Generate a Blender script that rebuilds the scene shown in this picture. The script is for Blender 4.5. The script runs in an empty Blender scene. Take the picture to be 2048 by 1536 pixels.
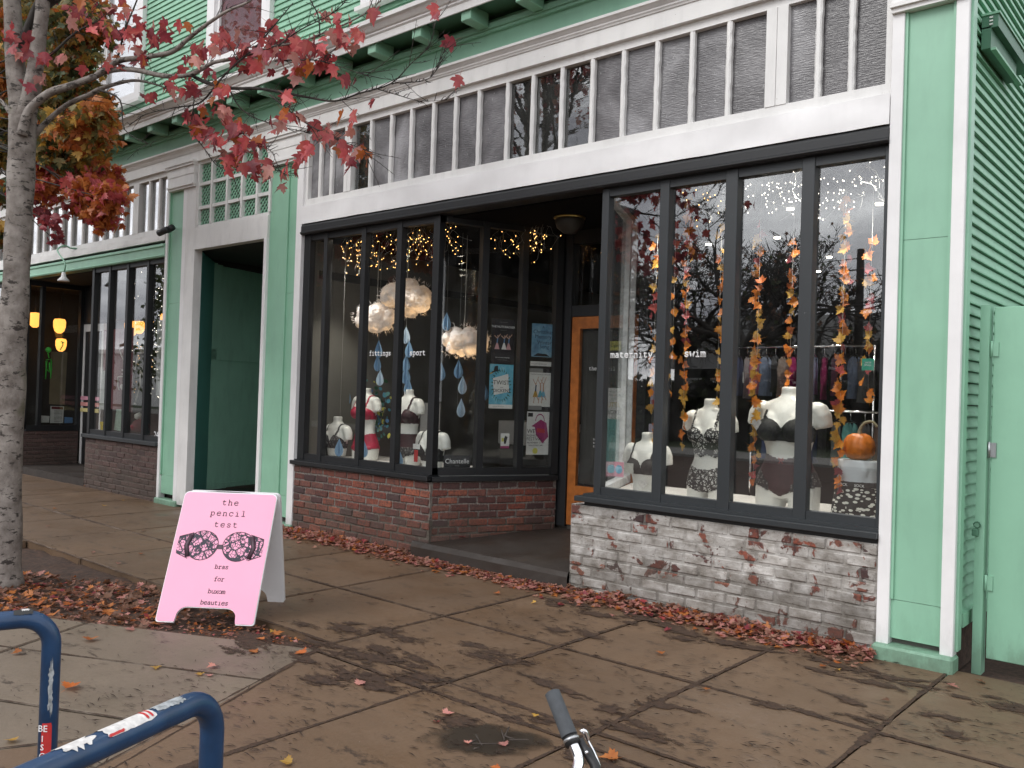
import bpy, bmesh, math, random
import numpy as np
from mathutils import Vector, Matrix, noise
random.seed(7); RNG = np.random.default_rng(7)
S = bpy.context.scene
COL = S.collection
rad = math.radians
# ------------------------------------------------------------------ camera
CAM = Vector((0.28402326, -5.82114542, 1.6))
CR = Vector((0.75808841, 0.65134318, 0.03246572)); CU = Vector((-0.01691773, -0.0301242, 0.99940298)); CF = Vector((-0.65193232, 0.75818507, 0.01181756))
FPX = 1744.7
cam = bpy.data.cameras.new('camera'); co = bpy.data.objects.new('camera', cam); COL.objects.link(co)
m = Matrix((CR, CU, -CF)).transposed().to_4x4(); m.translation = CAM; co.matrix_world = m
cam.sensor_width = 36; cam.lens = FPX / 2048 * 36; cam.clip_start = 0.05; cam.clip_end = 600
S.camera = co
# ------------------------------------------------------------------ sky and light (overcast)
W = bpy.data.worlds.new('World'); S.world = W; W.use_nodes = True
nt = W.node_tree; nt.nodes.clear(); N = nt.nodes.new; L = nt.links.new
SUN_EL, SUN_AZ = 42, 200
sky = N('ShaderNodeTexSky'); sky.sky_type = 'NISHITA'; sky.sun_disc = False; sky.sun_elevation = rad(SUN_EL); sky.sun_rotation = rad(SUN_AZ)
hs = N('ShaderNodeHueSaturation'); hs.inputs['Saturation'].default_value = 0.12; hs.inputs['Value'].default_value = 1.0
L(sky.outputs[0], hs.inputs['Color'])
tc = N('ShaderNodeTexCoord'); mp = N('ShaderNodeMapping'); mp.inputs['Scale'].default_value = (1, 1, 2.6); L(tc.outputs['Generated'], mp.inputs[0])
nz = N('ShaderNodeTexNoise'); nz.inputs['Scale'].default_value = 3.2; nz.inputs['Detail'].default_value = 7; nz.inputs['Roughness'].default_value = 0.55; nz.inputs['Distortion'].default_value = 0.35
L(mp.outputs[0], nz.inputs['Vector'])
rp = N('ShaderNodeValToRGB'); rp.color_ramp.elements[0].position = 0.34; rp.color_ramp.elements[0].color = (0.42, 0.42, 0.465, 1)
rp.color_ramp.elements[1].position = 0.66; rp.color_ramp.elements[1].color = (1.58, 1.58, 1.58, 1); L(nz.outputs[0], rp.inputs[0])
# an even cloud deck: flatten the sky's own gradient, keep its level
mixc = N('ShaderNodeMix'); mixc.data_type = 'RGBA'; mixc.inputs['Factor'].default_value = 0.72; mixc.inputs[7].default_value = (8.6, 8.75, 8.95, 1); L(hs.outputs[0], mixc.inputs[6])
ml = N('ShaderNodeMix'); ml.data_type = 'RGBA'; ml.blend_type = 'MULTIPLY'; ml.inputs['Factor'].default_value = 1; L(mixc.outputs[2], ml.inputs[6]); L(rp.outputs[0], ml.inputs[7])
bg = N('ShaderNodeBackground'); bg.inputs['Strength'].default_value = 0.10; L(ml.outputs[2], bg.inputs[0])
wo = N('ShaderNodeOutputWorld'); L(bg.outputs[0], wo.inputs[0])
sl = bpy.data.lights.new('sun', 'SUN'); sl.energy = 0.7; sl.angle = rad(25); sl.color = (1, 0.98, 0.95)
so = bpy.data.objects.new('sun', sl); COL.objects.link(so)
d = Vector((math.sin(rad(SUN_AZ)) * math.cos(rad(SUN_EL)), math.cos(rad(SUN_AZ)) * math.cos(rad(SUN_EL)), math.sin(rad(SUN_EL))))
so.rotation_euler = d.to_track_quat('Z', 'Y').to_euler(); so.location = d * 30
S.view_settings.view_transform = 'Standard'; S.view_settings.look = 'None'; S.view_settings.exposure = 0.98; S.view_settings.gamma = 1
S.render.engine = 'CYCLES'; S.cycles.max_bounces = 8; S.cycles.transparent_max_bounces = 24; S.cycles.use_denoising = True
S.cycles.sample_clamp_indirect = 4.0; S.cycles.caustics_reflective = False; S.cycles.caustics_refractive = False

# survey helpers: where a sight line of the photograph meets a known plane of the place
def ray(px, py): return CF + CR * ((px - 1024) / FPX) + CU * ((768 - py) / FPX)
def at_y(px, py, y): r = ray(px, py); return CAM + r * ((y - CAM.y) / r.y)
def at_z(px, py, z): r = ray(px, py); return CAM + r * ((z - CAM.z) / r.z)
def at_x(px, py, x): r = ray(px, py); return CAM + r * ((x - CAM.x) / r.x)

# ------------------------------------------------------------------ materials
MATS = {}
def newmat(name):
    m = bpy.data.materials.new(name); m.use_nodes = True; MATS[name] = m
    t = m.node_tree; b = t.nodes['Principled BSDF']; return m, t, b
def tex(t, scale, detail=4, rough=0.55, coord='pos', kind='noise', stretch=None, dist=0):
    if coord == 'pos': c = t.nodes.new('ShaderNodeNewGeometry').outputs['Position']
    else: c = t.nodes.new('ShaderNodeTexCoord').outputs['Object']
    if stretch:
        mpn = t.nodes.new('ShaderNodeMapping'); mpn.inputs['Scale'].default_value = stretch; t.links.new(c, mpn.inputs[0]); c = mpn.outputs[0]
    if kind == 'noise':
        n = t.nodes.new('ShaderNodeTexNoise'); n.inputs['Scale'].default_value = scale; n.inputs['Detail'].default_value = detail; n.inputs['Roughness'].default_value = rough; n.inputs['Distortion'].default_value = dist
    else:
        n = t.nodes.new('ShaderNodeTexVoronoi'); n.inputs['Scale'].default_value = scale
        if kind == 'edge': n.feature = 'DISTANCE_TO_EDGE'
    t.links.new(c, n.inputs['Vector']); return n.outputs[0]
def ramp(t, fac, stops, interp='LINEAR'):
    r = t.nodes.new('ShaderNodeValToRGB'); e = r.color_ramp.elements; r.color_ramp.interpolation = interp
    for i, (p, c) in enumerate(stops):
        el = e[i] if i < 2 else e.new(p)
        el.position = p; el.color = c if len(c) == 4 else (*c, 1)
    t.links.new(fac, r.inputs[0]); return r.outputs[0]
def mixn(t, fac, a, b, blend='MIX'):
    n = t.nodes.new('ShaderNodeMix'); n.data_type = 'RGBA'; n.blend_type = blend
    for s, v in ((n.inputs[0], fac), (n.inputs[6], a), (n.inputs[7], b)):
        if isinstance(v, (int, float)): s.default_value = v
        elif isinstance(v, tuple): s.default_value = v if len(v) == 4 else (*v, 1)
        else: t.links.new(v, s)
    return n.outputs[2]
def bump(t, b, h, strength=0.3, dist=0.01, prev=None):
    n = t.nodes.new('ShaderNodeBump'); n.inputs['Strength'].default_value = strength; n.inputs['Distance'].default_value = dist
    t.links.new(h, n.inputs['Height'])
    if prev is not None: t.links.new(prev, n.inputs['Normal'])
    t.links.new(n.outputs[0], b.inputs['Normal']); return n.outputs[0]
def sc(c, k): return tuple(min(1, v * k) for v in c)
G3 = lambda v: (v, v, v)
def plain(name, col, rough=0.5, var=0.12, scale=6, bmp=0.0, bscale=40, metal=0, coord='pos', spec=0.5):
    m, t, b = newmat(name)
    c = ramp(t, tex(t, scale, coord=coord), [(0.3, sc(col, 1 - var)), (0.7, sc(col, 1 + var))])
    t.links.new(c, b.inputs['Base Color']); b.inputs['Roughness'].default_value = rough; b.inputs['Metallic'].default_value = metal
    b.inputs['Specular IOR Level'].default_value = spec
    if bmp: bump(t, b, tex(t, bscale, coord=coord), bmp, 0.004)
    return m
def paint(name, col, rough=0.45, under=(0.22, 0.2, 0.17), chip=0.70, grime=0.25, stretch=(1, 1, .25)):
    """old oil paint: patchy tone, vertical grime streaks, chips and hairline cracks"""
    m, t, b = newmat(name)
    c = ramp(t, tex(t, 1.7, 5), [(0.3, sc(col, 0.9)), (0.7, sc(col, 1.07))])
    streak = ramp(t, tex(t, 9, 6, .6, stretch=stretch), [(0.50, (0, 0, 0)), (0.78, (1, 1, 1))])
    c = mixn(t, mixn(t, 1.0, streak, G3(grime), 'MULTIPLY'), c, sc(col, 0.55))
    geo = t.nodes.new('ShaderNodeNewGeometry'); sx = t.nodes.new('ShaderNodeSeparateXYZ'); t.links.new(geo.outputs['Position'], sx.inputs[0])
    ad = t.nodes.new('ShaderNodeMath'); ad.operation = 'MULTIPLY_ADD'; t.links.new(tex(t, 13, 8, .7, stretch=(1, 1, .35)), ad.inputs[0]); ad.inputs[1].default_value = -0.62; t.links.new(sx.outputs['Z'], ad.inputs[2])
    a2 = t.nodes.new('ShaderNodeMath'); a2.operation = 'ADD'; t.links.new(ad.outputs[0], a2.inputs[0]); a2.inputs[1].default_value = .30
    c = mixn(t, ramp(t, a2.outputs[0], [(0.0, G3(.38)), (0.12, G3(.12)), (0.26, (0, 0, 0))]), c, (0.07, 0.075, 0.05))   # splashed soil, moss
    fine = ramp(t, tex(t, 38, 8, .7), [(chip - .01, (0, 0, 0)), (chip + .01, (1, 1, 1))])
    c = mixn(t, fine, c, under)
    t.links.new(c, b.inputs['Base Color']); b.inputs['Roughness'].default_value = rough
    n = bump(t, b, tex(t, 30, 6, .6, stretch=(1, 1, .3)), 0.22, 0.003)
    bump(t, b, fine, -0.4, 0.002, n)
    return m
GREEN = (0.262, 0.495, 0.352)
paint('green_paint', GREEN, 0.42, sc(GREEN, .5), .72, .22)
paint('green_grime', (.21, .38, .27), .6, (.12, .17, .12), .64, .8, (1, 1, 1))
paint('green_siding', (0.24, 0.475, 0.325), 0.55, (0.16, .24, .17), .66, .4, (1, 1, 1))
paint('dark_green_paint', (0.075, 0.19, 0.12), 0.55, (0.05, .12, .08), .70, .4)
paint('teal_paint', (0.10, 0.34, 0.31), 0.5, (0.04, .13, .11), .7, .3)
paint('white_paint', (0.76, 0.75, 0.73), 0.5, (0.28, .25, .21), .685, .30)
paint('white_trim', (0.80, 0.79, 0.785), 0.45, (0.4, .37, .33), .72, .12)
paint('black_paint', (0.0085, 0.0095, 0.011), 0.5, (0.10, .10, .10), .71, .0, (1, 1, 1))
paint('grey_frame_paint', (0.026, 0.030, 0.033), 0.45, (0.16, .16, .16), .70, .0, (1, 1, 1))
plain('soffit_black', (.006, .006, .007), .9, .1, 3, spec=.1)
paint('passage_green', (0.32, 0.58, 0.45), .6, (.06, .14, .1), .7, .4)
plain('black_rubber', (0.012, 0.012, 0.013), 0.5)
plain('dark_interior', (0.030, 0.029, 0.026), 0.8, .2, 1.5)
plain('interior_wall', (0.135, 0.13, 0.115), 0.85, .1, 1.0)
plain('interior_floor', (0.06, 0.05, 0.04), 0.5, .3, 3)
plain('white_plinth', (0.62, 0.61, 0.59), 0.5, .08, 4)
plain('metal_grey', (0.45, 0.46, 0.47), 0.3, .1, 9, metal=0.9)
plain('chrome', (0.8, 0.8, 0.82), 0.12, .03, 9, metal=1.0)
plain('white_plastic', (0.78, 0.78, 0.79), 0.35, .03, 9)
plain('sign_pink', (0.84, 0.37, 0.52), 0.35, .02, 5)
plain('sign_ink', (0.06, 0.03, 0.045), 0.5, .1, 30)
plain('decal_white', (0.85, 0.85, 0.85), 0.4, .03, 30)
plain('orange_wood', (0.36, 0.115, 0.025), 0.35, .25, 14, .1, 60)
plain('brass', (0.5, 0.36, 0.12), 0.3, .1, 20, metal=1.0)
plain('mannequin_white', (0.74, 0.74, 0.70), 0.28, .03, 5, spec=.5)
plain('mannequin_pearl', (0.62, 0.66, 0.70), 0.22, .03, 5)
plain('pumpkin_skin', (0.62, 0.17, 0.018), 0.38, .18, 22, .2, 90, coord='obj')
plain('pumpkin_stem', (0.24, 0.21, 0.13), 0.75, .4, 60, .5, 140)
plain('rack_blue', (0.011, 0.042, 0.105), 0.33, .2, 16, .06, 160)
plain('mulch', (0.052, 0.028, 0.018), 0.95, .6, 26, 1.0, 60)
plain('asphalt', (0.05, 0.05, 0.052), 0.85, .25, 30, .5, 200)
plain('kerb_concrete', (0.25, 0.24, 0.22), 0.85, .2, 12, .4, 90)
plain('paper_drop', (0.20, 0.34, 0.50), 0.7, .08, 5)
plain('string_white', (0.6, 0.6, 0.58), 0.7)
plain('fur_dark', (0.02, 0.018, 0.018), 0.9)
def brickmat(name, cols, whitewash=0.0, wsc=3.2, grime=0.35):
    m, t, b = newmat(name)
    oi = t.nodes.new('ShaderNodeObjectInfo')
    c = ramp(t, oi.outputs['Random'], [(i / (len(cols) - 1), x) for i, x in enumerate(cols)])
    c = mixn(t, ramp(t, tex(t, 45, 6, .65), [(0.42, (0, 0, 0)), (0.7, (1, 1, 1))]), c, (0.05, 0.03, 0.028))
    sp = ramp(t, tex(t, 60, 5, .7), [(0.63, (0, 0, 0)), (0.68, (1, 1, 1))])
    c = mixn(t, mixn(t, 1, sp, G3(.45), 'MULTIPLY'), c, (0.36, 0.33, 0.30))
    if whitewash:
        a = tex(t, wsc, 9, .62, dist=.4)
        k = ramp(t, a, [(whitewash - .012, (1, 1, 1)), (whitewash + .012, (0, 0, 0))])
        w = ramp(t, tex(t, 5.5, 8, .68, stretch=(1, 1, 1.8)), [(0.30, (0.15, .13, .11)), (0.42, (0.31, .285, .255)), (0.55, (0.47, .445, .415)), (0.68, (0.66, .64, .61))])
        w = mixn(t, 1, w, ramp(t, oi.outputs['Random'], [(0, G3(.70)), (1, G3(1.05))]), 'MULTIPLY')
        w = mixn(t, ramp(t, tex(t, 48, 6, .7), [(0.60, (0, 0, 0)), (0.66, G3(.7))]), w, (.10, .08, .07))
        c = mixn(t, k, c, w)
    geo = t.nodes.new('ShaderNodeNewGeometry'); sx = t.nodes.new('ShaderNodeSeparateXYZ'); t.links.new(geo.outputs['Position'], sx.inputs[0])
    ad = t.nodes.new('ShaderNodeMath'); ad.operation = 'MULTIPLY_ADD'; t.links.new(tex(t, 6, 6, .6), ad.inputs[0]); ad.inputs[1].default_value = -0.62; t.links.new(sx.outputs['Z'], ad.inputs[2])
    gr = ramp(t, ad.outputs[0], [(0.0, G3(grime)), (0.08, (0, 0, 0))])   # splashed soil and moss stains at the foot
    c = mixn(t, gr, c, (0.06, 0.05, 0.035))
    t.links.new(c, b.inputs['Base Color']); b.inputs['Roughness'].default_value = 0.82
    n = bump(t, b, tex(t, 70, 6, .65), 0.5, 0.004); bump(t, b, tex(t, 14, 4), 0.5, 0.01, n)
    return m
REDS = [(0.10, .036, .028), (0.24, .060, .036), (0.055, .030, .030), (0.30, .080, .045), (0.13, .042, .030), (0.075, .045, .042), (0.33, .095, .050), (0.15, .075, .06), (.20, .055, .035)]
brickmat('brick_red', REDS)
brickmat('brick_whitewashed', REDS, 0.575, 5.2)
brickmat('brick_brown', [(0.085, .052, .045), (0.115, .067, .057), (0.065, .042, .038), (0.13, .08, .068)])
brickmat('mortar', [(0.21, .19, .165), (0.23, .20, .175)], 0, grime=.7)
brickmat('mortar_whitewashed', [(0.14, .13, .115), (0.17, .155, .14)], 0.59, 5.2, .5)
brickmat('mortar_brown', [(0.10, .075, .065), (0.11, .085, .07)], 0)
def concrete(name, col, seed=0):
    m, t, b = newmat(name)
    oi = t.nodes.new('ShaderNodeObjectInfo')
    base = ramp(t, oi.outputs['Random'], [(0, sc(col, .9)), (1, sc(col, 1.1))])
    c = mixn(t, ramp(t, tex(t, 1.3, 6, .6), [(0.35, (0, 0, 0)), (0.7, (1, 1, 1))]), base, sc(col, .78))
    c = mixn(t, ramp(t, tex(t, 55, 8, .75), [(0.5, (0, 0, 0)), (0.75, (.6, .6, .6))]), c, sc(col, .5))
    st = ramp(t, tex(t, 3.2, 9, .72, stretch=(1, 2.2, 1)), [(0.565, (0, 0, 0)), (0.60, (1, 1, 1))])
    st2 = ramp(t, tex(t, 17, 8, .75), [(0.44, (0, 0, 0)), (0.56, (1, 1, 1))]); st = mixn(t, 1, st, st2, 'MULTIPLY')
    c = mixn(t, mixn(t, 1, st, G3(.85), 'MULTIPLY'), c, (0.036, 0.022, 0.014))
    sp = ramp(t, tex(t, 75, 3, .6), [(0.71, (0, 0, 0)), (0.74, (1, 1, 1))])
    c = mixn(t, mixn(t, 1, sp, G3(.5), 'MULTIPLY'), c, (0.33, .31, .28))
    t.links.new(c, b.inputs['Base Color'])
    r = ramp(t, tex(t, 2.2, 6), [(0.35, G3(.42)), (0.65, G3(.75))]); t.links.new(r, b.inputs['Roughness'])
    n = bump(t, b, tex(t, 120, 6, .7), 0.35, 0.003); bump(t, b, tex(t, 9, 5), 0.25, 0.01, n)
    return m
concrete('slab_concrete', (0.142, 0.088, 0.051)); concrete('slab_concrete_pale', (0.175, 0.135, 0.097))
concrete('step_concrete', (0.034, 0.026, 0.021))
def dirtmat(name='joint_dirt', nsc=9):
    """loose soil swept into the joints: opaque crumbs, bare slab between them"""
    m, t, b = newmat(name); b.inputs['Roughness'].default_value = .95
    c = ramp(t, tex(t, 40, 6), [(0.3, (0.026, .014, .008)), (0.7, (0.070, .036, .019))]); t.links.new(c, b.inputs['Base Color'])
    uv = t.nodes.new('ShaderNodeUVMap'); s = t.nodes.new('ShaderNodeSeparateXYZ'); t.links.new(uv.outputs[0], s.inputs[0])
    a = t.nodes.new('ShaderNodeMath'); a.operation = 'MULTIPLY_ADD'; t.links.new(tex(t, nsc, 10, .78, stretch=None if nsc < 20 else (.45, 1, 1)), a.inputs[0]); a.inputs[1].default_value = 1.6; t.links.new(s.outputs['X'], a.inputs[2])
    k = ramp(t, a.outputs[0], [(0.98, (0, 0, 0)), (1.0, (1, 1, 1))])
    # ramp clamps at 1, so shift down
    sh = t.nodes.new('ShaderNodeMath'); sh.operation = 'SUBTRACT'; t.links.new(a.outputs[0], sh.inputs[0]); sh.inputs[1].default_value = 0.60
    k = ramp(t, sh.outputs[0], [(0.50, (0, 0, 0)), (0.54, (1, 1, 1))])
    t.links.new(k, b.inputs['Alpha']); bump(t, b, tex(t, 90, 5, .7), .8, .006); return m
dirtmat(); dirtmat('mud_dirt', 34)
def glassmat(name, ior=.07, rough=0.0, tint=(0.93, .94, .93), bmp=0, bscale=3, dirt=0.03):
    m, t, b = newmat(name); t.nodes.remove(b); out = t.nodes['Material Output']
    tr = t.nodes.new('ShaderNodeBsdfTransparent'); tr.inputs[0].default_value = (*tint, 1)
    gl = t.nodes.new('ShaderNodeBsdfGlossy'); gl.inputs['Roughness'].default_value = rough; gl.inputs[0].default_value = (1, 1, 1, 1)
    lw = t.nodes.new('ShaderNodeLayerWeight'); lw.inputs['Blend'].default_value = .5
    pw = t.nodes.new('ShaderNodeMath'); pw.operation = 'POWER'; t.links.new(lw.outputs['Facing'], pw.inputs[0]); pw.inputs[1].default_value = 5
    fr = t.nodes.new('ShaderNodeMath'); fr.operation = 'MULTIPLY_ADD'; t.links.new(pw.outputs[0], fr.inputs[0]); fr.inputs[1].default_value = 1 - ior; fr.inputs[2].default_value = ior
    if bmp:
        bn = t.nodes.new('ShaderNodeBump'); bn.inputs['Strength'].default_value = bmp; bn.inputs['Distance'].default_value = .01
        t.links.new(tex(t, bscale, 3, .5, coord='obj', stretch=(1, 1, 3)), bn.inputs['Height']); t.links.new(bn.outputs[0], gl.inputs['Normal'])
    mx = t.nodes.new('ShaderNodeMixShader'); t.links.new(fr.outputs[0], mx.inputs[0]); t.links.new(tr.outputs[0], mx.inputs[1]); t.links.new(gl.outputs[0], mx.inputs[2])
    df = t.nodes.new('ShaderNodeBsdfDiffuse'); df.inputs[0].default_value = (.5, .5, .5, 1)
    m2 = t.nodes.new('ShaderNodeMixShader'); dr = ramp(t, tex(t, 5, 6, .65), [(0.4, (0, 0, 0)), (0.75, G3(dirt))]); t.links.new(dr, m2.inputs[0])
    t.links.new(mx.outputs[0], m2.inputs[1]); t.links.new(df.outputs[0], m2.inputs[2]); t.links.new(m2.outputs[0], out.inputs[0]); return m
glassmat('shop_glass', .125, bmp=.008, bscale=.7, dirt=.012)
glassmat('left_glass', .055, bmp=.01, bscale=.7, dirt=.012)
glassmat('entry_glass', .025, bmp=.02)
glassmat('far_glass', .22, bmp=.05, bscale=.8)
glassmat('bright_glass', .50, bmp=.02, bscale=.8)
glassmat('clear_transom_glass', .10, bmp=.08, bscale=3)
def obscure():
    m, t, b = newmat('obscure_glass')
    c = ramp(t, tex(t, 1.5, 6, .6, dist=.5), [(0.32, (0.085, .080, .084)), (0.5, (.17, .165, .17)), (0.68, (0.36, .355, .365))])
    oi = t.nodes.new('ShaderNodeObjectInfo'); c = mixn(t, 1, c, ramp(t, oi.outputs['Random'], [(0, (.50, .48, .48)), (.6, (1, 1, 1)), (1, (1.0, 1.0, 1.0))]), 'MULTIPLY')
    sp = ramp(t, tex(t, 60, 6, .7, stretch=(1, 1, .4)), [(0.64, (0, 0, 0)), (0.68, (.6, .6, .6))]); c = mixn(t, sp, c, (.5, .5, .5))
    t.links.new(c, b.inputs['Base Color']); b.inputs['Roughness'].default_value = .22; b.inputs['IOR'].default_value = 1.5; b.inputs['Specular IOR Level'].default_value = .5
    w = t.nodes.new('ShaderNodeTexNoise'); w.inputs['Scale'].default_value = 16; w.inputs['Detail'].default_value = 3
    g = t.nodes.new('ShaderNodeNewGeometry'); mp = t.nodes.new('ShaderNodeMapping'); mp.inputs['Scale'].default_value = (1.0, 1, 7); mp.inputs['Rotation'].default_value = (0, .08, 0)
    t.links.new(g.outputs['Position'], mp.inputs[0]); t.links.new(mp.outputs[0], w.inputs['Vector']); bump(t, b, w.outputs[0], .45, .01); return m
obscure()
def emis(name, col, s):
    m, t, b = newmat(name); b.inputs['Base Color'].default_value = (*col, 1); b.inputs['Emission Color'].default_value = (*col, 1); b.inputs['Emission Strength'].default_value = s; return m
emis('bulb_warm', (1.0, 0.50, 0.14), 5); emis('bulb_white', (1, .9, .75), 6); emis('pendant_glow', (1.0, 0.42, 0.08), 1.1); emis('spot_glow', (1, .9, .75), 7)
def cottonmat():
    m, t, b = newmat('cotton_cloud')
    c = ramp(t, tex(t, 30, 6), [(0.3, (.78, .77, .79)), (0.7, (.92, .91, .93))]); t.links.new(c, b.inputs['Base Color']); b.inputs['Roughness'].default_value = 1
    g = ramp(t, tex(t, 7, 5, .6), [(0.42, (0, 0, 0)), (0.72, (1, 1, 1))])
    tcd = t.nodes.new('ShaderNodeTexCoord'); s = t.nodes.new('ShaderNodeSeparateXYZ'); t.links.new(tcd.outputs['Generated'], s.inputs[0])
    lo = ramp(t, s.outputs['Z'], [(0.1, G3(1.0)), (0.75, G3(.12))])
    e = mixn(t, 1, g, lo, 'MULTIPLY'); t.links.new(mixn(t, 1, e, (1, .60, .28), 'MULTIPLY'), b.inputs['Emission Color']); b.inputs['Emission Strength'].default_value = .95
    n = bump(t, b, tex(t, 45, 7, .7), .35, .008); tl = t.nodes.new('ShaderNodeBsdfTranslucent'); tl.inputs[0].default_value = (.9, .88, .88, 1); mx = t.nodes.new('ShaderNodeMixShader'); mx.inputs[0].default_value = .35; t.links.new(b.outputs[0], mx.inputs[1]); t.links.new(tl.outputs[0], mx.inputs[2]); t.links.new(mx.outputs[0], t.nodes['Material Output'].inputs[0]); return m
cottonmat()
def lace(name, thread, ground, scale=55, w=0.09):
    m, t, b = newmat(name)
    e = tex(t, scale, coord='obj', kind='edge'); e2 = tex(t, scale * .38, coord='obj', kind='edge')
    k = ramp(t, e, [(w, (0, 0, 0)), (w + .02, (1, 1, 1))]); k2 = ramp(t, e2, [(w, (0, 0, 0)), (w + .02, (1, 1, 1))])
    blot = ramp(t, tex(t, scale * .3, 3, coord='obj'), [(0.55, (1, 1, 1)), (0.58, (0, 0, 0))])
    k = mixn(t, 1, mixn(t, 1, k, k2, 'MULTIPLY'), blot, 'MULTIPLY')
    t.links.new(mixn(t, k, thread, ground), b.inputs['Base Color']); b.inputs['Roughness'].default_value = .7; bump(t, b, e, .2, .003); return m
lace('black_lace', (0.012, .012, .014), (.55, .55, .53), 60, .10)
lace('sheer_black_lace', (0.01, .01, .012), (.20, .20, .19), 60, .13)
lace('printed_lace', (0.035, .035, .05), (0.84, .37, .52), 45, .06)
plain('black_fabric', (0.010, .011, .012), .75, .2, 30, .2, 300, coord='obj')
plain('crimson_fabric', (0.36, .012, .045), .42, .2, 20, .2, 200, coord='obj')
plain('maroon_fabric', (0.032, .006, .010), .6, .25, 20, .2, 200, coord='obj')
def bowtie():
    m, t, b = newmat('boxer_print')
    v = tex(t, 30, coord='obj', kind='vor', stretch=(.8, .8, 1.5)); k = ramp(t, v, [(0.40, (1, 1, 1)), (0.44, (0, 0, 0))])
    t.links.new(mixn(t, k, (.012, .012, .013), (.72, .72, .66)), b.inputs['Base Color']); b.inputs['Roughness'].default_value = .8; return m
bowtie()
def leafmat(name, c1, c2, c3=None):
    m, t, b = newmat(name)
    c = ramp(t, tex(t, 13, 5, .6), [(0.3, c1), (0.5, c2), (0.72, c3 or c2)])
    oi = t.nodes.new('ShaderNodeObjectInfo')
    hsv = t.nodes.new('ShaderNodeHueSaturation'); mr = t.nodes.new('ShaderNodeMapRange'); mr.inputs['To Min'].default_value = .7; mr.inputs['To Max'].default_value = 1.3
    t.links.new(oi.outputs['Random'], mr.inputs[0]); t.links.new(mr.outputs[0], hsv.inputs['Value']); t.links.new(c, hsv.inputs['Color'])
    t.links.new(hsv.outputs[0], b.inputs['Base Color']); b.inputs['Roughness'].default_value = .55
    tl = t.nodes.new('ShaderNodeBsdfTranslucent'); t.links.new(hsv.outputs[0], tl.inputs[0]); mx = t.nodes.new('ShaderNodeMixShader'); mx.inputs[0].default_value = .35
    t.links.new(b.outputs[0], mx.inputs[1]); t.links.new(tl.outputs[0], mx.inputs[2]); t.links.new(mx.outputs[0], t.nodes['Material Output'].inputs[0]); return m
leafmat('leaf_red', (0.34, .045, .05), (0.50, .085, .09), (0.56, .16, .12))
leafmat('leaf_dark_red', (0.18, .03, .04), (0.30, .05, .065), (0.38, .09, .08))
leafmat('leaf_pink', (0.48, .17, .15), (0.56, .26, .22), (0.5, .18, .12))
leafmat('leaf_tan', (0.30, .13, .09), (0.42, .21, .15), (.5, .28, .2))
leafmat('leaf_orange', (0.42, .12, .025), (0.56, .2, .05), (0.35, .07, .025))
leafmat('leaf_yellow', (0.5, .27, .04), (0.6, .36, .07), (0.48, .2, .03))
leafmat('leaf_brown', (0.12, .055, .03), (0.19, .085, .045), (0.09, .04, .025))
leafmat('leaf_olive', (0.11, .11, .032), (0.19, .155, .04), (0.36, .18, .035))
leafmat('leaf_green', (0.04, .058, .024), (0.07, .092, .032), (0.10, .11, .036))
leafmat('leaf_rust', (0.36, .095, .022), (0.50, .14, .03), (0.32, .065, .025))
def barkmat(name, c1, c2, lich):
    m, t, b = newmat(name)
    c = ramp(t, tex(t, 7, 7, .65), [(0.35, c1), (0.65, c2)])
    c = mixn(t, ramp(t, tex(t, 10, 8, .7, stretch=(1, 1, 2.2)), [(0.55, (0, 0, 0)), (0.60, (1, 1, 1))]), c, sc(c1, .35))
    c = mixn(t, ramp(t, tex(t, 2.3, 5), [(0.58, (0, 0, 0)), (0.68, (.7, .7, .7))]), c, lich)
    t.links.new(c, b.inputs['Base Color']); b.inputs['Roughness'].default_value = .9
    n = bump(t, b, tex(t, 26, 7, .7, stretch=(1, 1, .5)), .8, .012); return m
barkmat('bark_maple', (0.12, .098, .084), (0.30, .268, .24), (0.10, .10, .045))
barkmat('bark_dark', (0.025, .021, .018), (0.05, .042, .036), (0.05, .05, .03))
plain('twig', (0.05, .038, .032), .8, .3, 20)
def skyprint(name, cols, scale=8, kind='noise'):
    m, t, b = newmat(name); c = ramp(t, tex(t, scale, 4, .6, kind=kind), [(0.25 + 0.5 * i / (len(cols) - 1), c) for i, c in enumerate(cols)]); t.links.new(c, b.inputs['Base Color']); b.inputs['Roughness'].default_value = .5; return m

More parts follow.
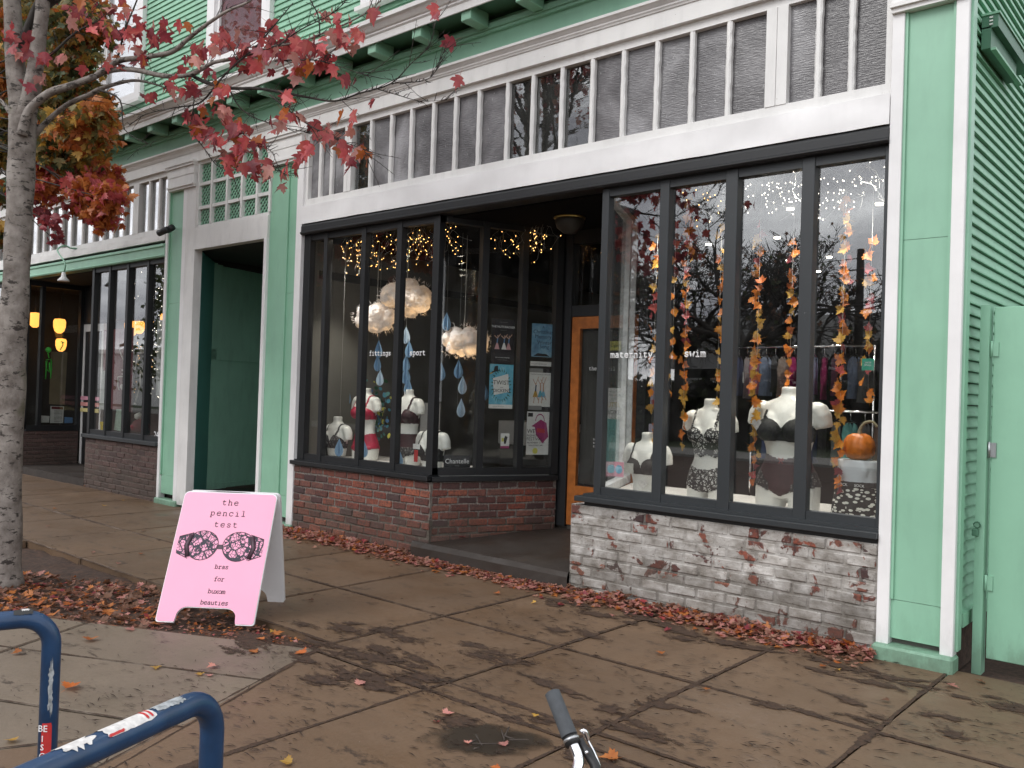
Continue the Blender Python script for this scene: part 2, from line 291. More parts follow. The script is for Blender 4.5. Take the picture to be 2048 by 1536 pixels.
# ------------------------------------------------------------------ mesh builder
BASE = {}   # world-space base of every object
class MB:
    def __init__(s): s.v = []; s.f = []; s.mi = []; s.uv = []; s.sm = []
    def add(s, vs, fs, mi=0, sm=False):
        o = len(s.v); s.v += [tuple(v) for v in vs]
        for f in fs: s.f.append([o + i for i in f]); s.mi.append(mi); s.sm.append(sm)
    def box(s, x0, x1, y0, y1, z0, z1, mi=0):
        x0, x1 = sorted((x0, x1)); y0, y1 = sorted((y0, y1)); z0, z1 = sorted((z0, z1))
        s.add([(x0, y0, z0), (x1, y0, z0), (x1, y1, z0), (x0, y1, z0), (x0, y0, z1), (x1, y0, z1), (x1, y1, z1), (x0, y1, z1)],
              [(0, 3, 2, 1), (4, 5, 6, 7), (0, 1, 5, 4), (1, 2, 6, 5), (2, 3, 7, 6), (3, 0, 4, 7)], mi)
        return s
    def obox(s, o, a, b, c, mi=0):
        o, a, b, c = map(Vector, (o, a, b, c))
        vs = [o, o + a, o + a + b, o + b, o + c, o + a + c, o + a + b + c, o + b + c]
        fs = [(0, 3, 2, 1), (4, 5, 6, 7), (0, 1, 5, 4), (1, 2, 6, 5), (2, 3, 7, 6), (3, 0, 4, 7)]
        if a.cross(b).dot(c) < 0: fs = [tuple(reversed(f)) for f in fs]
        s.add(vs, fs, mi); return s
    def prism(s, pts, vec, mi=0, sm=False):
        pts = [Vector(p) for p in pts]; vec = Vector(vec); n = len(pts)
        fs = [tuple(range(n))[::-1], tuple(range(n, 2 * n))] + [(i, (i + 1) % n, n + (i + 1) % n, n + i) for i in range(n)]
        s.add(pts + [p + vec for p in pts], fs, mi, sm); return s
    def tube(s, pts, r, seg=8, mi=0, flat=None, cap=True):
        pts = [Vector(p) for p in pts]; n = len(pts)
        if not hasattr(r, '__len__'): r = [r] * n
        vs = []; up = None
        for i, p in enumerate(pts):
            t = (pts[min(i + 1, n - 1)] - pts[max(i - 1, 0)])
            t = t.normalized() if t.length > 1e-9 else Vector((0, 0, 1))
            if flat is not None: b = Vector(flat).normalized(); a = t.cross(b).normalized(); kb = .35
            else:
                if up is None: up = Vector((0, 0, 1)) if abs(t.z) < .9 else Vector((1, 0, 0))
                a = t.cross(up).normalized(); b = a.cross(t).normalized(); up = b; kb = 1
            for k in range(seg):
                an = 2 * math.pi * k / seg; vs.append(p + a * math.cos(an) * r[i] + b * math.sin(an) * r[i] * kb)
        fs = [(i * seg + k, i * seg + (k + 1) % seg, (i + 1) * seg + (k + 1) % seg, (i + 1) * seg + k) for i in range(n - 1) for k in range(seg)]
        if cap: fs += [tuple(range(seg))[::-1], tuple(range((n - 1) * seg, n * seg))]
        s.add(vs, fs, mi, True); return s
    def lathe(s, prof, c=(0, 0, 0), seg=24, mi=0, fn=None):
        vs = []
        for (r, z) in prof:
            for k in range(seg):
                a = 2 * math.pi * k / seg; rr = r * (fn(a, z) if fn else 1); vs.append((c[0] + rr * math.cos(a), c[1] + rr * math.sin(a), c[2] + z))
        n = len(prof); fs = [(i * seg + k, i * seg + (k + 1) % seg, (i + 1) * seg + (k + 1) % seg, (i + 1) * seg + k) for i in range(n - 1) for k in range(seg)]
        fs += [tuple(range(seg))[::-1], tuple(range((n - 1) * seg, n * seg))]
        s.add(vs, fs, mi, True); return s
    def build(s, name, mats, parent=None, base=None, bevel=0, sub=0):
        if isinstance(mats, str): mats = [mats]
        if base is None: base = BASE.get(parent.name, (0, 0, 0)) if parent else (0, 0, 0)
        me = bpy.data.meshes.new(name); b = Vector(base)
        me.from_pydata([Vector(v) - b for v in s.v], [], s.f)
        for m_ in mats: me.materials.append(MATS[m_])
        me.polygons.foreach_set('material_index', s.mi); me.polygons.foreach_set('use_smooth', s.sm)
        if bevel:
            bm = bmesh.new(); bm.from_mesh(me); bmesh.ops.bevel(bm, geom=bm.edges[:], offset=bevel, segments=1, affect='EDGES', profile=.5); bm.to_mesh(me); bm.free()
        me.update()
        return link(name, me, parent, base)
def link(name, me, parent=None, base=(0, 0, 0)):
    o = bpy.data.objects.new(name, me); COL.objects.link(o); base = Vector(base); BASE[o.name] = base
    if parent: o.parent = parent; o.location = base - Vector(BASE.get(parent.name, (0, 0, 0)))
    else: o.location = base
    return o
def thing(name, label, cat, loc=(0, 0, 0), group=None):
    o = bpy.data.objects.new(name, None); COL.objects.link(o); o.location = loc; o.empty_display_size = .1; BASE[o.name] = Vector(loc)
    return tag(o, label, cat, group)
def tag(o, label=None, cat=None, group=None, kind=None):
    if label: o['label'] = label
    if cat: o['category'] = cat
    if group: o['group'] = group
    if kind: o['kind'] = kind
    return o
def lab(o, l): o['label'] = l; return o

# typewriter lettering drawn stroke by stroke
A = lambda *p: list(p)
bowl = lambda x0: [(x0, .33), (x0 + .08, .42), (x0 + .2, .46), (x0 + .33, .40), (x0 + .38, .23), (x0 + .33, .06), (x0 + .2, 0), (x0 + .08, .04), (x0, .13)]
GL = {
 't': [A((.2, .6), (.2, .12), (.26, .03), (.36, 0), (.5, .06)), A((.06, .45), (.46, .45))],
 'h': [A((.04, .68), (.13, .68), (.13, 0)), A((.04, 0), (.23, 0)), A((.13, .33), (.22, .43), (.33, .45), (.43, .40), (.46, .3), (.46, 0)), A((.37, 0), (.56, 0))],
 'e': [A((.08, .24), (.53, .24), (.5, .36), (.4, .45), (.3, .46), (.16, .42), (.08, .32), (.07, .2), (.12, .07), (.25, 0), (.38, 0), (.52, .07))],
 'p': [A((.02, .45), (.12, .45), (.12, -.2)), A((.02, -.2), (.25, -.2)), bowl(.12)],
 'n': [A((.04, .45), (.13, .45), (.13, 0)), A((.04, 0), (.23, 0)), A((.13, .33), (.22, .43), (.33, .45), (.43, .40), (.46, .3), (.46, 0)), A((.37, 0), (.56, 0))],
 'c': [A((.5, .3), (.5, .45)), A((.5, .36), (.38, .45), (.28, .46), (.14, .4), (.08, .25), (.12, .08), (.26, 0), (.38, 0), (.52, .08))],
 'i': [A((.12, .45), (.3, .45), (.3, 0)), A((.1, 0), (.5, 0)), A((.28, .62), (.31, .64))],
 'l': [A((.12, .68), (.3, .68), (.3, 0)), A((.1, 0), (.5, 0))],
 's': [A((.45, .33), (.46, .44)), A((.45, .37), (.36, .45), (.2, .44), (.12, .36), (.18, .27), (.4, .2), (.48, .11), (.4, .01), (.22, 0), (.13, .08)), A((.12, .0), (.12, .13))],
 'b': [A((.02, .68), (.12, .68), (.12, 0), (.02, 0)), bowl(.12)],
 'r': [A((.08, .45), (.22, .45), (.22, 0)), A((.08, 0), (.4, 0)), A((.22, .28), (.32, .41), (.42, .45), (.53, .40))],
 'a': [A((.12, .4), (.25, .46), (.38, .44), (.44, .35), (.44, .02), (.55, 0)), A((.44, .26), (.25, .27), (.12, .2), (.1, .1), (.18, .01), (.3, 0), (.44, .12))],
 'f': [A((.5, .64), (.4, .68), (.3, .64), (.26, .55), (.26, 0)), A((.1, 0), (.44, 0)), A((.1, .43), (.46, .43))],
 'o': [A((.3, .46), (.14, .4), (.08, .23), (.14, .06), (.3, 0), (.46, .06), (.52, .23), (.46, .4), (.3, .46))],
 'u': [A((.04, .45), (.13, .45), (.13, .13), (.18, .03), (.28, 0), (.4, .05), (.47, .14)), A((.38, .45), (.47, .45), (.47, 0), (.56, 0))],
 'x': [A((.1, .45), (.5, 0)), A((.5, .45), (.1, 0)), A((.03, .45), (.2, .45)), A((.4, .45), (.57, .45)), A((.03, 0), (.2, 0)), A((.4, 0), (.57, 0))],
 'm': [A((.0, .45), (.08, .45), (.08, 0)), A((.0, 0), (.15, 0)), A((.08, .36), (.16, .45), (.26, .43), (.3, .33), (.3, 0)), A((.3, .36), (.38, .45), (.48, .43), (.52, .33), (.52, 0)), A((.46, 0), (.6, 0)), A((.25, 0), (.36, 0))],
 'g': [bowl(.08), A((.36, .45), (.55, .45)), A((.46, .45), (.46, -.08), (.4, -.19), (.28, -.21), (.15, -.2))],
 'w': [A((.06, .45), (.16, 0), (.3, .33), (.44, 0), (.54, .45)), A((.0, .45), (.14, .45)), A((.46, .45), (.6, .45))],
 'y': [A((.1, .45), (.3, .03)), A((.5, .45), (.26, -.1), (.16, -.2), (.06, -.2)), A((.03, .45), (.2, .45)), A((.42, .45), (.57, .45))],
 'O': [A((.3, .66), (.12, .58), (.06, .33), (.12, .08), (.3, 0), (.48, .08), (.54, .33), (.48, .58), (.3, .66))],
 '.': [A((.28, .0), (.3, .03))],
}
def letters(mb, text, o, rt, up, size, wt=.055, adv=.62, slant=0, mi=0, seg=5):
    o, rt, up = Vector(o), Vector(rt).normalized(), Vector(up).normalized(); nrm = rt.cross(up).normalized(); x = 0
    for ch in text:
        for st in GL.get(ch, []):
            mb.tube([o + rt * ((x + px + slant * py) * size) + up * (py * size) for px, py in st], wt * size * .5, seg, mi, flat=nrm)
        x += adv
    return mb
def text_width(t, size, adv=.62): return len(t) * adv * size
def font_text(name, s, o, rt, up, size, mat, parent, depth=.0006, align='CENTER'):
    cu = bpy.data.curves.new('tmp', 'FONT'); cu.body = s; cu.size = size; cu.extrude = depth; cu.align_x = align; cu.resolution_u = 2
    ob = bpy.data.objects.new('tmp', cu); COL.objects.link(ob); bpy.context.view_layer.update()
    me = bpy.data.meshes.new_from_object(ob.evaluated_get(bpy.context.evaluated_depsgraph_get())); bpy.data.objects.remove(ob)
    rt, up = Vector(rt).normalized(), Vector(up).normalized(); nr = rt.cross(up)
    mt = Matrix((rt, up, nr)).transposed().to_4x4(); mt.translation = Vector(o) - BASE.get(parent.name, Vector())
    me.transform(mt); me.materials.clear(); me.materials.append(MATS[mat]); me.name = name
    return link(name, me, parent, BASE.get(parent.name, (0, 0, 0)))

# ================================================================== GROUND
gmb = MB(); n_ = 40
gmb.add([(-150, -150, -.075), (150, -150, -.075), (150, 150, -.075), (-150, 150, -.075)], [(0, 1, 2, 3)])
tag(gmb.build('ground', 'mulch'), kind='structure')
sidewalk = bpy.data.objects.new('sidewalk', None); COL.objects.link(sidewalk); BASE[sidewalk.name] = Vector(); sidewalk['kind'] = 'structure'
JOINTS = []
def slab(poly, z=0.0, mat='slab_concrete', gap=.008):
    c = sum((Vector((*p, 0)) for p in poly), Vector()) / len(poly); pts = []; n = len(poly)
    for i in range(n):
        p = Vector((*poly[i], 0)); a = Vector((*poly[i - 1], 0)); b = Vector((*poly[(i + 1) % n], 0))
        e1 = (p - a).normalized(); e2 = (b - p).normalized(); n1 = Vector((-e1.y, e1.x, 0)); n2 = Vector((-e2.y, e2.x, 0))
        k = (n1 + n2); k = k / max(.3, k.dot(n1)) * gap; pts.append(p + k)
    ar = sum(pts[i].x * pts[(i + 1) % n].y - pts[(i + 1) % n].x * pts[i].y for i in range(n))
    if ar < 0: pts = pts[::-1]
    dz = random.uniform(-.003, .003); tx, ty = random.uniform(-.0025, .0025), random.uniform(-.0025, .0025)
    top = [Vector((p.x, p.y, z + dz + tx * (p.x - c.x) + ty * (p.y - c.y))) for p in pts]
    inn = [t + (Vector((c.x, c.y, t.z)) - t).normalized() * .012 for t in top]
    top = [t - Vector((0, 0, .008)) for t in top]
    mb = MB(); vs = inn + top + [Vector((t.x, t.y, -.09)) for t in top]
    fs = [tuple(range(n))] + [(i, n + i, n + (i + 1) % n, (i + 1) % n) for i in range(n)] + [(n + i, 2 * n + i, 2 * n + (i + 1) % n, n + (i + 1) % n) for i in range(n)]
    mb.add(vs, fs); o = mb.build('concrete_slab', mat, sidewalk, base=(c.x, c.y, 0))
    for i in range(n): JOINTS.append((poly[i], poly[(i + 1) % n]))
    return o
xr = [-.12, -1.13, -2.106, -3.091, -4.115, -5.332, -6.53, -7.75, -8.95, -10.15, -11.35, -12.55, -13.75, -14.95, -16.15, -17.4, -18.6, -19.8, -21, -22.2, -23.4]
xr = [3.9, 2.9, 1.9, .9] + xr
for i in range(len(xr) - 1):
    a, b = xr[i + 1], xr[i]
    slab([(a, -1.364), (b, -1.364), (b, .06), (a, .06)])
    slab([(a, -2.357), (b, -2.357), (b, -1.364), (a, -1.364)])
    if b > -3.2: slab([(a, -2.52), (b, -2.52), (b, -2.357), (a, -2.357)])
slab([(-4.08, -2.52), (-3.091, -2.52), (-3.091, -2.357), (-4.115, -2.357)])
for i in range(len(xr) - 1):
    a, b = xr[i + 1], xr[i]
    if b > -3.0 and a >= -3.2:
        slab([(a, -4.35), (b, -4.35), (b, -2.52), (a, -2.52)]); slab([(a, -6.3), (b, -6.3), (b, -4.35), (a, -4.35)])
slab([(-3.28, -4.3), (-3.091, -4.3), (-3.091, -2.52), (-4.06, -2.52)])
slab([(-3.09, -6.3), (-3.091, -4.3), (-3.28, -4.3), (-3.6, -3.9), (-4.3, -5.4), (-4.3, -6.3)])
U0 = Vector((-3.80, -3.05)); UD = Vector((.9, .436)); VD = Vector((-.436, .9))
def uv(u, v): p = U0 + UD * u + VD * v; return (p.x, p.y)
vl = [.62, 0, -.71, -1.42, -2.1]; ul = [0, -1.67, -3.34, -5.0]
for j in range(4):
    for i in range(3):
        if j >= 3 and i == 0: continue
        slab([uv(ul[i + 1], vl[j + 1]), uv(ul[i], vl[j + 1]), uv(ul[i], vl[j]), uv(ul[i + 1], vl[j])], mat='slab_concrete_pale')
for i in range(8, len(xr) - 1):
    a, b = xr[i + 1], xr[i]
    if b < -8.9: slab([(a, -4.2), (b, -4.2), (b, -2.357), (a, -2.357)]); slab([(a, -6.3), (b, -6.3), (b, -4.2), (a, -4.2)])
# curb, road and far side (seen mirrored in the windows)
k = MB(); x = -40
while x < 30: k.box(x + .01, x + 2.99, -6.48, -6.32, -.2, .005); x += 3
tag(k.build('kerb', 'kerb_concrete', bevel=.012), kind='structure')
tag(MB().box(-90, 60, -17, -6.48, -.2, -.14).build('road', 'asphalt'), kind='structure')
k = MB().box(-90, 60, -20, -17, -.2, 0.0); tag(k.build('far_sidewalk', 'kerb_concrete'), kind='structure')
plain('lawn', (.035, .05, .018), .95, .5, 8)
tag(MB().box(-90, 60, -60, -20, -.2, -.01).build('far_lawn', 'lawn'), kind='structure')

# ================================================================== BUILDING
B = thing('shop_building', 'mint green clapboard building with white trimmed shopfronts on brick bases', 'building', (-1.11, 0, 0))
def part(mb, name, mats, parent=B, label=None, **k):
    o = mb.build(name, mats, parent, **k)
    if label: o['label'] = label
    return o
NX, PX = -24.0, -1.11
# solid cores
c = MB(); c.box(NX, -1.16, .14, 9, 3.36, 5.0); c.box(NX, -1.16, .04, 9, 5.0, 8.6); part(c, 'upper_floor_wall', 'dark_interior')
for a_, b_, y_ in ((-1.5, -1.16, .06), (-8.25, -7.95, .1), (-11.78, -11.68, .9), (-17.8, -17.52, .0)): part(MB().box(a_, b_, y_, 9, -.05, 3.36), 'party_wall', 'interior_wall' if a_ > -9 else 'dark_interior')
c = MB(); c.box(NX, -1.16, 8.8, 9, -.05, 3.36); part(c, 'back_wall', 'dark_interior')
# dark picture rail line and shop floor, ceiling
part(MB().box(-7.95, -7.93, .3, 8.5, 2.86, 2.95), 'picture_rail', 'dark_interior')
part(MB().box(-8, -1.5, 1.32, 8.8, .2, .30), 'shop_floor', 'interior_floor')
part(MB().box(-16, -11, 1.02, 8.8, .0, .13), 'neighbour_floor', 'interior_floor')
# ---- roof trim, cornice and frieze
f = MB(); f.box(NX, PX, -.02, .14, 4.69, 5.0)
part(f, 'frieze_board', 'green_paint')
f = MB(); f.box(NX, PX - .0, -.055, -.02, 4.87, 4.895); f.box(NX, PX, -.075, -.02, 4.897, 4.945); part(f, 'bed_moulding', 'green_paint')
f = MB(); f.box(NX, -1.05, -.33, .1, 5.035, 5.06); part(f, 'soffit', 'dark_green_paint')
prof = [(-.33, 4.985), (-.345, 4.985), (-.345, 5.05), (-.36, 5.065), (-.36, 5.08), (-.375, 5.09), (-.405, 5.13), (-.43, 5.145), (-.43, 5.185), (-.40, 5.20), (-.05, 5.30), (-.05, 5.27), (-.33, 5.19)]
f = MB(); f.prism([(NX, y, z) for y, z in prof], (-1.02 - NX, 0, 0)); part(f, 'cornice', 'white_paint')
f = MB(); f.box(NX, PX, -.015, .04, 5.24, 5.36); part(f, 'water_table', 'white_paint')
br = MB().box(-.06, .06, -.318, -.078, 4.905, 5.034).build('bracket', 'green_paint', B, base=(0, 0, 0), bevel=.006); bd = br.data
xs = [-1.93 - .64 * i for i in range(26)]
br.location = Vector((xs[0], 0, 0)) - BASE['shop_building']
for x in xs[1:]:
    o = link('bracket', bd, B, (x, 0, 0))
f = MB(); f.box(NX, PX - .0, -.035, .06, 4.467, 4.60); part(f, 'head_board', 'white_paint')
prof = [(0, 4.60), (-.045, 4.60), (-.05, 4.612), (-.06, 4.62), (-.06, 4.632), (-.075, 4.645), (-.085, 4.655), (-.10, 4.66), (-.10, 4.682), (-.0, 4.695)]
f = MB(); f.prism([(NX, y, z) for y, z in prof], (-1.09 - NX, 0, 0)); part(f, 'crown_moulding', 'white_paint')
# ---- siding boards
def board_mesh(length, axis, dep=.02, h=.068):  # boards stop short of their spacing; dark backing between imitates shadow lines
    mb = MB()
    if axis == 'x':   # front wall, faces -y ; base at its left lower edge
        mb.prism([(0, 0.01, 0), (0, -dep, 0), (0, -dep, .008), (0, -.004, h), (0, 0.01, h)], (length, 0, 0))
    else:
        mb.prism([(-.01, 0, 0), (dep, 0, 0), (dep, 0, .008), (.004, 0, h), (-.01, 0, h)], (0, length, 0))
    return mb
wins = [(-16.35, -14.95), (-13.17, -11.77), (-10.03, -8.62), (-6.95, -5.54), (-3.85, -2.45)]; ZS, ZT = 5.60, 7.5
def run_boards(x0, x1, z0, z1):
    me = None; z = z0
    while z < z1:
        base = (x0, .03, z)
        if me is None: o = board_mesh(x1 - x0, 'x').build('siding_board', 'green_siding', B, base=(0, 0, 0)); me = o.data; o.location = Vector(base) - BASE['shop_building']
        else: link('siding_board', me, B, base)
        z += .072
run_boards(-17.5, -1.16, 5.36, 5.60)
edges = [-17.5] + [v for w_ in wins for v in w_] + [-1.16]
for i in range(0, len(edges), 2):
    if edges[i + 1] - edges[i] > .3: run_boards(edges[i], edges[i + 1], 5.648, 7.3 if edges[i] > -4 else (7.5 if edges[i] < -9 else 6.6))
me = None; z = .33
while z < 7.6:
    if me is None: o = board_mesh(5.5, 'y', .024, .067).build('siding_board', 'green_siding', B, base=(0, 0, 0)); me = o.data; o.location = Vector((-1.142, .1, z)) - BASE['shop_building']
    else: link('siding_board', me, B, (-1.142 + random.uniform(-.0015, .0015), .1, z + random.uniform(-.0015, .0015)))
    z += .072
part(MB().box(-1.17, -1.09, .12, 5.6, .25, .335), 'sill_board', 'green_siding', label='weathered tilted board at the foot of the side wall')
part(MB().box(-1.3, -1.14, .1, 5.6, -.05, .27), 'foundation', 'mulch')
part(MB().box(-1.20, -1.095, .02, .10, .12, 8.2), 'corner_board', 'green_paint')
# upstairs windows
def upwin(x0, x1, curtain=None):
    w = MB(); t = .17
    w.box(x0, x0 + t, -.045, .06, ZS, 8.0); w.box(x1 - t, x1, -.045, .06, ZS, 8.0); w.box(x0 + t, x1 - t, -.03, .06, ZS + .03, ZS + .13)
    w.box(x0 + t, x0 + t + .05, -.0, .06, ZS + .13, 8); w.box(x1 - t - .05, x1 - t, -.0, .06, ZS + .13, 8); w.box(x0 + t + .05, x1 - t - .05, .0, .06, 6.72, 6.78)
    fr = part(w, 'window', 'white_trim')
    part(MB().box(x0 - .05, x1 + .05, -.085, -.0, ZS - .045, ZS - .001), 'window_sill', 'white_paint', fr)
    part(MB().box(x0 + t + .05, x1 - t - .05, .030, .034, ZS + .13, 8), 'pane', 'entry_glass' if curtain == 'curtain_red' else 'bright_glass', fr)
    if curtain:
        cb = MB(); xx = x0 + t + .05; n = 26; X = [xx + (x1 - t - .05 - xx) * i / n for i in range(n + 1)]
        cb.add([(a, .037 + .0008 * (i % 2), z) for z in (ZS + .13, 8) for i, a in enumerate(X)], [(i, i + 1, n + 2 + i, n + 1 + i) for i in range(n)])
        part(cb, 'curtain', curtain, fr)  # the red one is cloth, the white one paints mirrored sky
plain('curtain_red', (0.13, .018, .03), .8, .25, 6)
plain('pane_sky_white', (0.6, .6, .6), .8, .1, 6)  # white sheet standing in for sky mirrored in the second window
for i, (a, b) in enumerate(wins): upwin(a, b, 'curtain_red' if i == 2 else ('pane_sky_white' if i in (1,) else None))
# ---- pilasters
def pilaster(x0, xa, xb, x1, capw=.04, zt=4.127, div=(.375, 2.666), lab_=None, cap=None):
    """white edge strips x0..xa and xb..x1, green panel between them"""
    gp = MB(); zz = [.13] + list(div) + [zt]
    for a, b in zip(zz[:-1], zz[1:]): gp.box(xa - .002, xb + .002, .012, .07, a + .0015, b - .0015)
    p = part(gp, 'pilaster', 'green_paint', label=lab_)
    if xa - x0 > .01: part(MB().box(x0, xa, -.022, .07, .03, zt), 'edge_strip', 'white_trim', p, bevel=.003)
    if x1 - xb > .01: part(MB().box(xb, x1, -.022, .07, .03, zt), 'edge_strip', 'white_trim', p, bevel=.003)
    ps = MB(); ps.box(xa, xa + .018, -.006, .012, .38, zt); ps.box(xb - .018, xb, -.006, .012, .38, zt); part(ps, 'panel_bead', 'green_paint', p)
    part(MB().box(x0 - .01, x1 + .015, -.085 if x0 > -5 else -.05, .07, -.05, .095 if x0 > -5 else .07), 'plinth_block', 'green_grime', p, bevel=.014)
    if cap: x0, x1 = cap
    cp = MB(); cp.box(x0 - .0, x1 + .0, -.05, .07, zt, zt + .03); cp.box(x0 - capw * .4, x1 + capw * .4, -.07, .07, zt + .03, zt + .055)
    cp.box(x0, x1, -.055, .07, zt + .055, zt + .17); cp.box(x0 - .01, x1 + .01, -.062, .07, zt + .17, zt + .28); cp.box(x0 - capw, x1 + capw, -.085, .07, zt + .28, zt + .31); cp.box(x0 - capw * 1.5, x1 + capw * 1.5, -.10, .07, zt + .31, zt + .34)
    part(cp, 'capital', 'white_paint', p)
    return p
pilaster(-1.565, -1.489, -1.186, -1.112, .01, lab_='wide mint pilaster at the right corner of the shop')
pilaster(-8.178, -8.177, -7.98, -7.87, .02, 4.15, cap=(-8.53, -7.88))
part(MB().box(-8.60, -8.54, -.022, .4, .03, 3.33), 'door_casing', 'white_trim', B)
part(MB().box(-8.54, -8.179, .012, .07, .13, 4.14), 'wall_panel', 'green_paint', B)
pilaster(-10.93, -10.87, -10.49, -10.40, .02, 4.15, cap=(-10.85, -10.19))
part(MB().box(-10.40, -10.171, -.018, .09, .03, 4.149), 'door_casing', 'white_paint', B)
part(MB().box(-8.60, -8.19, -.045, .07, -.05, .07), 'plinth_block', 'green_grime', B, bevel=.012)
# ---- doorway between the shops
j = MB(); j.prism([(-10.40, .09, .02), (-10.17, .09, .02), (-10.93, .72, .02), (-11.05, .72, .02)], (0, 0, 3.3)); part(j, 'door_jamb', 'teal_paint', label='teal painted splayed jamb of the dark doorway')
j = MB(); j.prism([(-10.93, .70, .12), (-11.55, 3.2, .12), (-11.62, 3.2, .12), (-11.0, .70, .12)], (0, 0, 3.2))
part(j, 'passage_wall', 'passage_green')
dv = Vector((-11.55 + 10.93, 2.5, 0)).normalized()
nn = Vector((dv.y, -dv.x, 0)) * .02
j = MB()
for z0, z1 in ((.12, .20), (1.95, 2.10), (3.1, 3.3)): j.obox(Vector((-10.93, .70, z0)) , dv * 2.4, nn, (0, 0, z1 - z0))
j.obox(Vector((-10.93, .70, .2)), dv * .10, nn, (0, 0, 2.9)); part(j, 'passage_rail', 'passage_green')
part(MB().box(-11.4, -8.3, .1, 3.2, -.05, .10), 'threshold', 'step_concrete')
part(MB().box(-11.7, -8.3, 3.2, 3.3, 0, 3.35), 'passage_end', 'passage_green'); part(MB().box(-8.54, -8.3, .4, 3.2, 0, 3.35), 'passage_wall', 'passage_green')
# lattice transom
part(MB().box(-10.17, -8.541, -.02, .09, 3.33, 3.60), 'transom_bar', 'white_paint')
gx = [-10.15, -9.83, -9.47, -9.14, -8.81, -8.541]; gz = [3.60, 3.865, 4.17, 4.467]
fr = MB(); fr.box(-10.17, -8.541, .0, .05, 3.60, 3.64); fr.box(-10.17, -8.541, .0, .05, 4.43, 4.467)
lat = part(fr, 'lattice_transom', 'white_paint')
for a in gx: part(MB().box(a - .02, a + .02, -.01, .05, 3.64, 4.43), 'muntin', 'white_paint', lat)
for a in gz[1:3]: part(MB().box(-10.17, -8.541, .002, .045, a - .02, a + .02), 'muntin', 'white_paint', lat)
for i in range(5):
    for jz in range(3):
        x0, x1, z0, z1 = gx[i] + .02, gx[i + 1] - .02, gz[jz] + .02, gz[jz + 1] - .02
        mb = MB(); w, h = x1 - x0, z1 - z0
        for sgn in (1, -1):
            kk = -h if sgn == 1 else 0
            t0 = -h
            while t0 < w + h:
                # line x = t0 + s, z = s (sgn 1) or z = h - s
                s0 = max(0, -t0); s1 = min(h, w - t0)
                if s1 - s0 > .02:
                    pa = (x0 + t0 + s0, z0 + (s0 if sgn == 1 else h - s0)); pb = (x0 + t0 + s1, z0 + (s1 if sgn == 1 else h - s1))
                    dd = Vector((pb[0] - pa[0], 0, pb[1] - pa[1])); nd = Vector((-dd.z, 0, dd.x)).normalized() * .0088
                    y = .03 if sgn == 1 else .038
                    mb.obox(Vector((pa[0], y, pa[1])) - nd, dd, nd * 2, (0, .007, 0))
                t0 += .068
        part(mb, 'lattice_panel', 'green_paint', lat)
part(MB().box(-10.17, -8.541, .10, .135, 3.60, 4.467), 'lattice_backing', 'dark_interior')
# ---- transom windows
def transom(x0, x1, muntins, stiles, clear=(), name='transom_window', zb=3.70, mat='obscure_glass', cm='clear_transom_glass'):
    fr = MB(); fr.box(x0, x1, .01, .075, 3.625, zb); fr.box(x0, x1, .01, .075, 4.40, 4.467); fr.box(x0, x0 + .045, .01, .075, zb, 4.40); fr.box(x1 - .045, x1, .01, .075, zb, 4.40)
    T = part(fr, name, 'white_paint')
    for a, b in stiles: part(MB().box(a, (a + b) / 2 - .002, .004, .076, zb, 4.40), 'stile', 'white_paint', T); part(MB().box((a + b) / 2 + .002, b, .004, .076, zb, 4.40), 'stile', 'white_paint', T)
    ed = [(x0, x0 + .045)] + sorted([(a - .019, a + .019) for a in muntins] + list(stiles)) + [(x1 - .045, x1)]
    for a in muntins:
        mm = MB(); n = 14   # ragged glazing putty along both edges
        L_ = [(a - .019 - random.uniform(0, .006), .022, zb + (4.40 - zb) * i / n) for i in range(n + 1)]; R_ = [(a + .019 + random.uniform(0, .006), .022, zb + (4.40 - zb) * i / n) for i in range(n + 1)]
        M_ = [(a - .011, .012, p[2]) for p in L_]; M2 = [(a + .011, .012, p[2]) for p in L_]
        Lb = [(p[0], .055, p[2]) for p in L_]; Rb = [(p[0], .055, p[2]) for p in R_]
        cols = [Lb, L_, M_, M2, R_, Rb]; vs = [p for c_ in cols for p in c_]; fs = [(c_ * (n + 1) + i, (c_ + 1) * (n + 1) + i, (c_ + 1) * (n + 1) + i + 1, c_ * (n + 1) + i + 1) for c_ in range(5) for i in range(n)]
        mm.add(vs, fs); part(mm, 'muntin', 'white_paint', T)
    for i in range(len(ed) - 1):
        a, b = ed[i][1], ed[i + 1][0]
        o = part(MB().box(a - .004, b + .004, .058, .062, zb - .004, 4.404), 'pane', cm if i in clear else mat, T, base=((a + b) / 2, .06, 4.05))
        if i in clear: o['label'] = 'clear glass pane reflecting the street tree'
        else:
            o.rotation_euler = (random.uniform(-.02, .02), 0, random.uniform(-.03, .03))
    return T
transom(-7.87, -1.566, [-7.629, -7.432, -6.781, -6.469, -6.17, -5.857, -5.558, -5.254, -4.904, -4.608, -4.287, -3.969, -3.664, -3.351, -3.044, -2.738, -2.065, -1.838], [(-7.19, -7.075), (-2.44, -2.28)], clear=(3, 10, 11, 12))
transom(-17.5, -10.93, [-17.1, -16.7, -16.35, -15.74, -15.35, -15.06, -14.74, -14.37, -14.01, -13.61, -13.22, -12.89, -12.56, -12.24, -11.5, -11.22], [(-16.1, -16.0), (-11.94, -11.78)], clear=range(40), cm='bright_glass')
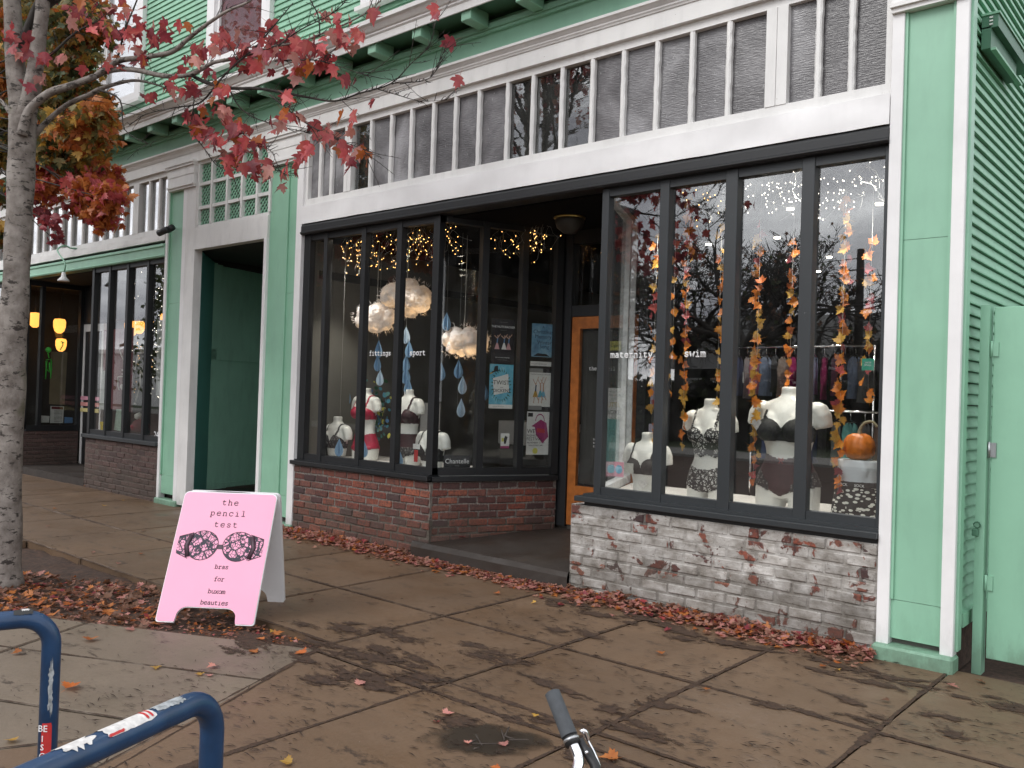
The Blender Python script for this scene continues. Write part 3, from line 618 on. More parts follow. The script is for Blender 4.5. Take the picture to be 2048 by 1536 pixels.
# wrinkled sheet-metal band under the transoms
def metalband(x0, x1, z0, z1, y):
    mb = MB(); n = 120; rows = 5; vs = []
    for r in range(rows + 1):
        for i in range(n + 1):
            x = x0 + (x1 - x0) * i / n; z = z0 + (z1 - z0) * r / rows; k = .006 if 0 < r < rows else .002
            vs.append((x, y + k * (noise.noise(Vector((x * 2.2, z * 5, 3))) * 1.6 + noise.noise(Vector((x * 7, z * 9, 7))) * .6), z + (.004 * noise.noise(Vector((x * 4, 0, 1))) if r == 0 else 0)))
    mb.add(vs, [(r * (n + 1) + i, r * (n + 1) + i + 1, (r + 1) * (n + 1) + i + 1, (r + 1) * (n + 1) + i) for r in range(rows) for i in range(n)], sm=True)
    mb.box(x0, x1, y + .015, .13, z0 + .004, z1 - .002); return mb
part(metalband(-7.87, -1.566, 3.42, 3.62, -.03), 'sheet_metal_band', 'white_trim')
part(metalband(-17.5, -10.93, 3.52, 3.622, -.03), 'sheet_metal_band', 'white_paint')
# black beam
f = MB(); f.prism([(-7.87, y, z) for y, z in [(.13, 3.30), (-.03, 3.30), (-.045, 3.315), (-.045, 3.325), (-.03, 3.335), (-.03, 3.39), (-.015, 3.418), (.13, 3.418)]], (6.304, 0, 0)); part(f, 'shopfront_beam', 'black_paint')
f = MB(); f.prism([(-17.5, y, z) for y, z in [(.13, 3.30), (-.03, 3.30), (-.04, 3.32), (-.03, 3.335), (-.03, 3.43), (-.05, 3.44), (-.05, 3.47), (-.03, 3.48), (.13, 3.48)]], (6.57, 0, 0)); part(f, 'shopfront_beam', 'green_paint')
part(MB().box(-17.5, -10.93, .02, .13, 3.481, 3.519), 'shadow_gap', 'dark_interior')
# entry ceiling + shop ceiling
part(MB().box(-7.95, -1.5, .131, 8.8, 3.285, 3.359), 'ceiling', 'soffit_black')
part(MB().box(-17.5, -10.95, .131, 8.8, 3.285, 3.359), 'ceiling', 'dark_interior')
# ---- splay frames
SD = Vector((.5361, 1.22, 0)).normalized(); SN = Vector((.9155, -.4023, 0))
LC = Vector((-5.720, .05, 0)); RC = Vector((-3.80, .05, 0)); RD = Vector((-SD.x, SD.y, 0)); RN = Vector((-SN.x, SN.y, 0))
def LP(s, o, z): return LC + SD * s + SN * o + Vector((0, 0, z))
def RP(s, o, z): return RC + RD * s + RN * o + Vector((0, 0, z))
ZG0, ZG1 = .87, 3.235
def front_frame(posts, x0, x1, matl, name='shop_window', zs=.80, label=None):
    Wn = part(MB().box(x0, x1, .03, .10, zs, ZG0), name, matl, label=label)
    part(MB().box(x0, x1, .03, .10, ZG1, 3.2995), 'top_rail', matl, Wn)
    for a, b in posts: part(MB().box(a, b, .02, .10, zs + .002, 3.299), 'mullion', matl, Wn, bevel=.003)
    for (a, b), (c_, d_) in zip(posts[:-1], posts[1:]):
        part(MB().box(b - .005, c_ + .005, .072, .077, ZG0 - .005, ZG1 + .005), 'pane', 'shop_glass' if x0 > -5 or x0 < -10 else 'left_glass', Wn, base=((b + c_) / 2, .07, 2))
    return Wn
WL = front_frame([(-7.87, -7.76), (-7.515, -7.455), (-6.875, -6.81), (-6.325, -6.255), (-5.80, -5.715)], -7.87, -5.715, 'black_paint', label='four pane black framed shop window left of the entry')
WR = front_frame([(-3.83, -3.765), (-3.285, -3.205), (-2.73, -2.635), (-2.155, -2.065), (-1.60, -1.566)], -3.83, -1.566, 'grey_frame_paint', label='four pane dark grey shop window right of the entry')
def splay_frame(Pf, Dv, Nv, posts, smax, matl, gl, label):
    Wn = part(MB().obox(Pf(.04, -.05, .80), Dv * (smax - .04), Nv * .08, (0, 0, .07)), 'entry_window', matl, label=label)
    part(MB().obox(Pf(.04, -.05, ZG1), Dv * (smax - .04), Nv * .08, (0, 0, .062)), 'top_rail', matl, Wn)
    for a, b in posts: part(MB().obox(Pf(a, -.05, .802), Dv * (b - a), Nv * (.09 if matl == 'black_paint' else .045), (0, 0, 2.49)), 'mullion', matl, Wn)
    ed = [(0, .04)] + posts
    for (a, b), (c_, d_) in zip(ed[:-1], ed[1:]): part(MB().obox(Pf(b - .004, -.012, ZG0 - .004), Dv * (c_ - b + .008), Nv * .004, (0, 0, ZG1 - ZG0 + .008)), 'pane', gl, Wn)
    return Wn
SL = splay_frame(LP, SD, SN, [(.425, .495), (.865, .93), (1.255, 1.33)], 1.33, 'black_paint', 'entry_glass', 'black framed angled window on the left side of the entry')
plain('mullion_bare', (.62, .64, .66), .4, .2, 20)
part(MB().box(-4.35, -4.305, 1.50, 1.54, .3, 3.28), 'inner_post', 'mullion_bare')
SR = splay_frame(RP, RD, RN, [(.895, .932), (1.265, 1.30)], 1.31, 'mullion_bare', 'entry_glass', 'angled window on the right side of the entry with pale metal bars')
# sills
def sill(poly, z0, z1, matl): 
    mb = MB().prism([(x, y, z0) for x, y in poly], (0, 0, z1 - z0)); return part(mb, 'window_sill', matl, bevel=.004)
sill([(-7.90, -.055), (-5.70, -.055), (-5.70, .12), (-7.90, .12)], .748, .792, 'black_paint')
p0, p1, p2, p3 = LP(-.03, .06, 0), LP(1.33, .06, 0), LP(1.33, -.1, 0), LP(-.0, -.1, 0)
sill([(p.x, p.y) for p in (p0, p1, p2, p3)], .742, .788, 'black_paint')
sill([(-3.965, -.06), (-1.567, -.06), (-1.567, .12), (-3.965, .12)], .748, .79, 'grey_frame_paint')
part(MB().box(-3.9, -1.567, .0, .12, .70, .747), 'sill_shade_strip', 'black_rubber'); part(MB().box(-7.87, -5.75, .0, .12, .70, .747), 'sill_shade_strip', 'black_rubber')  # black strips stand in for the shade under the sills
part(MB().box(-3.9, -1.567, -.02, .12, .791, .812), 'sill_ledge', 'grey_frame_paint'); part(MB().box(-7.87, -5.72, -.015, .12, .793, .803), 'sill_ledge', 'black_paint')
# ---- display platforms
def platform(poly, z=.80):
    return part(MB().prism([(x, y, z - .05) for x, y in poly], (0, 0, .05)), 'display_platform', 'white_plinth')
platform([(-7.94, .12), (-5.70, .12), (-5.22, 1.2), (-7.94, 1.2)], .80); platform([(-3.80, .12), (-1.51, .12), (-1.51, 1.2), (-4.22, 1.2)], .80)
part(MB().box(-7.94, -5.2, 1.19, 1.2, .3, .75), 'platform_back', 'dark_interior'); part(MB().box(-4.2, -1.51, 1.19, 1.2, .3, .75), 'platform_back', 'dark_interior')
# ---- brickwork
BR = {}
def brick_variant(mat, L_, H_, D_, n=6):
    key = (mat, round(L_, 3), round(H_, 3))
    if key not in BR:
        out = []
        for i in range(n):
            me = bpy.data.meshes.new('brick'); bm = bmesh.new(); bmesh.ops.create_cube(bm, size=1)
            for v in bm.verts:
                v.co.x *= L_ + random.uniform(-.008, .004); v.co.y *= D_; v.co.z *= H_ + random.uniform(-.007, .003)
                v.co += Vector((random.uniform(-.003, .003), random.uniform(-.003, .003), random.uniform(-.003, .003)))
            bmesh.ops.bevel(bm, geom=bm.edges[:], offset=.007, segments=1, affect='EDGES', profile=.6)
            for v in bm.verts: v.co += Vector(noise.noise_vector(v.co * 30 + Vector((i * 9, 0, 0)))) * .002
            bm.to_mesh(me); bm.free(); me.materials.append(MATS[mat]); out.append(me)
        BR[key] = out
    return random.choice(BR[key])
def brickwall(o, dv, length, z0, z1, mat, mortar, BLn=.198, course=.0715, inset=.009, label=None, thick=.09, ends=(0, 0)):
    """bricks laid from o along dv; the outside is to the right of dv's left normal"""
    o = Vector(o); dv = Vector(dv).normalized(); nv = Vector((dv.y, -dv.x, 0))
    mo = MB(); n = int(length / .04); rows = int((z1 - z0) / .03); vs = []
    for r in range(rows + 1):
        for i in range(n + 1):
            p = o + dv * (length * i / n) - nv * (inset + .004 * noise.noise(Vector((i * .5, r * .7, z0 * 9)))); vs.append((p.x, p.y, z0 + (z1 - z0) * r / rows))
    mo.add(vs, [(r * (n + 1) + i, r * (n + 1) + i + 1, (r + 1) * (n + 1) + i + 1, (r + 1) * (n + 1) + i) for r in range(rows) for i in range(n)])
    mo.obox(o - nv * (inset + .008) + Vector((0, 0, z0)), dv * length, -nv * thick, (0, 0, z1 - z0))
    Wl = part(mo, 'brick_wall', mortar, label=label)
    ang = math.atan2(dv.y, dv.x); nr = max(1, round((z1 - z0) / course)); ch = (z1 - z0) / nr
    for r in range(nr):
        x = -(BLn / 2 if r % 2 else 0) + random.uniform(-.02, .02) - .0
        header = False
        while x < length - .02:
            a = max(x, 0); b = min(x + BLn, length)
            if b - a > .035:
                full = abs((b - a) - BLn) < .01
                l = (b - a) - .011; p = o + dv * ((a + b) / 2) - nv * (.045 - random.uniform(-.0045, .0045))
                me = brick_variant(mat, round(l, 2) if not full else l, ch - .011, .09)
                br_ = link('brick', me, Wl, (p.x, p.y, z0 + ch * (r + .5) + random.uniform(-.0015, .0015)))
                br_.rotation_euler = (random.uniform(-.02, .02), random.uniform(-.012, .012), ang + random.uniform(-.016, .016))
            x += BLn
    return Wl
brickwall((-4.025, -.015, 0), (1, 0, 0), 2.455, -.03, .715, 'brick_whitewashed', 'mortar_whitewashed', .236, .079, .0075, 'brick base with peeling white paint')
brickwall((-4.025, .6, 0), (0, -1, 0), .52, -.03, .715, 'brick_whitewashed', 'mortar_whitewashed')
brickwall((-7.868, -.012, 0), (1, 0, 0), 2.17, -.03, .735, 'brick_red', 'mortar', .205, .0765, .009, 'weathered red brick base left of the entry')
q0 = LP(-.04, .03, 0)
brickwall((q0.x, q0.y, 0), SD, 1.37, .16, .735, 'brick_red', 'mortar', .205, .073, .009, 'dark red brick base facing the entry')
brickwall((-13.17, -.01, 0), (1, 0, 0), 2.22, -.03, .745, 'brick_brown', 'mortar_brown', .235, .0775, .006, 'brown brick base of the neighbouring shop')
brickwall((-15.75, .03, 0), (0, 1, 0), .95, .09, .70, 'brick_brown', 'mortar_brown', .22, .07); brickwall((-17.4, -.01, 0), (1, 0, 0), 1.63, -.03, .70, 'brick_brown', 'mortar_brown', .235, .0775)
# ---- entry step, door
st = MB(); vs = []
front = [(-5.87, -.03, .168), (-4.03, -.03, .158)]; nx, ny = 30, 12
for j_ in range(ny + 1):
    for i in range(nx + 1):
        u, v = i / nx, j_ / ny; y = -.03 + 1.6 * v; x = -5.90 + u * (1.88) ; z = .166 - .01 * u + .112 * v * 1.6 / 1.45 * (.9) + .004 * noise.noise(Vector((x * 3, y * 3, 0)))
        if j_ == 0: z -= .004 + .006 * abs(noise.noise(Vector((x * 9, 1, 1))))
        vs.append((x, y, z))
fsb = [(j_ * (nx + 1) + i, j_ * (nx + 1) + i + 1, (j_ + 1) * (nx + 1) + i + 1, (j_ + 1) * (nx + 1) + i) for j_ in range(ny) for i in range(nx)]
o_ = len(vs)
for r_, z in enumerate((.11, .05, -.04)):
    for i in range(nx + 1): x = -5.90 + i / nx * 1.88; vs.append((x, -.045 - .006 * noise.noise(Vector((x * 8, z * 20, 4))), z))
fsb += [(o_ + i, o_ + i + 1, i + 1, i) for i in range(nx)] + [(o_ + (r_ + 1) * (nx + 1) + i, o_ + (r_ + 1) * (nx + 1) + i + 1, o_ + r_ * (nx + 1) + i + 1, o_ + r_ * (nx + 1) + i) for r_ in range(2) for i in range(nx)]
st.add(vs, fsb, sm=False); part(st, 'entry_step', 'step_concrete', label='dark worn concrete step into the shop entry')
DY = 1.30
part(MB().box(-5.20, -5.06, DY - .02, DY + .10, .28, 3.29), 'door_post', 'black_paint'); part(MB().box(-4.25, -4.15, DY - .02, DY + .10, .28, 3.29), 'door_post', 'black_paint')
part(MB().box(-5.06, -4.25, DY - .01, DY + .10, 2.41, 2.52), 'door_head', 'black_paint'); part(MB().box(-5.06, -4.25, DY - .01, DY + .10, 3.15, 3.29), 'door_head', 'black_paint')
part(MB().box(-5.06, -4.25, DY + .03, DY + .034, 2.52, 3.15), 'door_transom_pane', 'entry_glass')
dm = MB(); dm.box(-5.055, -4.955, DY, DY + .045, .30, 2.405); dm.box(-4.355, -4.255, DY, DY + .045, .30, 2.405); dm.box(-4.955, -4.355, DY, DY + .045, 2.285, 2.405); dm.box(-4.955, -4.355, DY, DY + .045, .30, .37); dm.box(-4.955, -4.355, DY, DY + .045, .54, .70); dm.box(-4.955, -4.355, DY + .012, DY + .035, .37, .54)
D_ = part(dm, 'entry_door', 'orange_wood', label='orange stained wooden shop door with one tall pane')
part(MB().box(-4.958, -4.352, DY + .02, DY + .024, .695, 2.29), 'pane', 'entry_glass', D_)
part(MB().box(-4.955, -4.355, DY + .06, DY + .065, .72, 2.26), 'blind', 'dark_interior', D_)
part(MB().box(-4.70, -4.58, DY - .006, DY, .585, .63), 'letter_plate', 'brass', D_)
w_ = .05; part(letters(MB(), 'the pencil test', (-4.84, DY + .014, 1.868), (1, 0, 0), (0, 0, 1), w_ * 1.0, .10, .64), 'lettering', 'decal_white', D_)
for i, s_ in enumerate(('tue fri', 'to o test', 'the sun')): part(letters(MB(), s_, (-4.76, DY + .014, 1.17 - .035 * i), (1, 0, 0), (0, 0, 1), .028, .12, .66), 'lettering', 'decal_white', D_)
# neighbour's shopfront
front_frame([(-13.2, -13.13), (-12.66, -12.60), (-12.10, -12.03), (-11.50, -11.44), (-11.0, -10.93)], -13.2, -10.93, 'black_paint', zs=.80, label='four pane black framed window of the neighbouring shop')
sill([(-13.22, -.06), (-10.935, -.06), (-10.935, .12), (-13.22, .12)], .748, .80, 'grey_frame_paint')
front_frame([(-17.5, -17.4), (-16.7, -16.62), (-15.82, -15.74)], -17.5, -15.74, 'black_paint', zs=.74)
NW = part(MB().box(-15.83, -15.74, .1, 1.0, .70, .80), 'entry_window', 'black_paint', label='side window facing the neighbouring entry'); part(MB().box(-15.83, -15.74, .1, 1.0, 3.2, 3.29), 'top_rail', 'black_paint', NW)
for a, b in ((.28, .34), (.94, 1.0)): part(MB().box(-15.83, -15.735, a, b, .80, 3.2), 'mullion', 'black_paint', NW)
for a, b in ((.10, .28), (.34, .94)): part(MB().box(-15.79, -15.786, a, b, .80, 3.2), 'pane', 'entry_glass', NW)
part(MB().box(-15.75, -13.17, -.01, 1.1, -.05, .115), 'entry_step', 'step_concrete', label='low concrete step of the neighbouring entry')
nd = MB(); nd.box(-15.73, -15.66, 1.0, 1.05, .12, 2.60); nd.box(-15.0, -14.95, 1.0, 1.05, .12, 2.60); nd.box(-15.66, -15.0, 1.0, 1.05, 2.47, 2.60)
ND = part(nd, 'screen_door', 'white_paint', label='dark screen door in a white frame with pastel strips')
part(MB().box(-15.66, -15.0, 1.01, 1.02, .12, 2.47), 'screen', 'black_rubber', ND)
plain('strip_pink', (.7, .33, .42), .6); plain('strip_salmon', (.7, .32, .30), .6); plain('strip_yellow', (.72, .62, .28), .6)
for z, m_ in ((1.29, 'strip_pink'), (1.185, 'strip_salmon'), (1.08, 'strip_yellow')): part(MB().box(-15.72, -14.99, .985, .995, z - .035, z + .03), 'push_strip', m_, ND)
part(MB().box(-15.75, -13.2, 1.0, 1.1, 2.62, 3.29), 'door_head', 'black_paint')
# letters on the shop glass
def gl_text(s_, x0, x1, z, Wn): 
    adv = .63; size = (x1 - x0) / (len(s_) * adv); part(letters(MB(), s_, (x0, .066, z), (1, 0, 0), (0, 0, 1), size, .15, adv, seg=6), 'lettering', 'decal_white', Wn, label='white typewriter lettering on the pane: ' + s_)
gl_text('fittings', -6.745, -6.405, 1.955, WL); gl_text('sport', -6.13, -5.90, 1.955, WL); gl_text('maternity', -3.735, -3.335, 1.925, WR); gl_text('swim', -3.06, -2.875, 1.93, WR)

# ================================================================== LEAVES
def leaf_template(kind, seed):
    r = random.Random(seed)
    if kind == 'maple':      # five pointed lobes with notches and teeth
        P = [(0, -.02), (.10, .03), (.20, .0), (.30, .02), (.24, .12), (.44, .16), (.36, .24), (.50, .36), (.34, .36), (.30, .44), (.20, .36), (.22, .58), (.13, .56), (0, .86)]
    else:                    # coarser red maple, three main lobes
        P = [(0, 0), (.12, .0), (.26, .06), (.20, .16), (.36, .22), (.46, .40), (.30, .40), (.18, .42), (.20, .60), (.10, .62), (0, .88)]
    out = [(x, y) for x, y in P] + [(-x, y) for x, y in reversed(P[1:-1])]
    out = [(x * r.uniform(.9, 1.1), y * r.uniform(.93, 1.06)) for x, y in out]
    cup, fold, tw = r.uniform(-.5, .5), r.uniform(.05, .45), r.uniform(-.4, .4)
    f = lambda x, y: (x, y - .4, fold * abs(x) + cup * ((y - .4) ** 2) + tw * x * (y - .4))
    vs = [f(0, .33)] + [f(x, y) for x, y in out]; n = len(out)
    fs = [(0, 1 + i, 1 + (i + 1) % n) for i in range(n)]
    st = len(vs); vs += [(-.01, -.42, 0.0), (.01, -.42, .0), (.0, -.85, r.uniform(-.15, .15))]; fs.append((st, st + 2, st + 1))
    return np.array(vs), fs
LT = [leaf_template('maple', i) for i in range(4)] + [leaf_template('red', 10 + i) for i in range(4)]
def rand_rot(tilt=None):
    a, b, c = random.uniform(0, 6.283), (random.uniform(0, math.pi) if tilt is None else abs(random.gauss(0, tilt))), random.uniform(0, 6.283)
    return Matrix.Rotation(a, 3, 'Z') @ Matrix.Rotation(b, 3, 'X') @ Matrix.Rotation(c, 3, 'Z')
def leaf_cloud(name, items, mats, parent=None, base=(0, 0, 0), kinds=(0, 8)):
    """items: (position, rotation, size, material index) all joined into one mesh"""
    V, Fl, MI = [], [], []; o = 0; b = np.array(base)
    for p, R_, s_, mi in items:
        t, fs = LT[random.randrange(*kinds)]; v = (t * s_) @ np.array(R_).T + np.array(p) - b; V.append(v)
        for f in fs: Fl.append((f[0] + o, f[1] + o, f[2] + o)); MI.append(mi)
        o += len(t)
    me = bpy.data.meshes.new(name); V = np.vstack(V); me.vertices.add(len(V)); me.vertices.foreach_set('co', V.ravel())
    Fl = np.array(Fl); me.loops.add(Fl.size); me.loops.foreach_set('vertex_index', Fl.ravel()); me.polygons.add(len(Fl))
    me.polygons.foreach_set('loop_start', np.arange(0, Fl.size, 3)); me.polygons.foreach_set('loop_total', np.full(len(Fl), 3))
    for m_ in mats: me.materials.append(MATS[m_])
    me.polygons.foreach_set('material_index', MI); me.update(calc_edges=True)
    return link(name, me, parent, base)
LM = {}
def single_leaf(name, mat, p, R_, s_, parent=None, kinds=(0, 8)):
    k = (random.randrange(*kinds), mat)
    if k not in LM:
        t, fs = LT[k[0]]; me = bpy.data.meshes.new('leaf'); me.from_pydata(t.tolist(), [], fs); me.materials.append(MATS[mat]); LM[k] = me
    o = link(name, LM[k], parent, p); o.rotation_euler = R_.to_euler(); o.scale = (s_, s_, s_); return o
# fallen leaves, swept against the walls
items = []; lm = ['leaf_pink', 'leaf_red', 'leaf_orange', 'leaf_brown', 'leaf_dark_red', 'leaf_rust', 'leaf_tan']
for i in range(3300):
    x = random.uniform(-8.6, -1.55); t = abs(random.gauss(0, 1)); wd = .13 + .05 * noise.noise(Vector((x * 2.3, 3, 1)))
    if -5.9 < x < -4.0: wd *= .8
    off = t * wd; h = (.35 if -5.95 < x < -4.0 else 1) * max(0.004, (.06 + .035 * noise.noise(Vector((x * 3, 0, 5)))) * max(0, 1 - off / .25)) * random.random() ** .6
    y0 = -.03 if not -5.95 < x < -4.0 else -.06
    items.append(((x, y0 - off, h + .006), rand_rot(.55 if h > .02 else .18), random.uniform(.035, .085), random.choices(range(7), [32, 4, 9, 18, 4, 8, 40])[0]))
tag(leaf_cloud('leaf_drift', items, lm), 'drift of fallen red and brown maple leaves swept along the foot of the shopfront', 'leaves', kind='stuff')
items = []
for i in range(2600):
    u = random.uniform(-3.3, .05); v = random.uniform(.62, 1.25 + .55 * min(1, -u / 1.3)) if u < -.3 else random.uniform(.45, 1.0)
    p = U0 + UD * u + VD * v
    if p.y > -2.40 or p.x > -3.98: continue
    big = random.random() < (.35 if u < -1.2 else .05)
    items.append(((p.x, p.y, -.045 + random.uniform(0, .03)), rand_rot(.35), random.uniform(.06, .11) if big else random.uniform(.02, .04), random.choices(range(7), [10, 2, 10, 55, 3, 10, 20])[0]))
tag(leaf_cloud('leaf_litter', items, lm), 'leaf litter and bark mulch filling the tree pit beside the pink sign', 'leaf litter', kind='stuff')
# pit soil relief
sm_ = MB(); n = 46; vs = []
for j_ in range(n + 1):
    for i in range(n + 1):
        p = U0 + UD * (.4 - 4.6 * i / n) + VD * (.3 + 2.4 * j_ / n); vs.append((p.x, p.y, -.055 + .022 * noise.noise(Vector((p.x * 4, p.y * 4, 0))) + .012 * noise.noise(Vector((p.x * 15, p.y * 15, 3)))))
sm_.add(vs, [(j_ * (n + 1) + i, (j_ + 1) * (n + 1) + i, (j_ + 1) * (n + 1) + i + 1, j_ * (n + 1) + i + 1) for j_ in range(n) for i in range(n)], sm=True); tag(sm_.build('tree_pit_soil', 'mulch'), kind='structure')
# dirt in the joints
me_v, me_f, me_uv = [], [], []
seen = set()
for a, b in JOINTS:
    key = tuple(sorted([(round(a[0], 1), round(a[1], 1)), (round(b[0], 1), round(b[1], 1))]))
    if key in seen: continue
    seen.add(key); a, b = Vector((*a, 0)), Vector((*b, 0))
    if (a + b).y / 2 < -5.2 or (a + b).x / 2 > .5 or (a + b).x / 2 < -14 or (a.y > 0 and b.y > 0): continue
    d_ = (b - a); ln = d_.length
    if ln < .05: continue
    d_.normalize(); nn_ = Vector((-d_.y, d_.x, 0)); n = max(2, int(ln / .1))
    far = .85 if (a + b).x / 2 > -4.6 else (.6 if (a + b).x / 2 > -6 else .35)
    if (a + b).x / 2 < -3.2 and (a + b).y / 2 < -3: far = .35
    for i in range(n + 1):
        p = a + d_ * (ln * i / n); wv = (.030 + .035 * max(-.3, noise.noise(p * 1.7)) + .02 * noise.noise(p * 6)) * far
        o_ = len(me_v); me_v += [p - nn_ * wv, p, p + nn_ * wv]; me_uv += [0, 1.0, 0]
        if i: me_f += [(o_ - 3, o_ - 2, o_ + 1, o_), (o_ - 2, o_ - 1, o_ + 2, o_ + 1)]
me = bpy.data.meshes.new('joint_soil'); me.from_pydata([(v.x, v.y, .0045 + 0.0004 * (i % 2)) for i, v in enumerate(me_v)], [], me_f); ul_ = me.uv_layers.new(name='UVMap')
for lp in me.loops: ul_.data[lp.index].uv = (me_uv[lp.vertex_index] * .62, 0)
me.materials.append(MATS['joint_dirt']); tag(link('joint_soil', me), 'dark soil and needles swept into the pavement joints', 'soil', kind='stuff')
# swept patches of needles and mud on the slabs
V_, F_, U_ = [], [], []; rp_ = random.Random(5)
for i in range(95):
    x, y = (rp_.uniform(-3.6, .2), rp_.uniform(-2.9, -.35)) if i < 70 else (rp_.uniform(-4.6, -3.2), rp_.uniform(-2.9, -1.9))
    if i < 24: y = -.42 + rp_.gauss(0, .08); x = rp_.uniform(-3.9, -.6)
    a, b = rp_.uniform(.15, .50), rp_.uniform(.06, .18); th = rp_.gauss(.1, .25); o_ = len(V_); V_.append((x, y, .0062)); U_.append(rp_.uniform(.45, .66))
    for k in range(16):
        w_ = 2 * math.pi * k / 16; r_ = rp_.uniform(.7, 1.2); dx, dy = a * r_ * math.cos(w_), b * r_ * math.sin(w_); V_.append((x + dx * math.cos(th) - dy * math.sin(th), y + dx * math.sin(th) + dy * math.cos(th), .0058 + i * .00001)); U_.append(0)
    F_ += [(o_, o_ + 1 + k, o_ + 1 + (k + 1) % 16) for k in range(16)]
me = bpy.data.meshes.new('mud_patches'); me.from_pydata(V_, [], F_); ul_ = me.uv_layers.new(name='UVMap')
for lp in me.loops: ul_.data[lp.index].uv = (U_[lp.vertex_index], 0)
me.materials.append(MATS['mud_dirt']); tag(link('mud_patches', me), 'dark patches of mud and needles on the right hand pavement slabs', 'mud', kind='stuff')
plain('needle_dark', (.032, .018, .011), .9, .3, 30)
# needles and crumbs
mb = MB()
for i in range(13000):
    r_ = random.random()
    if r_ < .45:
        a, b = random.choice(JOINTS); t = random.random(); x = a[0] + (b[0] - a[0]) * t + random.gauss(0, .10); y = a[1] + (b[1] - a[1]) * t + random.gauss(0, .10)
    else:
        x, y = random.uniform(-4.2, .6), random.uniform(-4.2, -.05)
        if noise.noise(Vector((x * 1.6, y * 1.6, 4))) < random.uniform(-.25, .35): continue
    if y > -.05 or y < -5.2 or x < -9 or x > 1.5: continue
    an = random.gauss(.3, .5); l = random.uniform(.008, .042); w = random.uniform(.0014, .0040); dx, dy = math.cos(an) * l, math.sin(an) * l
    mb.add([(x - dx, y - dy, .008), (x + dy / l * w, y - dx / l * w, .012), (x + dx, y + dy, .009), (x - dy / l * w, y + dx / l * w, .012)], [(0, 1, 2, 3)])
tag(mb.build('needle_debris', 'needle_dark'), 'scattered brown needles and crumbs on the pavement', 'debris', kind='stuff')
# single leaves lying on the pavement
cols = {'o': ('leaf_orange', 'orange'), 'y': ('leaf_yellow', 'yellow'), 'p': ('leaf_pink', 'pale pink'), 'r': ('leaf_red', 'bright red'), 'b': ('leaf_brown', 'brown'), 't': ('leaf_rust', 'rust coloured')}
FL = [(180, 1280, .10, 'o', 'left of the taller blue bike rack leg top'), (146, 1373, .11, 't', 'right of the left blue rack leg'), (312, 1335, .07, 'y', 'on the joint below the pink sign'), (398, 1347, .06, 'y', 'on the joint, beside a pink leaf'), (423, 1333, .07, 'p', 'oval, just above the pavement joint'),
      (418, 1349, .05, 'p', 'lying across the pavement joint'), (258, 1258, .08, 'p', 'at the near edge of the tree pit'), (505, 1302, .08, 'o', 'right of the sign near the pit corner'), (600, 1304, .10, 't', 'in the soil at the pit corner'), (520, 1276, .07, 'o', 'just right of the pink sign foot'), (723, 1364, .08, 'p', 'mid pavement left of the double joint'),
      (572, 1524, .06, 'y', 'at the bottom edge, mid left'), (874, 1442, .05, 'r', 'small, between two pale leaves'), (897, 1427, .07, 'p', 'with a long stalk beside a red leaf'), (933, 1485, .05, 'p', 'on the left of the dark wet spot'), (1004, 1488, .06, 'p', 'on the right of the dark wet spot'), (1070, 1432, .04, 'y', 'small, left of the bicycle grip'),
      (1217, 1515, .10, 'o', 'large, right of the bicycle handlebar'), (990, 1534, .05, 't', 'at the bottom edge left of the handlebar'), (1067, 1205, .05, 'y', 'bright, in front of the entry step'), (993, 1187, .06, 'o', 'in front of the entry step, near the drift'), (1412, 1378, .05, 'o', 'small, near the wide soil-filled joint'), (1320, 1305, .07, 'o', 'in front of the whitewashed bricks'), (1555, 1295, .07, 'o', 'near the leaf drift by the whitewashed bricks'), (1648, 1331, .06, 't', 'dark patch near the right end of the drift'), (1677, 1338, .05, 'y', 'near the right end of the drift'),
      (282, 1107, .06, 'o', 'alone on the far pavement left of the sign'), (172, 972, .09, 'o', 'in front of the brown brick wall'), (208, 1012, .07, 'y', 'on the far pavement below the brown bricks'), (110, 1017, .06, 'o', 'on the far pavement near the tree trunk'), (238, 1127, .05, 'p', 'pale, near the far edge of the tree pit'), (185, 1105, .05, 'p', 'pale, on the slab above the tree pit'), (246, 1000, .05, 'y', 'on the far pavement below the neighbouring step'), (95, 1052, .05, 'p', 'pale, right of the tree trunk foot'), (287, 1061, .05, 'b', 'on the far pavement left of the sign top'),
      (545, 1262, .06, 'y', 'below the sign right foot'), (620, 1200, .06, 'b', 'on the slab right of the sign'), (480, 1256, .05, 'b', 'under the pink sign foot'), (33, 1306, .07, 'o', 'left edge, above the blue rack'), (22, 1478, .07, 'y', 'curled, lower left corner behind the rack'), (1230, 1520, .04, 'b', 'beside the brake lever'), (1770, 1400, .05, 'b', 'near the foot of the right pilaster'), (1905, 1372, .08, 'p', 'crumpled, at the foot of the right pilaster'), (1960, 1362, .07, 'b', 'at the bottom of the gate')]
for px, py, s_, c_, wh in FL:
    p = at_z(px, py, .012); o = single_leaf('fallen_leaf', cols[c_][0], p, rand_rot(.15), s_ * 1.05)
    tag(o, '%s fallen leaf %s' % (cols[c_][1], wh), 'leaf', 'single fallen leaves on the pavement')
for px, py, wh in [(923, 1073, 'right'), (912, 1068, 'left')]:
    o = single_leaf('fallen_leaf', 'leaf_red', at_z(px, py, .21), rand_rot(.6), .09 if wh == 'right' else .06); tag(o, 'dark red curled leaf on the entry step, %s one of two' % wh, 'leaf', 'leaves on the entry step')
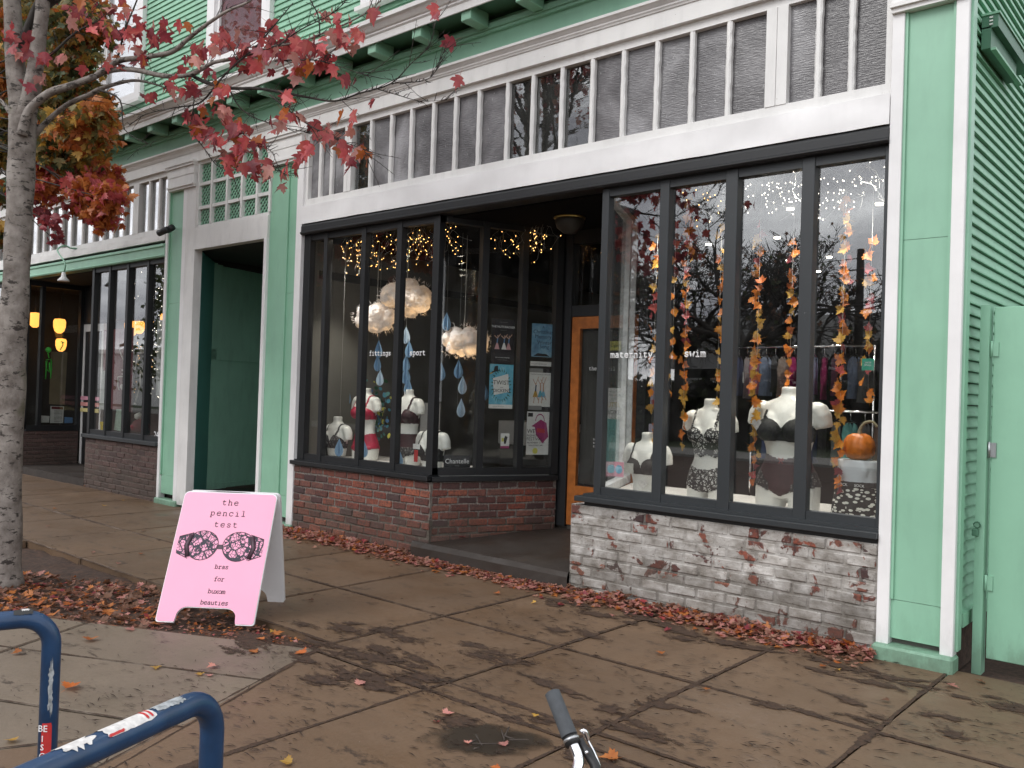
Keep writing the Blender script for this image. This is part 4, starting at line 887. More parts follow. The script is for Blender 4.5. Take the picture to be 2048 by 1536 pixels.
# wet spot with twigs
def puddle():
    m, t, b = newmat('wet_stain'); b.inputs['Base Color'].default_value = (.035, .026, .018, 1); b.inputs['Roughness'].default_value = .45
    uvn = t.nodes.new('ShaderNodeTexCoord'); mp_ = t.nodes.new('ShaderNodeVectorMath'); mp_.operation = 'LENGTH'; t.links.new(uvn.outputs['Object'], mp_.inputs[0])
    a = t.nodes.new('ShaderNodeMath'); a.operation = 'MULTIPLY_ADD'; t.links.new(tex(t, 7, 6), a.inputs[0]); a.inputs[1].default_value = -.28; t.links.new(mp_.outputs['Value'], a.inputs[2])
    k = ramp(t, a.outputs[0], [(.02, G3(.85)), (.09, (0, 0, 0))]); t.links.new(k, b.inputs['Alpha'])
puddle(); pc = at_z(975, 1480, .0075); mb = MB(); mb.add([(pc.x - .4, pc.y - .4, .0075), (pc.x + .4, pc.y - .4, .0075), (pc.x + .4, pc.y + .4, .0075), (pc.x - .4, pc.y + .4, .0075)], [(0, 1, 2, 3)])
o = mb.build('wet_patch', 'wet_stain', base=pc); o.scale = (1.25, .8, 1); o.rotation_euler.z = .7; tag(o, 'dark wet patch on the pavement with twigs and two pale leaves', 'wet patch', kind='stuff')
for i, (px, py) in enumerate([(950, 1490), (1020, 1478)]):
    p = at_z(px, py, .02); mb = MB()
    for k in range(4): mb.tube([p + Vector((random.uniform(-.03, .03), random.uniform(-.03, .03), 0)), p + Vector((random.uniform(-.1, .1), random.uniform(-.1, .1), .01))], .003, 5)
    tag(mb.build('twig', 'twig', base=p), 'small %s twig cluster lying in the dark wet patch' % ('left', 'right')[i], 'twig', 'twigs in the wet patch')

# ================================================================== RED MAPLE (foreground street tree)
def at_m(px, py, k=.35, off=0):     # branches lie near the upright plane y = -3.17 + k (x + 7.25)
    r = ray(px, py); t = (-3.17 + off + k * (CAM.x + 7.25) - CAM.y) / (r.y - k * r.x); return CAM + r * t
T = thing('red_maple_tree', 'slim maple with pale spotted bark and thinning red leaves, at the left edge', 'tree', (-7.26, -3.19, 0))
def P_(pts, k=.35, off=0): return [at_m(x, y, k, off) for x, y in pts]
def smooth_line(pts, rr, sub=4):
    out, ro = [], []; n = len(pts)
    for i in range(n - 1):
        p0, p1, p2, p3 = pts[max(i - 1, 0)], pts[i], pts[i + 1], pts[min(i + 2, n - 1)]
        for k in range(sub):
            t = k / sub; out.append(.5 * ((2 * p1) + (p2 - p0) * t + (2 * p0 - 5 * p1 + 4 * p2 - p3) * t * t + (3 * p1 - p0 - 3 * p2 + p3) * t ** 3)); ro.append(rr[i] + (rr[i + 1] - rr[i]) * t)
    out.append(pts[-1]); ro.append(rr[-1]); return out, ro
def limb(name, pts, rr, mat='bark_maple', parent=T, seg=10, rough=.0, label=None):
    p, r = smooth_line(pts, rr)
    r = [x * (1 + rough * noise.noise(Vector((i * .37, x * 50, 2)))) for i, x in enumerate(r)]
    if name == 'branch': r = [x * (.74 if x < .03 else .62) for x in r]
    mb = MB(); mb.tube(p, r, seg); o = mb.build(name, mat, parent)
    if label: o['label'] = label
    return o
tp = [(4, 1190), (8, 1130), (10, 1000), (14, 900), (22, 780), (20, 700), (30, 600), (36, 480), (40, 400), (44, 300), (46, 235)]
limb('trunk', P_(tp), [.170, .130, .114, .114, .106, .118, .100, .096, .096, .098, .104], seg=18, rough=.10)
limb('trunk_fork', P_([(42, 260), (38, 200), (30, 120), (24, 0), (15, -150), (5, -400), (0, -600)]), [.09, .078, .072, .066, .06, .045, .03], rough=.08)
limb('trunk_fork', P_([(46, 260), (62, 190), (70, 140), (80, 60), (86, 0), (95, -200), (80, -500)]), [.085, .07, .062, .055, .052, .04, .02], rough=.08)
BRN = [
 ([(44, 270), (58, 222), (97, 187), (140, 172), (190, 153)], [.07, .06, .05, .043, .038]),
 ([(190, 153), (234, 123), (278, 116), (330, 108), (351, 100), (378, 76), (416, 47), (455, 22), (498, 3), (540, -30)], [.035, .03, .027, .024, .023, .02, .017, .014, .011, .008]),
 ([(190, 153), (220, 141), (264, 139), (331, 152), (381, 149), (425, 126), (469, 117), (515, 103), (557, 91), (600, 85), (629, 73), (687, 50), (741, 20), (770, -10)], [.035, .03, .027, .025, .022, .019, .017, .015, .013, .012, .010, .008, .006, .004]),
 ([(381, 149), (410, 164), (457, 176), (513, 177), (560, 184), (618, 195), (670, 202), (721, 186), (782, 167), (823, 126), (858, 92), (871, 44)], [.018, .018, .017, .015, .013, .011, .009, .008, .006, .0045, .0035, .002]),
 ([(50, 300), (64, 278), (88, 249), (132, 211), (182, 188), (205, 176), (264, 161), (308, 168), (331, 176)], [.05, .042, .036, .030, .026, .022, .016, .010, .006]),
 ([(586, 6), (545, 55), (510, 95), (469, 130), (439, 161), (401, 205), (351, 215), (293, 228), (260, 250)], [.004, .006, .007, .008, .009, .009, .007, .005, .003]),
 ([(540, 190), (570, 214), (601, 239), (653, 270), (687, 284), (721, 297), (735, 310)], [.009, .007, .006, .005, .004, .003, .002]),
 ([(384, 158), (388, 200), (384, 258), (410, 299), (439, 334), (490, 338), (542, 331), (571, 352)], [.008, .006, .005, .0045, .004, .0035, .003, .002]),
 ([(755, 178), (789, 188), (840, 202), (892, 200)], [.005, .004, .003, .0015]),
 ([(800, 168), (850, 160), (868, 147), (880, 120), (892, 96)], [.004, .003, .0025, .002, .0015]),
 ([(550, 122), (600, 120), (640, 122), (700, 140), (735, 152)], [.008, .006, .005, .003, .002]),
 ([(200, 180), (240, 200), (250, 260), (300, 290)], [.012, .008, .005, .002]), ([(60, 120), (100, 110), (150, 66), (200, 40)], [.02, .015, .01, .005]),
 ([(38, 240), (20, 225), (0, 200), (-60, 160)], [.03, .025, .02, .012]), ([(234, 123), (250, 60), (270, 10), (290, -40)], [.012, .01, .008, .005]), ([(640, 70), (636, 30), (620, 0), (610, -20)], [.006, .005, .004, .003]),
 ([(557, 91), (600, 60), (660, 30), (690, 5)], [.007, .006, .004, .002]), ([(470, 240), (500, 285), (540, 300), (560, 345)], [.005, .004, .003, .002]), ([(457, 176), (480, 215), (520, 240), (600, 262), (640, 265)], [.008, .006, .005, .003, .002])]
TW = []
for bi, (pts, rr) in enumerate(BRN):
    limb('branch', P_(pts, off=.04 * (bi % 5 - 2)), rr, 'bark_maple' if max(rr) > .02 else 'bark_dark', seg=8, rough=.1)
# fine spur twigs, too many to pick apart
mb = MB(); tips = []
for bi, (pts, rr) in enumerate(BRN):
    if max(rr) > .05: continue
    W_ = P_(pts, off=.04 * (bi % 5 - 2)); ln, _ = smooth_line(W_, rr, 8)
    for i in range(2, len(ln)):
        for q in range(2):
            if random.random() < .55:
                d0 = (ln[i] - ln[i - 1]).normalized(); l = random.uniform(.05, .30) if random.random() < .35 else random.uniform(.02, .07)
                dd = (d0 * .9 + Vector((random.gauss(0, .5), random.gauss(0, .5), random.gauss(.15, .5)))).normalized()
                e = ln[i] + dd * l; mid = ln[i] + dd * l * .5 + Vector((0, 0, random.uniform(-.01, .02))); mb.tube([ln[i], mid, e], [.003, .0022, .0012], 4, cap=False)
                if l > .08:
                    tips.append(e)
                    for z_ in range(3):
                        q0_ = ln[i] + dd * l * random.uniform(.3, .95); mb.tube([q0_, q0_ + Vector((random.gauss(0, 1), random.gauss(0, 1), random.gauss(0, 1))).normalized() * .02], [.0018, .001], 3, cap=False)
o = mb.build('spur_twigs', 'bark_dark', T); o['kind'] = 'stuff'
CL = [(20, 70, 26, 9), (55, 90, 24, 8), (35, 112, 10, 3), (85, 122, 8, 3), (118, 122, 12, 3), (60, 175, 14, 4), (85, 165, 10, 3), (150, 30, 25, 6), (160, 8, 14, 4), (245, 8, 24, 9), (270, 60, 24, 9), (300, 75, 22, 9), (230, 75, 24, 8), (330, 50, 24, 8), (200, 60, 18, 5), (300, 118, 20, 7), (250, 110, 22, 7), (215, 130, 14, 4), (163, 145, 10, 2),
      (430, 95, 16, 7), (455, 85, 18, 6), (405, 110, 14, 5), (380, 125, 10, 4), (500, 118, 20, 9), (480, 100, 18, 6), (545, 85, 24, 8), (560, 110, 16, 6), (590, 95, 24, 10), (620, 130, 20, 10), (600, 78, 18, 6), (345, 165, 16, 5), (360, 190, 14, 5), (380, 170, 12, 4), (300, 200, 10, 3), (440, 170, 14, 5), (410, 150, 14, 4), (500, 140, 12, 4), (525, 120, 14, 5),
      (375, 235, 14, 5), (410, 235, 22, 8), (445, 228, 16, 6), (470, 245, 14, 5), (400, 262, 14, 5), (425, 275, 12, 4), (475, 262, 16, 7), (500, 268, 10, 4), (430, 300, 14, 5), (465, 310, 20, 9), (490, 290, 16, 6), (515, 285, 10, 4), (500, 335, 16, 6), (530, 345, 14, 5), (450, 330, 12, 4), (565, 355, 10, 4), (560, 375, 6, 2), (570, 195, 12, 4), (580, 220, 14, 5), (555, 245, 12, 4),
      (650, 115, 20, 5), (640, 95, 16, 4), (600, 140, 18, 7), (655, 30, 20, 4), (690, 55, 22, 5), (712, 75, 14, 5), (695, 95, 10, 3), (675, 80, 14, 4), (745, 30, 10, 3), (655, 128, 10, 3), (600, 240, 12, 3), (640, 255, 16, 5), (655, 280, 16, 5), (610, 300, 12, 4), (595, 325, 12, 4), (620, 300, 10, 3), (690, 300, 12, 4), (700, 325, 10, 3), (725, 310, 14, 5), (700, 265, 8, 2), (705, 165, 8, 3), (670, 150, 6, 2), (872, 28, 7, 2), (897, 88, 4, 1), (912, 165, 6, 2), (742, 205, 5, 2), (680, 235, 5, 1), (712, 235, 4, 1), (577, 110, 20, 6), (540, 130, 20, 5)]
reds = ['leaf_red', 'leaf_dark_red', 'leaf_pink', 'leaf_rust']
cnt = 0; rest = []
random.shuffle(CL)
def hang(): return Matrix.Rotation(random.uniform(0, 6.283), 3, 'Z') @ Matrix.Rotation(math.pi / 2 + random.gauss(.35, .45), 3, 'X') @ Matrix.Rotation(math.pi + random.gauss(0, .5), 3, 'Z')
def face_cam(): # hanging leaf loosely turned to the street
    return Matrix.Rotation(random.gauss(-.7, 1.0), 3, 'Z') @ Matrix.Rotation(math.pi / 2 + random.gauss(-.1, .4), 3, 'X') @ Matrix.Rotation(math.pi + random.gauss(0, .6), 3, 'Z')
for cx_, cy_, r_, n in CL:
    for i in range(n):
        p = at_m(cx_ + random.gauss(0, r_ * .7), cy_ + random.gauss(0, r_ * .6), off=random.gauss(0, .12)); s_ = random.uniform(.085, .15); c_ = random.choices(range(4), [48, 26, 16, 10])[0]
        if cnt < 298 and s_ > .09: single_leaf('leaf', reds[c_], p, face_cam(), s_, T, (4, 8)); cnt += 1
        else: rest.append((p, face_cam(), s_, c_))
for e in tips:
    if random.random() < .07: rest.append((e, face_cam(), random.uniform(.05, .09), random.randrange(4)))
# the crown that the panes mirror: limbs leaning over the pavement, above the frame
mb = MB(); crown = []
def grow(p, d_, l, r, depth):
    n = 4; pts = [p]; dd = d_.copy()
    for i in range(n):
        dd = (dd + Vector((random.gauss(0, .12), random.gauss(0, .12), random.gauss(.02, .10)))).normalized(); pts.append(pts[-1] + dd * l / n)
    mb.tube(pts, [r * (1 - .5 * i / n) for i in range(n + 1)], 6 if r > .01 else 4, cap=False)
    if depth == 0: crown.extend(pts[1:]); return
    for k in range(3 if depth > 1 else 4):
        q = pts[random.randint(1, n)]; nd = (dd + Vector((random.gauss(0, .55), random.gauss(0, .55), random.gauss(.1, .4)))).normalized(); grow(q, nd, l * .62, r * .5, depth - 1)
for (px_, py_), d_, l in [((30, 120), (.5, .2, .9), 1.7), ((86, 0), (.9, .5, .55), 1.9), ((80, 20), (.2, .9, .8), 1.6), ((24, 0), (-.7, -.1, .8), 1.6), ((60, -150), (.8, -.2, .7), 1.9), ((20, -150), (-.2, .7, .8), 1.5), ((95, -200), (.35, .1, 1), 1.9)]:
    grow(at_m(px_, py_), Vector(d_).normalized(), l, .035, 3)
o = mb.build('crown_branches', 'bark_dark', T); o['kind'] = 'stuff'
for p in crown:
    if p.z < 4.75 : continue
    for k in range(2):
        if random.random() < .75: rest.append((p + Vector((random.gauss(0, .08), random.gauss(0, .08), random.gauss(-.03, .08))), hang(), random.uniform(.07, .12), random.choices(range(4), [40, 35, 10, 15])[0]))
o = leaf_cloud('foliage', rest, reds, T, (-7.26, -3.19, 0), (4, 8)); o['kind'] = 'stuff'
# ---- second street tree behind it (olive and orange foliage)
T2 = thing('street_maple_tree', 'dense olive and orange maple crown behind the slim red one, far left', 'tree', (-12.6, -3.3, -.05))
limb('trunk', [Vector(v) for v in [(-12.6, -3.3, -.05), (-12.62, -3.28, 1.2), (-12.5, -3.2, 2.6), (-12.3, -3.1, 3.8), (-12.1, -2.9, 5.2), (-11.9, -2.7, 7.0)]], [.17, .13, .12, .11, .07, .03], 'bark_maple', T2, 14, .08)
mb = MB(); it = []
spots = [(10, 30, 40, 'g'), (60, 60, 45, 'g'), (110, 30, 40, 'g'), (150, 60, 40, 'g'), (100, 110, 50, 'g'), (140, 130, 40, 'g'), (180, 20, 28, 'g'), (110, 180, 40, 'g'), (20, 150, 35, 'o'), (10, 200, 30, 'o'), (15, 250, 32, 'g'), (20, 320, 34, 'g'), (110, 240, 45, 'g'), (160, 210, 42, 'g'), (200, 240, 26, 'm'), (130, 290, 45, 'g'), (170, 270, 38, 'm'), (90, 320, 35, 'r'), (110, 340, 34, 'r'), (150, 330, 34, 'r'), (180, 350, 32, 'r'), (190, 390, 34, 'r'), (220, 400, 24, 'r'), (175, 420, 25, 'r'), (205, 440, 20, 'r'), (10, 400, 25, 'g'), (10, 470, 22, 'g'), (60, 400, 24, 'd'), (105, 450, 13, 'd'), (90, 430, 12, 'd'), (110, 480, 10, 'd'), (20, 60, 30, 'o'), (8, 300, 20, 'o'), (215, 350, 18, 'r'), (60, 20, 30, 'g'), (185, 60, 22, 'm'), (195, 205, 22, 'm'), (90, 380, 22, 'r')]
for x_, y_, r_, c_ in spots:
    yy = random.uniform(-2.3, -1.5); c0 = at_y(x_, y_, yy); mb.tube(smooth_line([Vector((-12.2, -3.0, 4.0 + .3 * (yy + 2))), (Vector((-12.2, -3.0, 4.0)) + c0) / 2 + Vector((random.uniform(-.3, .3), random.uniform(-.3, .3), random.uniform(.1, .6))), c0], [.04, .02, .006])[0], [.012 * (1 - i / 9) + .003 for i in range(9)], 5, cap=False)
    pool = {'g': [0, 0, 0, 1, 1, 2, 4], 'o': [3, 3, 2, 0], 'm': [0, 2, 4, 3, 0], 'r': [2, 2, 5, 3, 5], 'd': [5, 6, 6]}[c_]
    n = int(r_ * r_ * (.24 if c_ != 'd' else .12))
    for i in range(n):
        v = Vector((random.gauss(0, 1), random.gauss(0, 1), random.gauss(0, 1))); v = v.normalized() * min(1.25, abs(random.gauss(.7, .35))); rr_ = r_ * (c0 - CAM).length / FPX
        p = c0 + Vector((v.x * rr_, v.y * rr_ * 1.3, v.z * rr_)); it.append((p, hang(), random.uniform(.08, .15), random.choice(pool)))
for i in range(2600):      # rest of the crown, to the left and above the frame
    v = Vector((random.gauss(0, 1), random.gauss(0, 1), random.gauss(0, 1))).normalized() * random.random() ** .4; p = Vector((-13.2, -3.1, 6.2)) + Vector((v.x * 2.6, v.y * 1.9, v.z * 2.2))
    it.append((p, hang(), random.uniform(.09, .16), random.choice([0, 0, 1, 2, 3])))
o = mb.build('branches', 'bark_dark', T2); o['kind'] = 'stuff'
o = leaf_cloud('foliage', it, ['leaf_olive', 'leaf_green', 'leaf_rust', 'leaf_orange', 'leaf_yellow', 'leaf_red', 'leaf_dark_red'], T2, (-12.6, -3.3, -.05), (0, 4)); o['kind'] = 'stuff'

# ================================================================== PINK SANDWICH BOARD SIGN
FL_, FR_ = at_z(309, 1243, 0), at_z(507, 1252, 0); su = (FR_ - FL_).normalized(); sn = Vector((su.y, -su.x, 0))   # sn faces the camera
SG = thing('sandwich_board_sign', 'pink and white folding pavement sign with typewriter lettering and a printed strapless bra', 'sign', FL_ + su * .3 - sn * .3)
def rrect(w, h, r, cut=True, n=5):
    P = []
    def arc(cx, cy, a0, a1, rr, k=n):
        for i in range(k + 1): a = rad(a0 + (a1 - a0) * i / k); P.append((cx + rr * math.cos(a), cy + rr * math.sin(a)))
    arc(w - r, h - r, 0, 90, r); arc(r, h - r, 90, 180, r); arc(.02, .02, 180, 270, .02, 3)
    if cut:
        P.append((.125, 0)); P.append((.13, .03)); arc(.20, .03 + .005, 180, 90, .07, 5); arc(w - .20, .035, 90, 0, .07, 5); P.append((w - .13, .03)); P.append((w - .125, 0))
    arc(w - .02, .02, 270, 360, .02, 3); return P
SW, SH = (FR_ - FL_).length, .875
lean = .42; up = (Vector((0, 0, .83)) - sn * lean); sup = up.normalized(); SH = up.length; snn = su.cross(sup)
def SP(x, y, o=0): return FL_ + su * x + sup * y + snn * o
out = rrect(SW, SH, .035)
def ngon_panel(out, f, th, name, mat, parent, bev=0):
    mb = MB(); mb.prism([f(x, y, 0) for x, y in out], f(0, 0, th) - f(0, 0, 0)); o = mb.build(name, mat, parent); return o
ngon_panel(out, lambda x, y, o: SP(x, y, o - .022), .018, 'front_panel', 'white_plastic', SG)
ngon_panel([(x * .985 + SW * .0075, y * .985 + SH * .0075) for x, y in out], lambda x, y, o: SP(x, y, o - .0038), .0035, 'front_face', 'sign_pink', SG)
BL = FL_ - sn * .70; up2 = Vector((0, 0, .83)) + sn * .20; s2 = up2.normalized(); sn2 = su.cross(s2)
def SP2(x, y, o=0): return BL + su * x + s2 * y + sn2 * o
ngon_panel(rrect(SW, up2.length, .035), lambda x, y, o: SP2(x, y, o), .03, 'back_panel', 'white_plastic', SG)
mb = MB(); mb.obox(SP(.06, SH - .012, -.09), su * (SW - .12), sup * .012, snn * .08); mb.build('hinge_cap', 'white_plastic', SG)
mb = MB(); mb.tube([SP(.14, SH + .004, -.03), SP(.22, SH + .018, -.05), SP(.32, SH + .012, -.03), SP(.42, SH + .016, -.05), SP(.50, SH + .002, -.03)], .006, 6, flat=snn); mb.build('carry_strap', 'black_rubber', SG)
for x in (.07, SW - .07): MB().box(-.012, .012, -.012, .012, 0, .018).build('rubber_foot', 'black_rubber', SG, base=(0, 0, 0)).location = SP2(x, .0, .015) - BASE[SG.name]
T_ = .0002
for s_, yy, sz, sp_ in (('the', .835, .058, .74), ('pencil', .755, .058, .76), ('test', .672, .058, .76)):
    letters_w = len(s_) * sp_ * sz; o = letters(MB(), s_, SP(SW * .52 - letters_w / 2, yy - .0, T_), su, sup, sz, .105, sp_).build('lettering', 'sign_ink', SG); o['label'] = 'typewriter lettering ' + s_
for s_, yy in (('bras', .375), ('for', .290), ('buxom', .205), ('beauties', .128)):
    sz = .043; sp_ = .56; lw = len(s_) * sp_ * sz; o = letters(MB(), s_, SP(SW * .56 - lw / 2, yy, T_), su, sup, sz, .125, sp_, slant=.05).build('lettering', 'sign_ink', SG); o['label'] = 'small lettering ' + s_
# strapless bra print
def cup(cx, sgn):
    P = []
    for i in range(25): a = 2 * math.pi * i / 24; P.append((cx + .112 * math.cos(a) * (1 + .05 * math.sin(a)), .535 + .105 * math.sin(a)))
    return P[:-1]
for sgn, cx in ((-1, SW * .5 - .128), (1, SW * .5 + .128)):
    mb = MB(); pts = cup(cx, sgn); mb.add([SP(x, y, .0006) for x, y in pts], [tuple(range(len(pts)))]); mb.build('printed_cup', 'printed_lace', SG)
    e = cx + sgn * .075; o_ = SW * .5 + sgn * .300
    w_ = [(e, .620), (o_, .590), (o_ - sgn * -.004, .535), (o_ + sgn * .002, .475), (e, .440)]
    if sgn < 0: w_ = w_[::-1]
    mb = MB(); mb.add([SP(x, y, .0012) for x, y in w_], [tuple(range(5))[::-1]]); mb.build('printed_wing', 'printed_lace', SG)
    mb = MB(); ring = [SP(x, y, .0012) for x, y in pts]; mb.tube(ring + [ring[0]], .0022, 4, flat=snn); mb.tube([SP(e, .622, .001), SP(o_, .592, .001)], .0035, 4, flat=snn); mb.tube([SP(e + sgn * .01, .438, .001), SP(o_, .474, .001)], .002, 4, flat=snn)
    mb.tube([SP(e + sgn * .012, .61, .001), SP(e + sgn * .035, .53, .001), SP(e + sgn * .012, .45, .001)], .018, 4, flat=snn); mb.build('printed_seam', 'sign_ink', SG)
mb = MB(); mb.add([SP(x, y, .0008) for x, y in [(SW * .5 - .030, .512), (SW * .5 + .030, .512), (SW * .5 + .022, .545), (SW * .5 - .022, .545)]], [(0, 1, 2, 3)]); mb.build('printed_bridge', 'sign_ink', SG)

# ================================================================== BLUE BIKE RACKS
plain('sticker_white', (.62, .60, .58), .5, .25, 60); plain('sticker_red', (.5, .03, .03), .45, .1, 40); plain('sticker_grey', (.32, .34, .35), .5, .4, 70); plain('sticker_black', (.015, .015, .015), .5, .2, 40)
def rackt(label, A_, B_, top=.895, r=.0275):
    A_, B_ = Vector(A_), Vector(B_); dd = (B_ - A_).normalized(); R_ = .085; T = thing('bike_rack', label, 'bike rack', A_)
    pts = [A_.copy(), A_ + Vector((0, 0, top - R_))]
    for i in range(1, 8): a = rad(90 * i / 8); pts.append(A_ + Vector((0, 0, top - R_)) + dd * (R_ * (1 - math.cos(a))) + Vector((0, 0, R_ * math.sin(a))))
    pts += [A_ + dd * R_ + Vector((0, 0, top)), B_ - dd * R_ + Vector((0, 0, top))]
    for i in range(1, 8): a = rad(90 * i / 8); pts.append(B_ + Vector((0, 0, top - R_)) - dd * (R_ * (1 - math.sin(a))) + Vector((0, 0, R_ * math.cos(a))))
    pts += [B_ + Vector((0, 0, top - R_)), B_.copy()]
    MB().tube(pts, r, 24).build('hoop', 'rack_blue', T)
    for P in (A_, B_): MB().lathe([(.07, 0), (.07, .008), (.066, .010), (.03, .010)], P, 20).build('floor_flange', 'rack_blue', T)
    return T, A_, B_, dd
def sticker(T, p, ax, r, l, a0, a1, mat, name='sticker', ragged=0.0, lift=.0012, seed=1):
    """thin label wrapped round a straight tube: p start on the axis, ax axis dir, angles measured from straight up / from -y"""
    ax = Vector(ax).normalized(); ref = Vector((0, 0, 1)) if abs(ax.z) < .8 else Vector((0, -1, 0)); e1 = (ref - ax * ref.dot(ax)).normalized(); e2 = ax.cross(e1); rn = random.Random(seed)
    nu, nv_ = 14, 10; vs = []
    for i in range(nu + 1):
        for j in range(nv_ + 1):
            u, v = i / nu, j / nv_
            uu = u + (rn.uniform(-1, 1) * ragged if i in (0, nu) else 0); vv = v + (rn.uniform(-1, 1) * ragged if j in (0, nv_) else 0)
            cr = .10; du = min(u, 1 - u)
            if du < cr: vv = .5 + (vv - .5) * (1 - .18 * ((cr - du) / cr) ** 2)
            a = rad(a0 + (a1 - a0) * vv); vs.append(Vector(p) + ax * (l * uu) + (e1 * math.cos(a) + e2 * math.sin(a)) * (r + lift))
    mb = MB(); mb.add(vs, [(i * (nv_ + 1) + j, (i + 1) * (nv_ + 1) + j, (i + 1) * (nv_ + 1) + j + 1, i * (nv_ + 1) + j + 1) for i in range(nu) for j in range(nv_)], sm=True)
    return mb.build(name, mat, T), e1, e2
def rack_ab(px, py, dep, qx, qy):
    a = CAM + ray(px, py) * dep; q = at_z(qx, qy, .85); a.z = q.z = 0; dd_ = (q - a).normalized(); return a, a + dd_ * .72
R2, a2, b2, d2 = rackt('blue tubular bike rack nearest the camera with white peeling stickers on its top bar', *rack_ab(424, 1470, 2.05, 178, 1523), .872)
def on2(t): return a2 + d2 * t + Vector((0, 0, .872))
def tube_t(px, py):   # distance along the top bar seen at this sight line
    best = min((abs((on2(t) - CAM).normalized().cross(ray(px, py).normalized()).length), t) for t in [i * .005 for i in range(-10, 150)]); return best[1]
t0, t1 = tube_t(205, 1500), tube_t(305, 1460); sticker(R2, on2(t0), on2(t1) - on2(t0), .0275, abs(t1 - t0), -62, 52, 'sticker_white', ragged=.02, seed=3)
sticker(R2, on2(t0 + (t1 - t0) * .80), on2(t1) - on2(t0), .0275, abs(t1 - t0) * .05, -50, 42, 'sticker_red', ragged=.05, lift=.002, seed=5); sticker(R2, on2(t0 + (t1 - t0) * .9), on2(t1) - on2(t0), .0275, abs(t1 - t0) * .045, -44, 40, 'sticker_red', ragged=.05, lift=.002, seed=6); sticker(R2, on2(t0 + (t1 - t0) * .02), on2(t1) - on2(t0), .0275, abs(t1 - t0) * .3, 38, 50, 'sticker_red', ragged=.08, lift=.002, seed=9)
t0, t1 = tube_t(308, 1450), tube_t(358, 1420); sticker(R2, on2(t0), on2(t1) - on2(t0), .0275, abs(t1 - t0), -40, 35, 'sticker_grey', ragged=.08, seed=8)
t0, t1 = tube_t(120, 1545), tube_t(182, 1518); sticker(R2, on2(t0), on2(t1) - on2(t0), .0275, abs(t1 - t0), -48, 40, 'sticker_white', ragged=.16, seed=12)
R1, a1_, b1, d1 = rackt('blue tubular bike rack at the left edge with a red sticker on its leg', *rack_ab(101, 1340, 2.68, 0, 1257), .872)
ax = (0, 0, 1); sticker(R1, a1_ + Vector((0, 0, .40)), ax, .0275, .155, 28, 88, 'sticker_red', seed=2)
font_text('lettering', 'BE', a1_ + Vector((.0, -.0, .53)) + Vector((.62, -.78, 0)) * .0305 , Vector((.78, .62, 0)), (0, 0, 1), .028, 'decal_white', R1)
font_text('lettering', 'I\nS\nC', a1_ + Vector((.0, -.0, .50)) + Vector((.62, -.78, 0)) * .0305 , Vector((.78, .62, 0)), (0, 0, 1), .026, 'decal_white', R1)
sticker(R1, a1_ + d1 * .055 + Vector((0, 0, .872)), d1, .0275, .05, -50, 30, 'sticker_black', ragged=.05, seed=4); sticker(R1, a1_ + d1 * .065 + Vector((0, 0, .872)), d1, .0275, .02, -20, 20, 'sticker_white', ragged=.2, lift=.0022, seed=14)
sticker(R1, a1_ + d1 * .21 + Vector((0, 0, .872)), d1, .0275, .09, -62, 35, 'sticker_white', ragged=.02, seed=15)
sticker(R1, a1_ + Vector((0, 0, .60)), ax, .0275, .13, 60, 84, 'sticker_grey', ragged=.25, seed=16)

# ================================================================== BICYCLE (only its handlebar end is in view)
def at_d(px, py, dist): return CAM + ray(px, py) * dist
BK = thing('bicycle', 'bicycle with chrome handlebar and black foam grip poking in at the bottom edge', 'bicycle', (-.55, -4.9, 0))
g0, g1 = at_d(1104, 1384, 1.86), at_d(1139, 1472, 1.80); gd = (g1 - g0)
MB().tube([g0 - gd * .015, g0, g0 + gd * .02, g0 + gd * .5, g1 - gd * .02, g1], [.010, .0135, .0165, .0165, .0170, .0175], 20).build('grip', 'foam_grip' if 'foam_grip' in MATS else plain('foam_grip', (.055, .06, .066), .8, .15, 60, .2, 400).name, BK)
MB().lathe([(.0, 0), (.0185, 0), (.0185, .006), (.0, .006)], (0, 0, 0), 20)
bar = [g1 - gd * .05, at_d(1147, 1490, 1.79), at_d(1156, 1512, 1.775), at_d(1157, 1528, 1.76), at_d(1150, 1548, 1.74), at_d(1140, 1575, 1.70), at_d(1150, 1640, 1.60), at_d(1230, 1720, 1.5)]
bp, br_ = smooth_line(bar, [.0112] * len(bar)); MB().tube(bp, .0112, 16).build('handlebar', 'chrome', BK)
cl = at_d(1143, 1481, 1.795); MB().tube([cl - gd * .12, cl + gd * .10], .0165, 16).build('lever_clamp', 'black_rubber', BK)
MB().tube([cl - gd * .04, cl + gd * .02], .0172, 16).build('clamp_band', 'metal_grey', BK)
l0 = at_d(1160, 1478, 1.80); MB().tube(smooth_line([l0, at_d(1170, 1497, 1.79), at_d(1181, 1515, 1.78), at_d(1190, 1531, 1.77), at_d(1192, 1540, 1.765)], [.007, .010, .012, .011, .010])[0], [.007] * 5 + [.0105] * 12, 12).build('lever_body', 'black_rubber', BK)
MB().tube(smooth_line([at_d(1163, 1466, 1.82), at_d(1169, 1464, 1.82), at_d(1176, 1482, 1.82), at_d(1188, 1505, 1.81), at_d(1200, 1535, 1.80)], [.006] * 5)[0], [.0065] * 8 + [.003] * 9, 8, flat=CF).build('brake_lever', 'chrome', BK)
MB().tube([at_d(1173, 1504, 1.77), at_d(1173.6, 1505, 1.765)], .0035, 8).build('pivot_screw', 'chrome', BK)
hs_ = Vector(bp[-1]); MB().tube([hs_, Vector((-.50, -4.75, .95)), Vector((-.52, -4.72, .62))], .014, 12).build('stem', 'chrome', BK)
MB().tube([Vector((-.52, -4.72, .66)), Vector((-.72, -4.62, .34))], .012, 10).build('fork', 'metal_grey', BK)
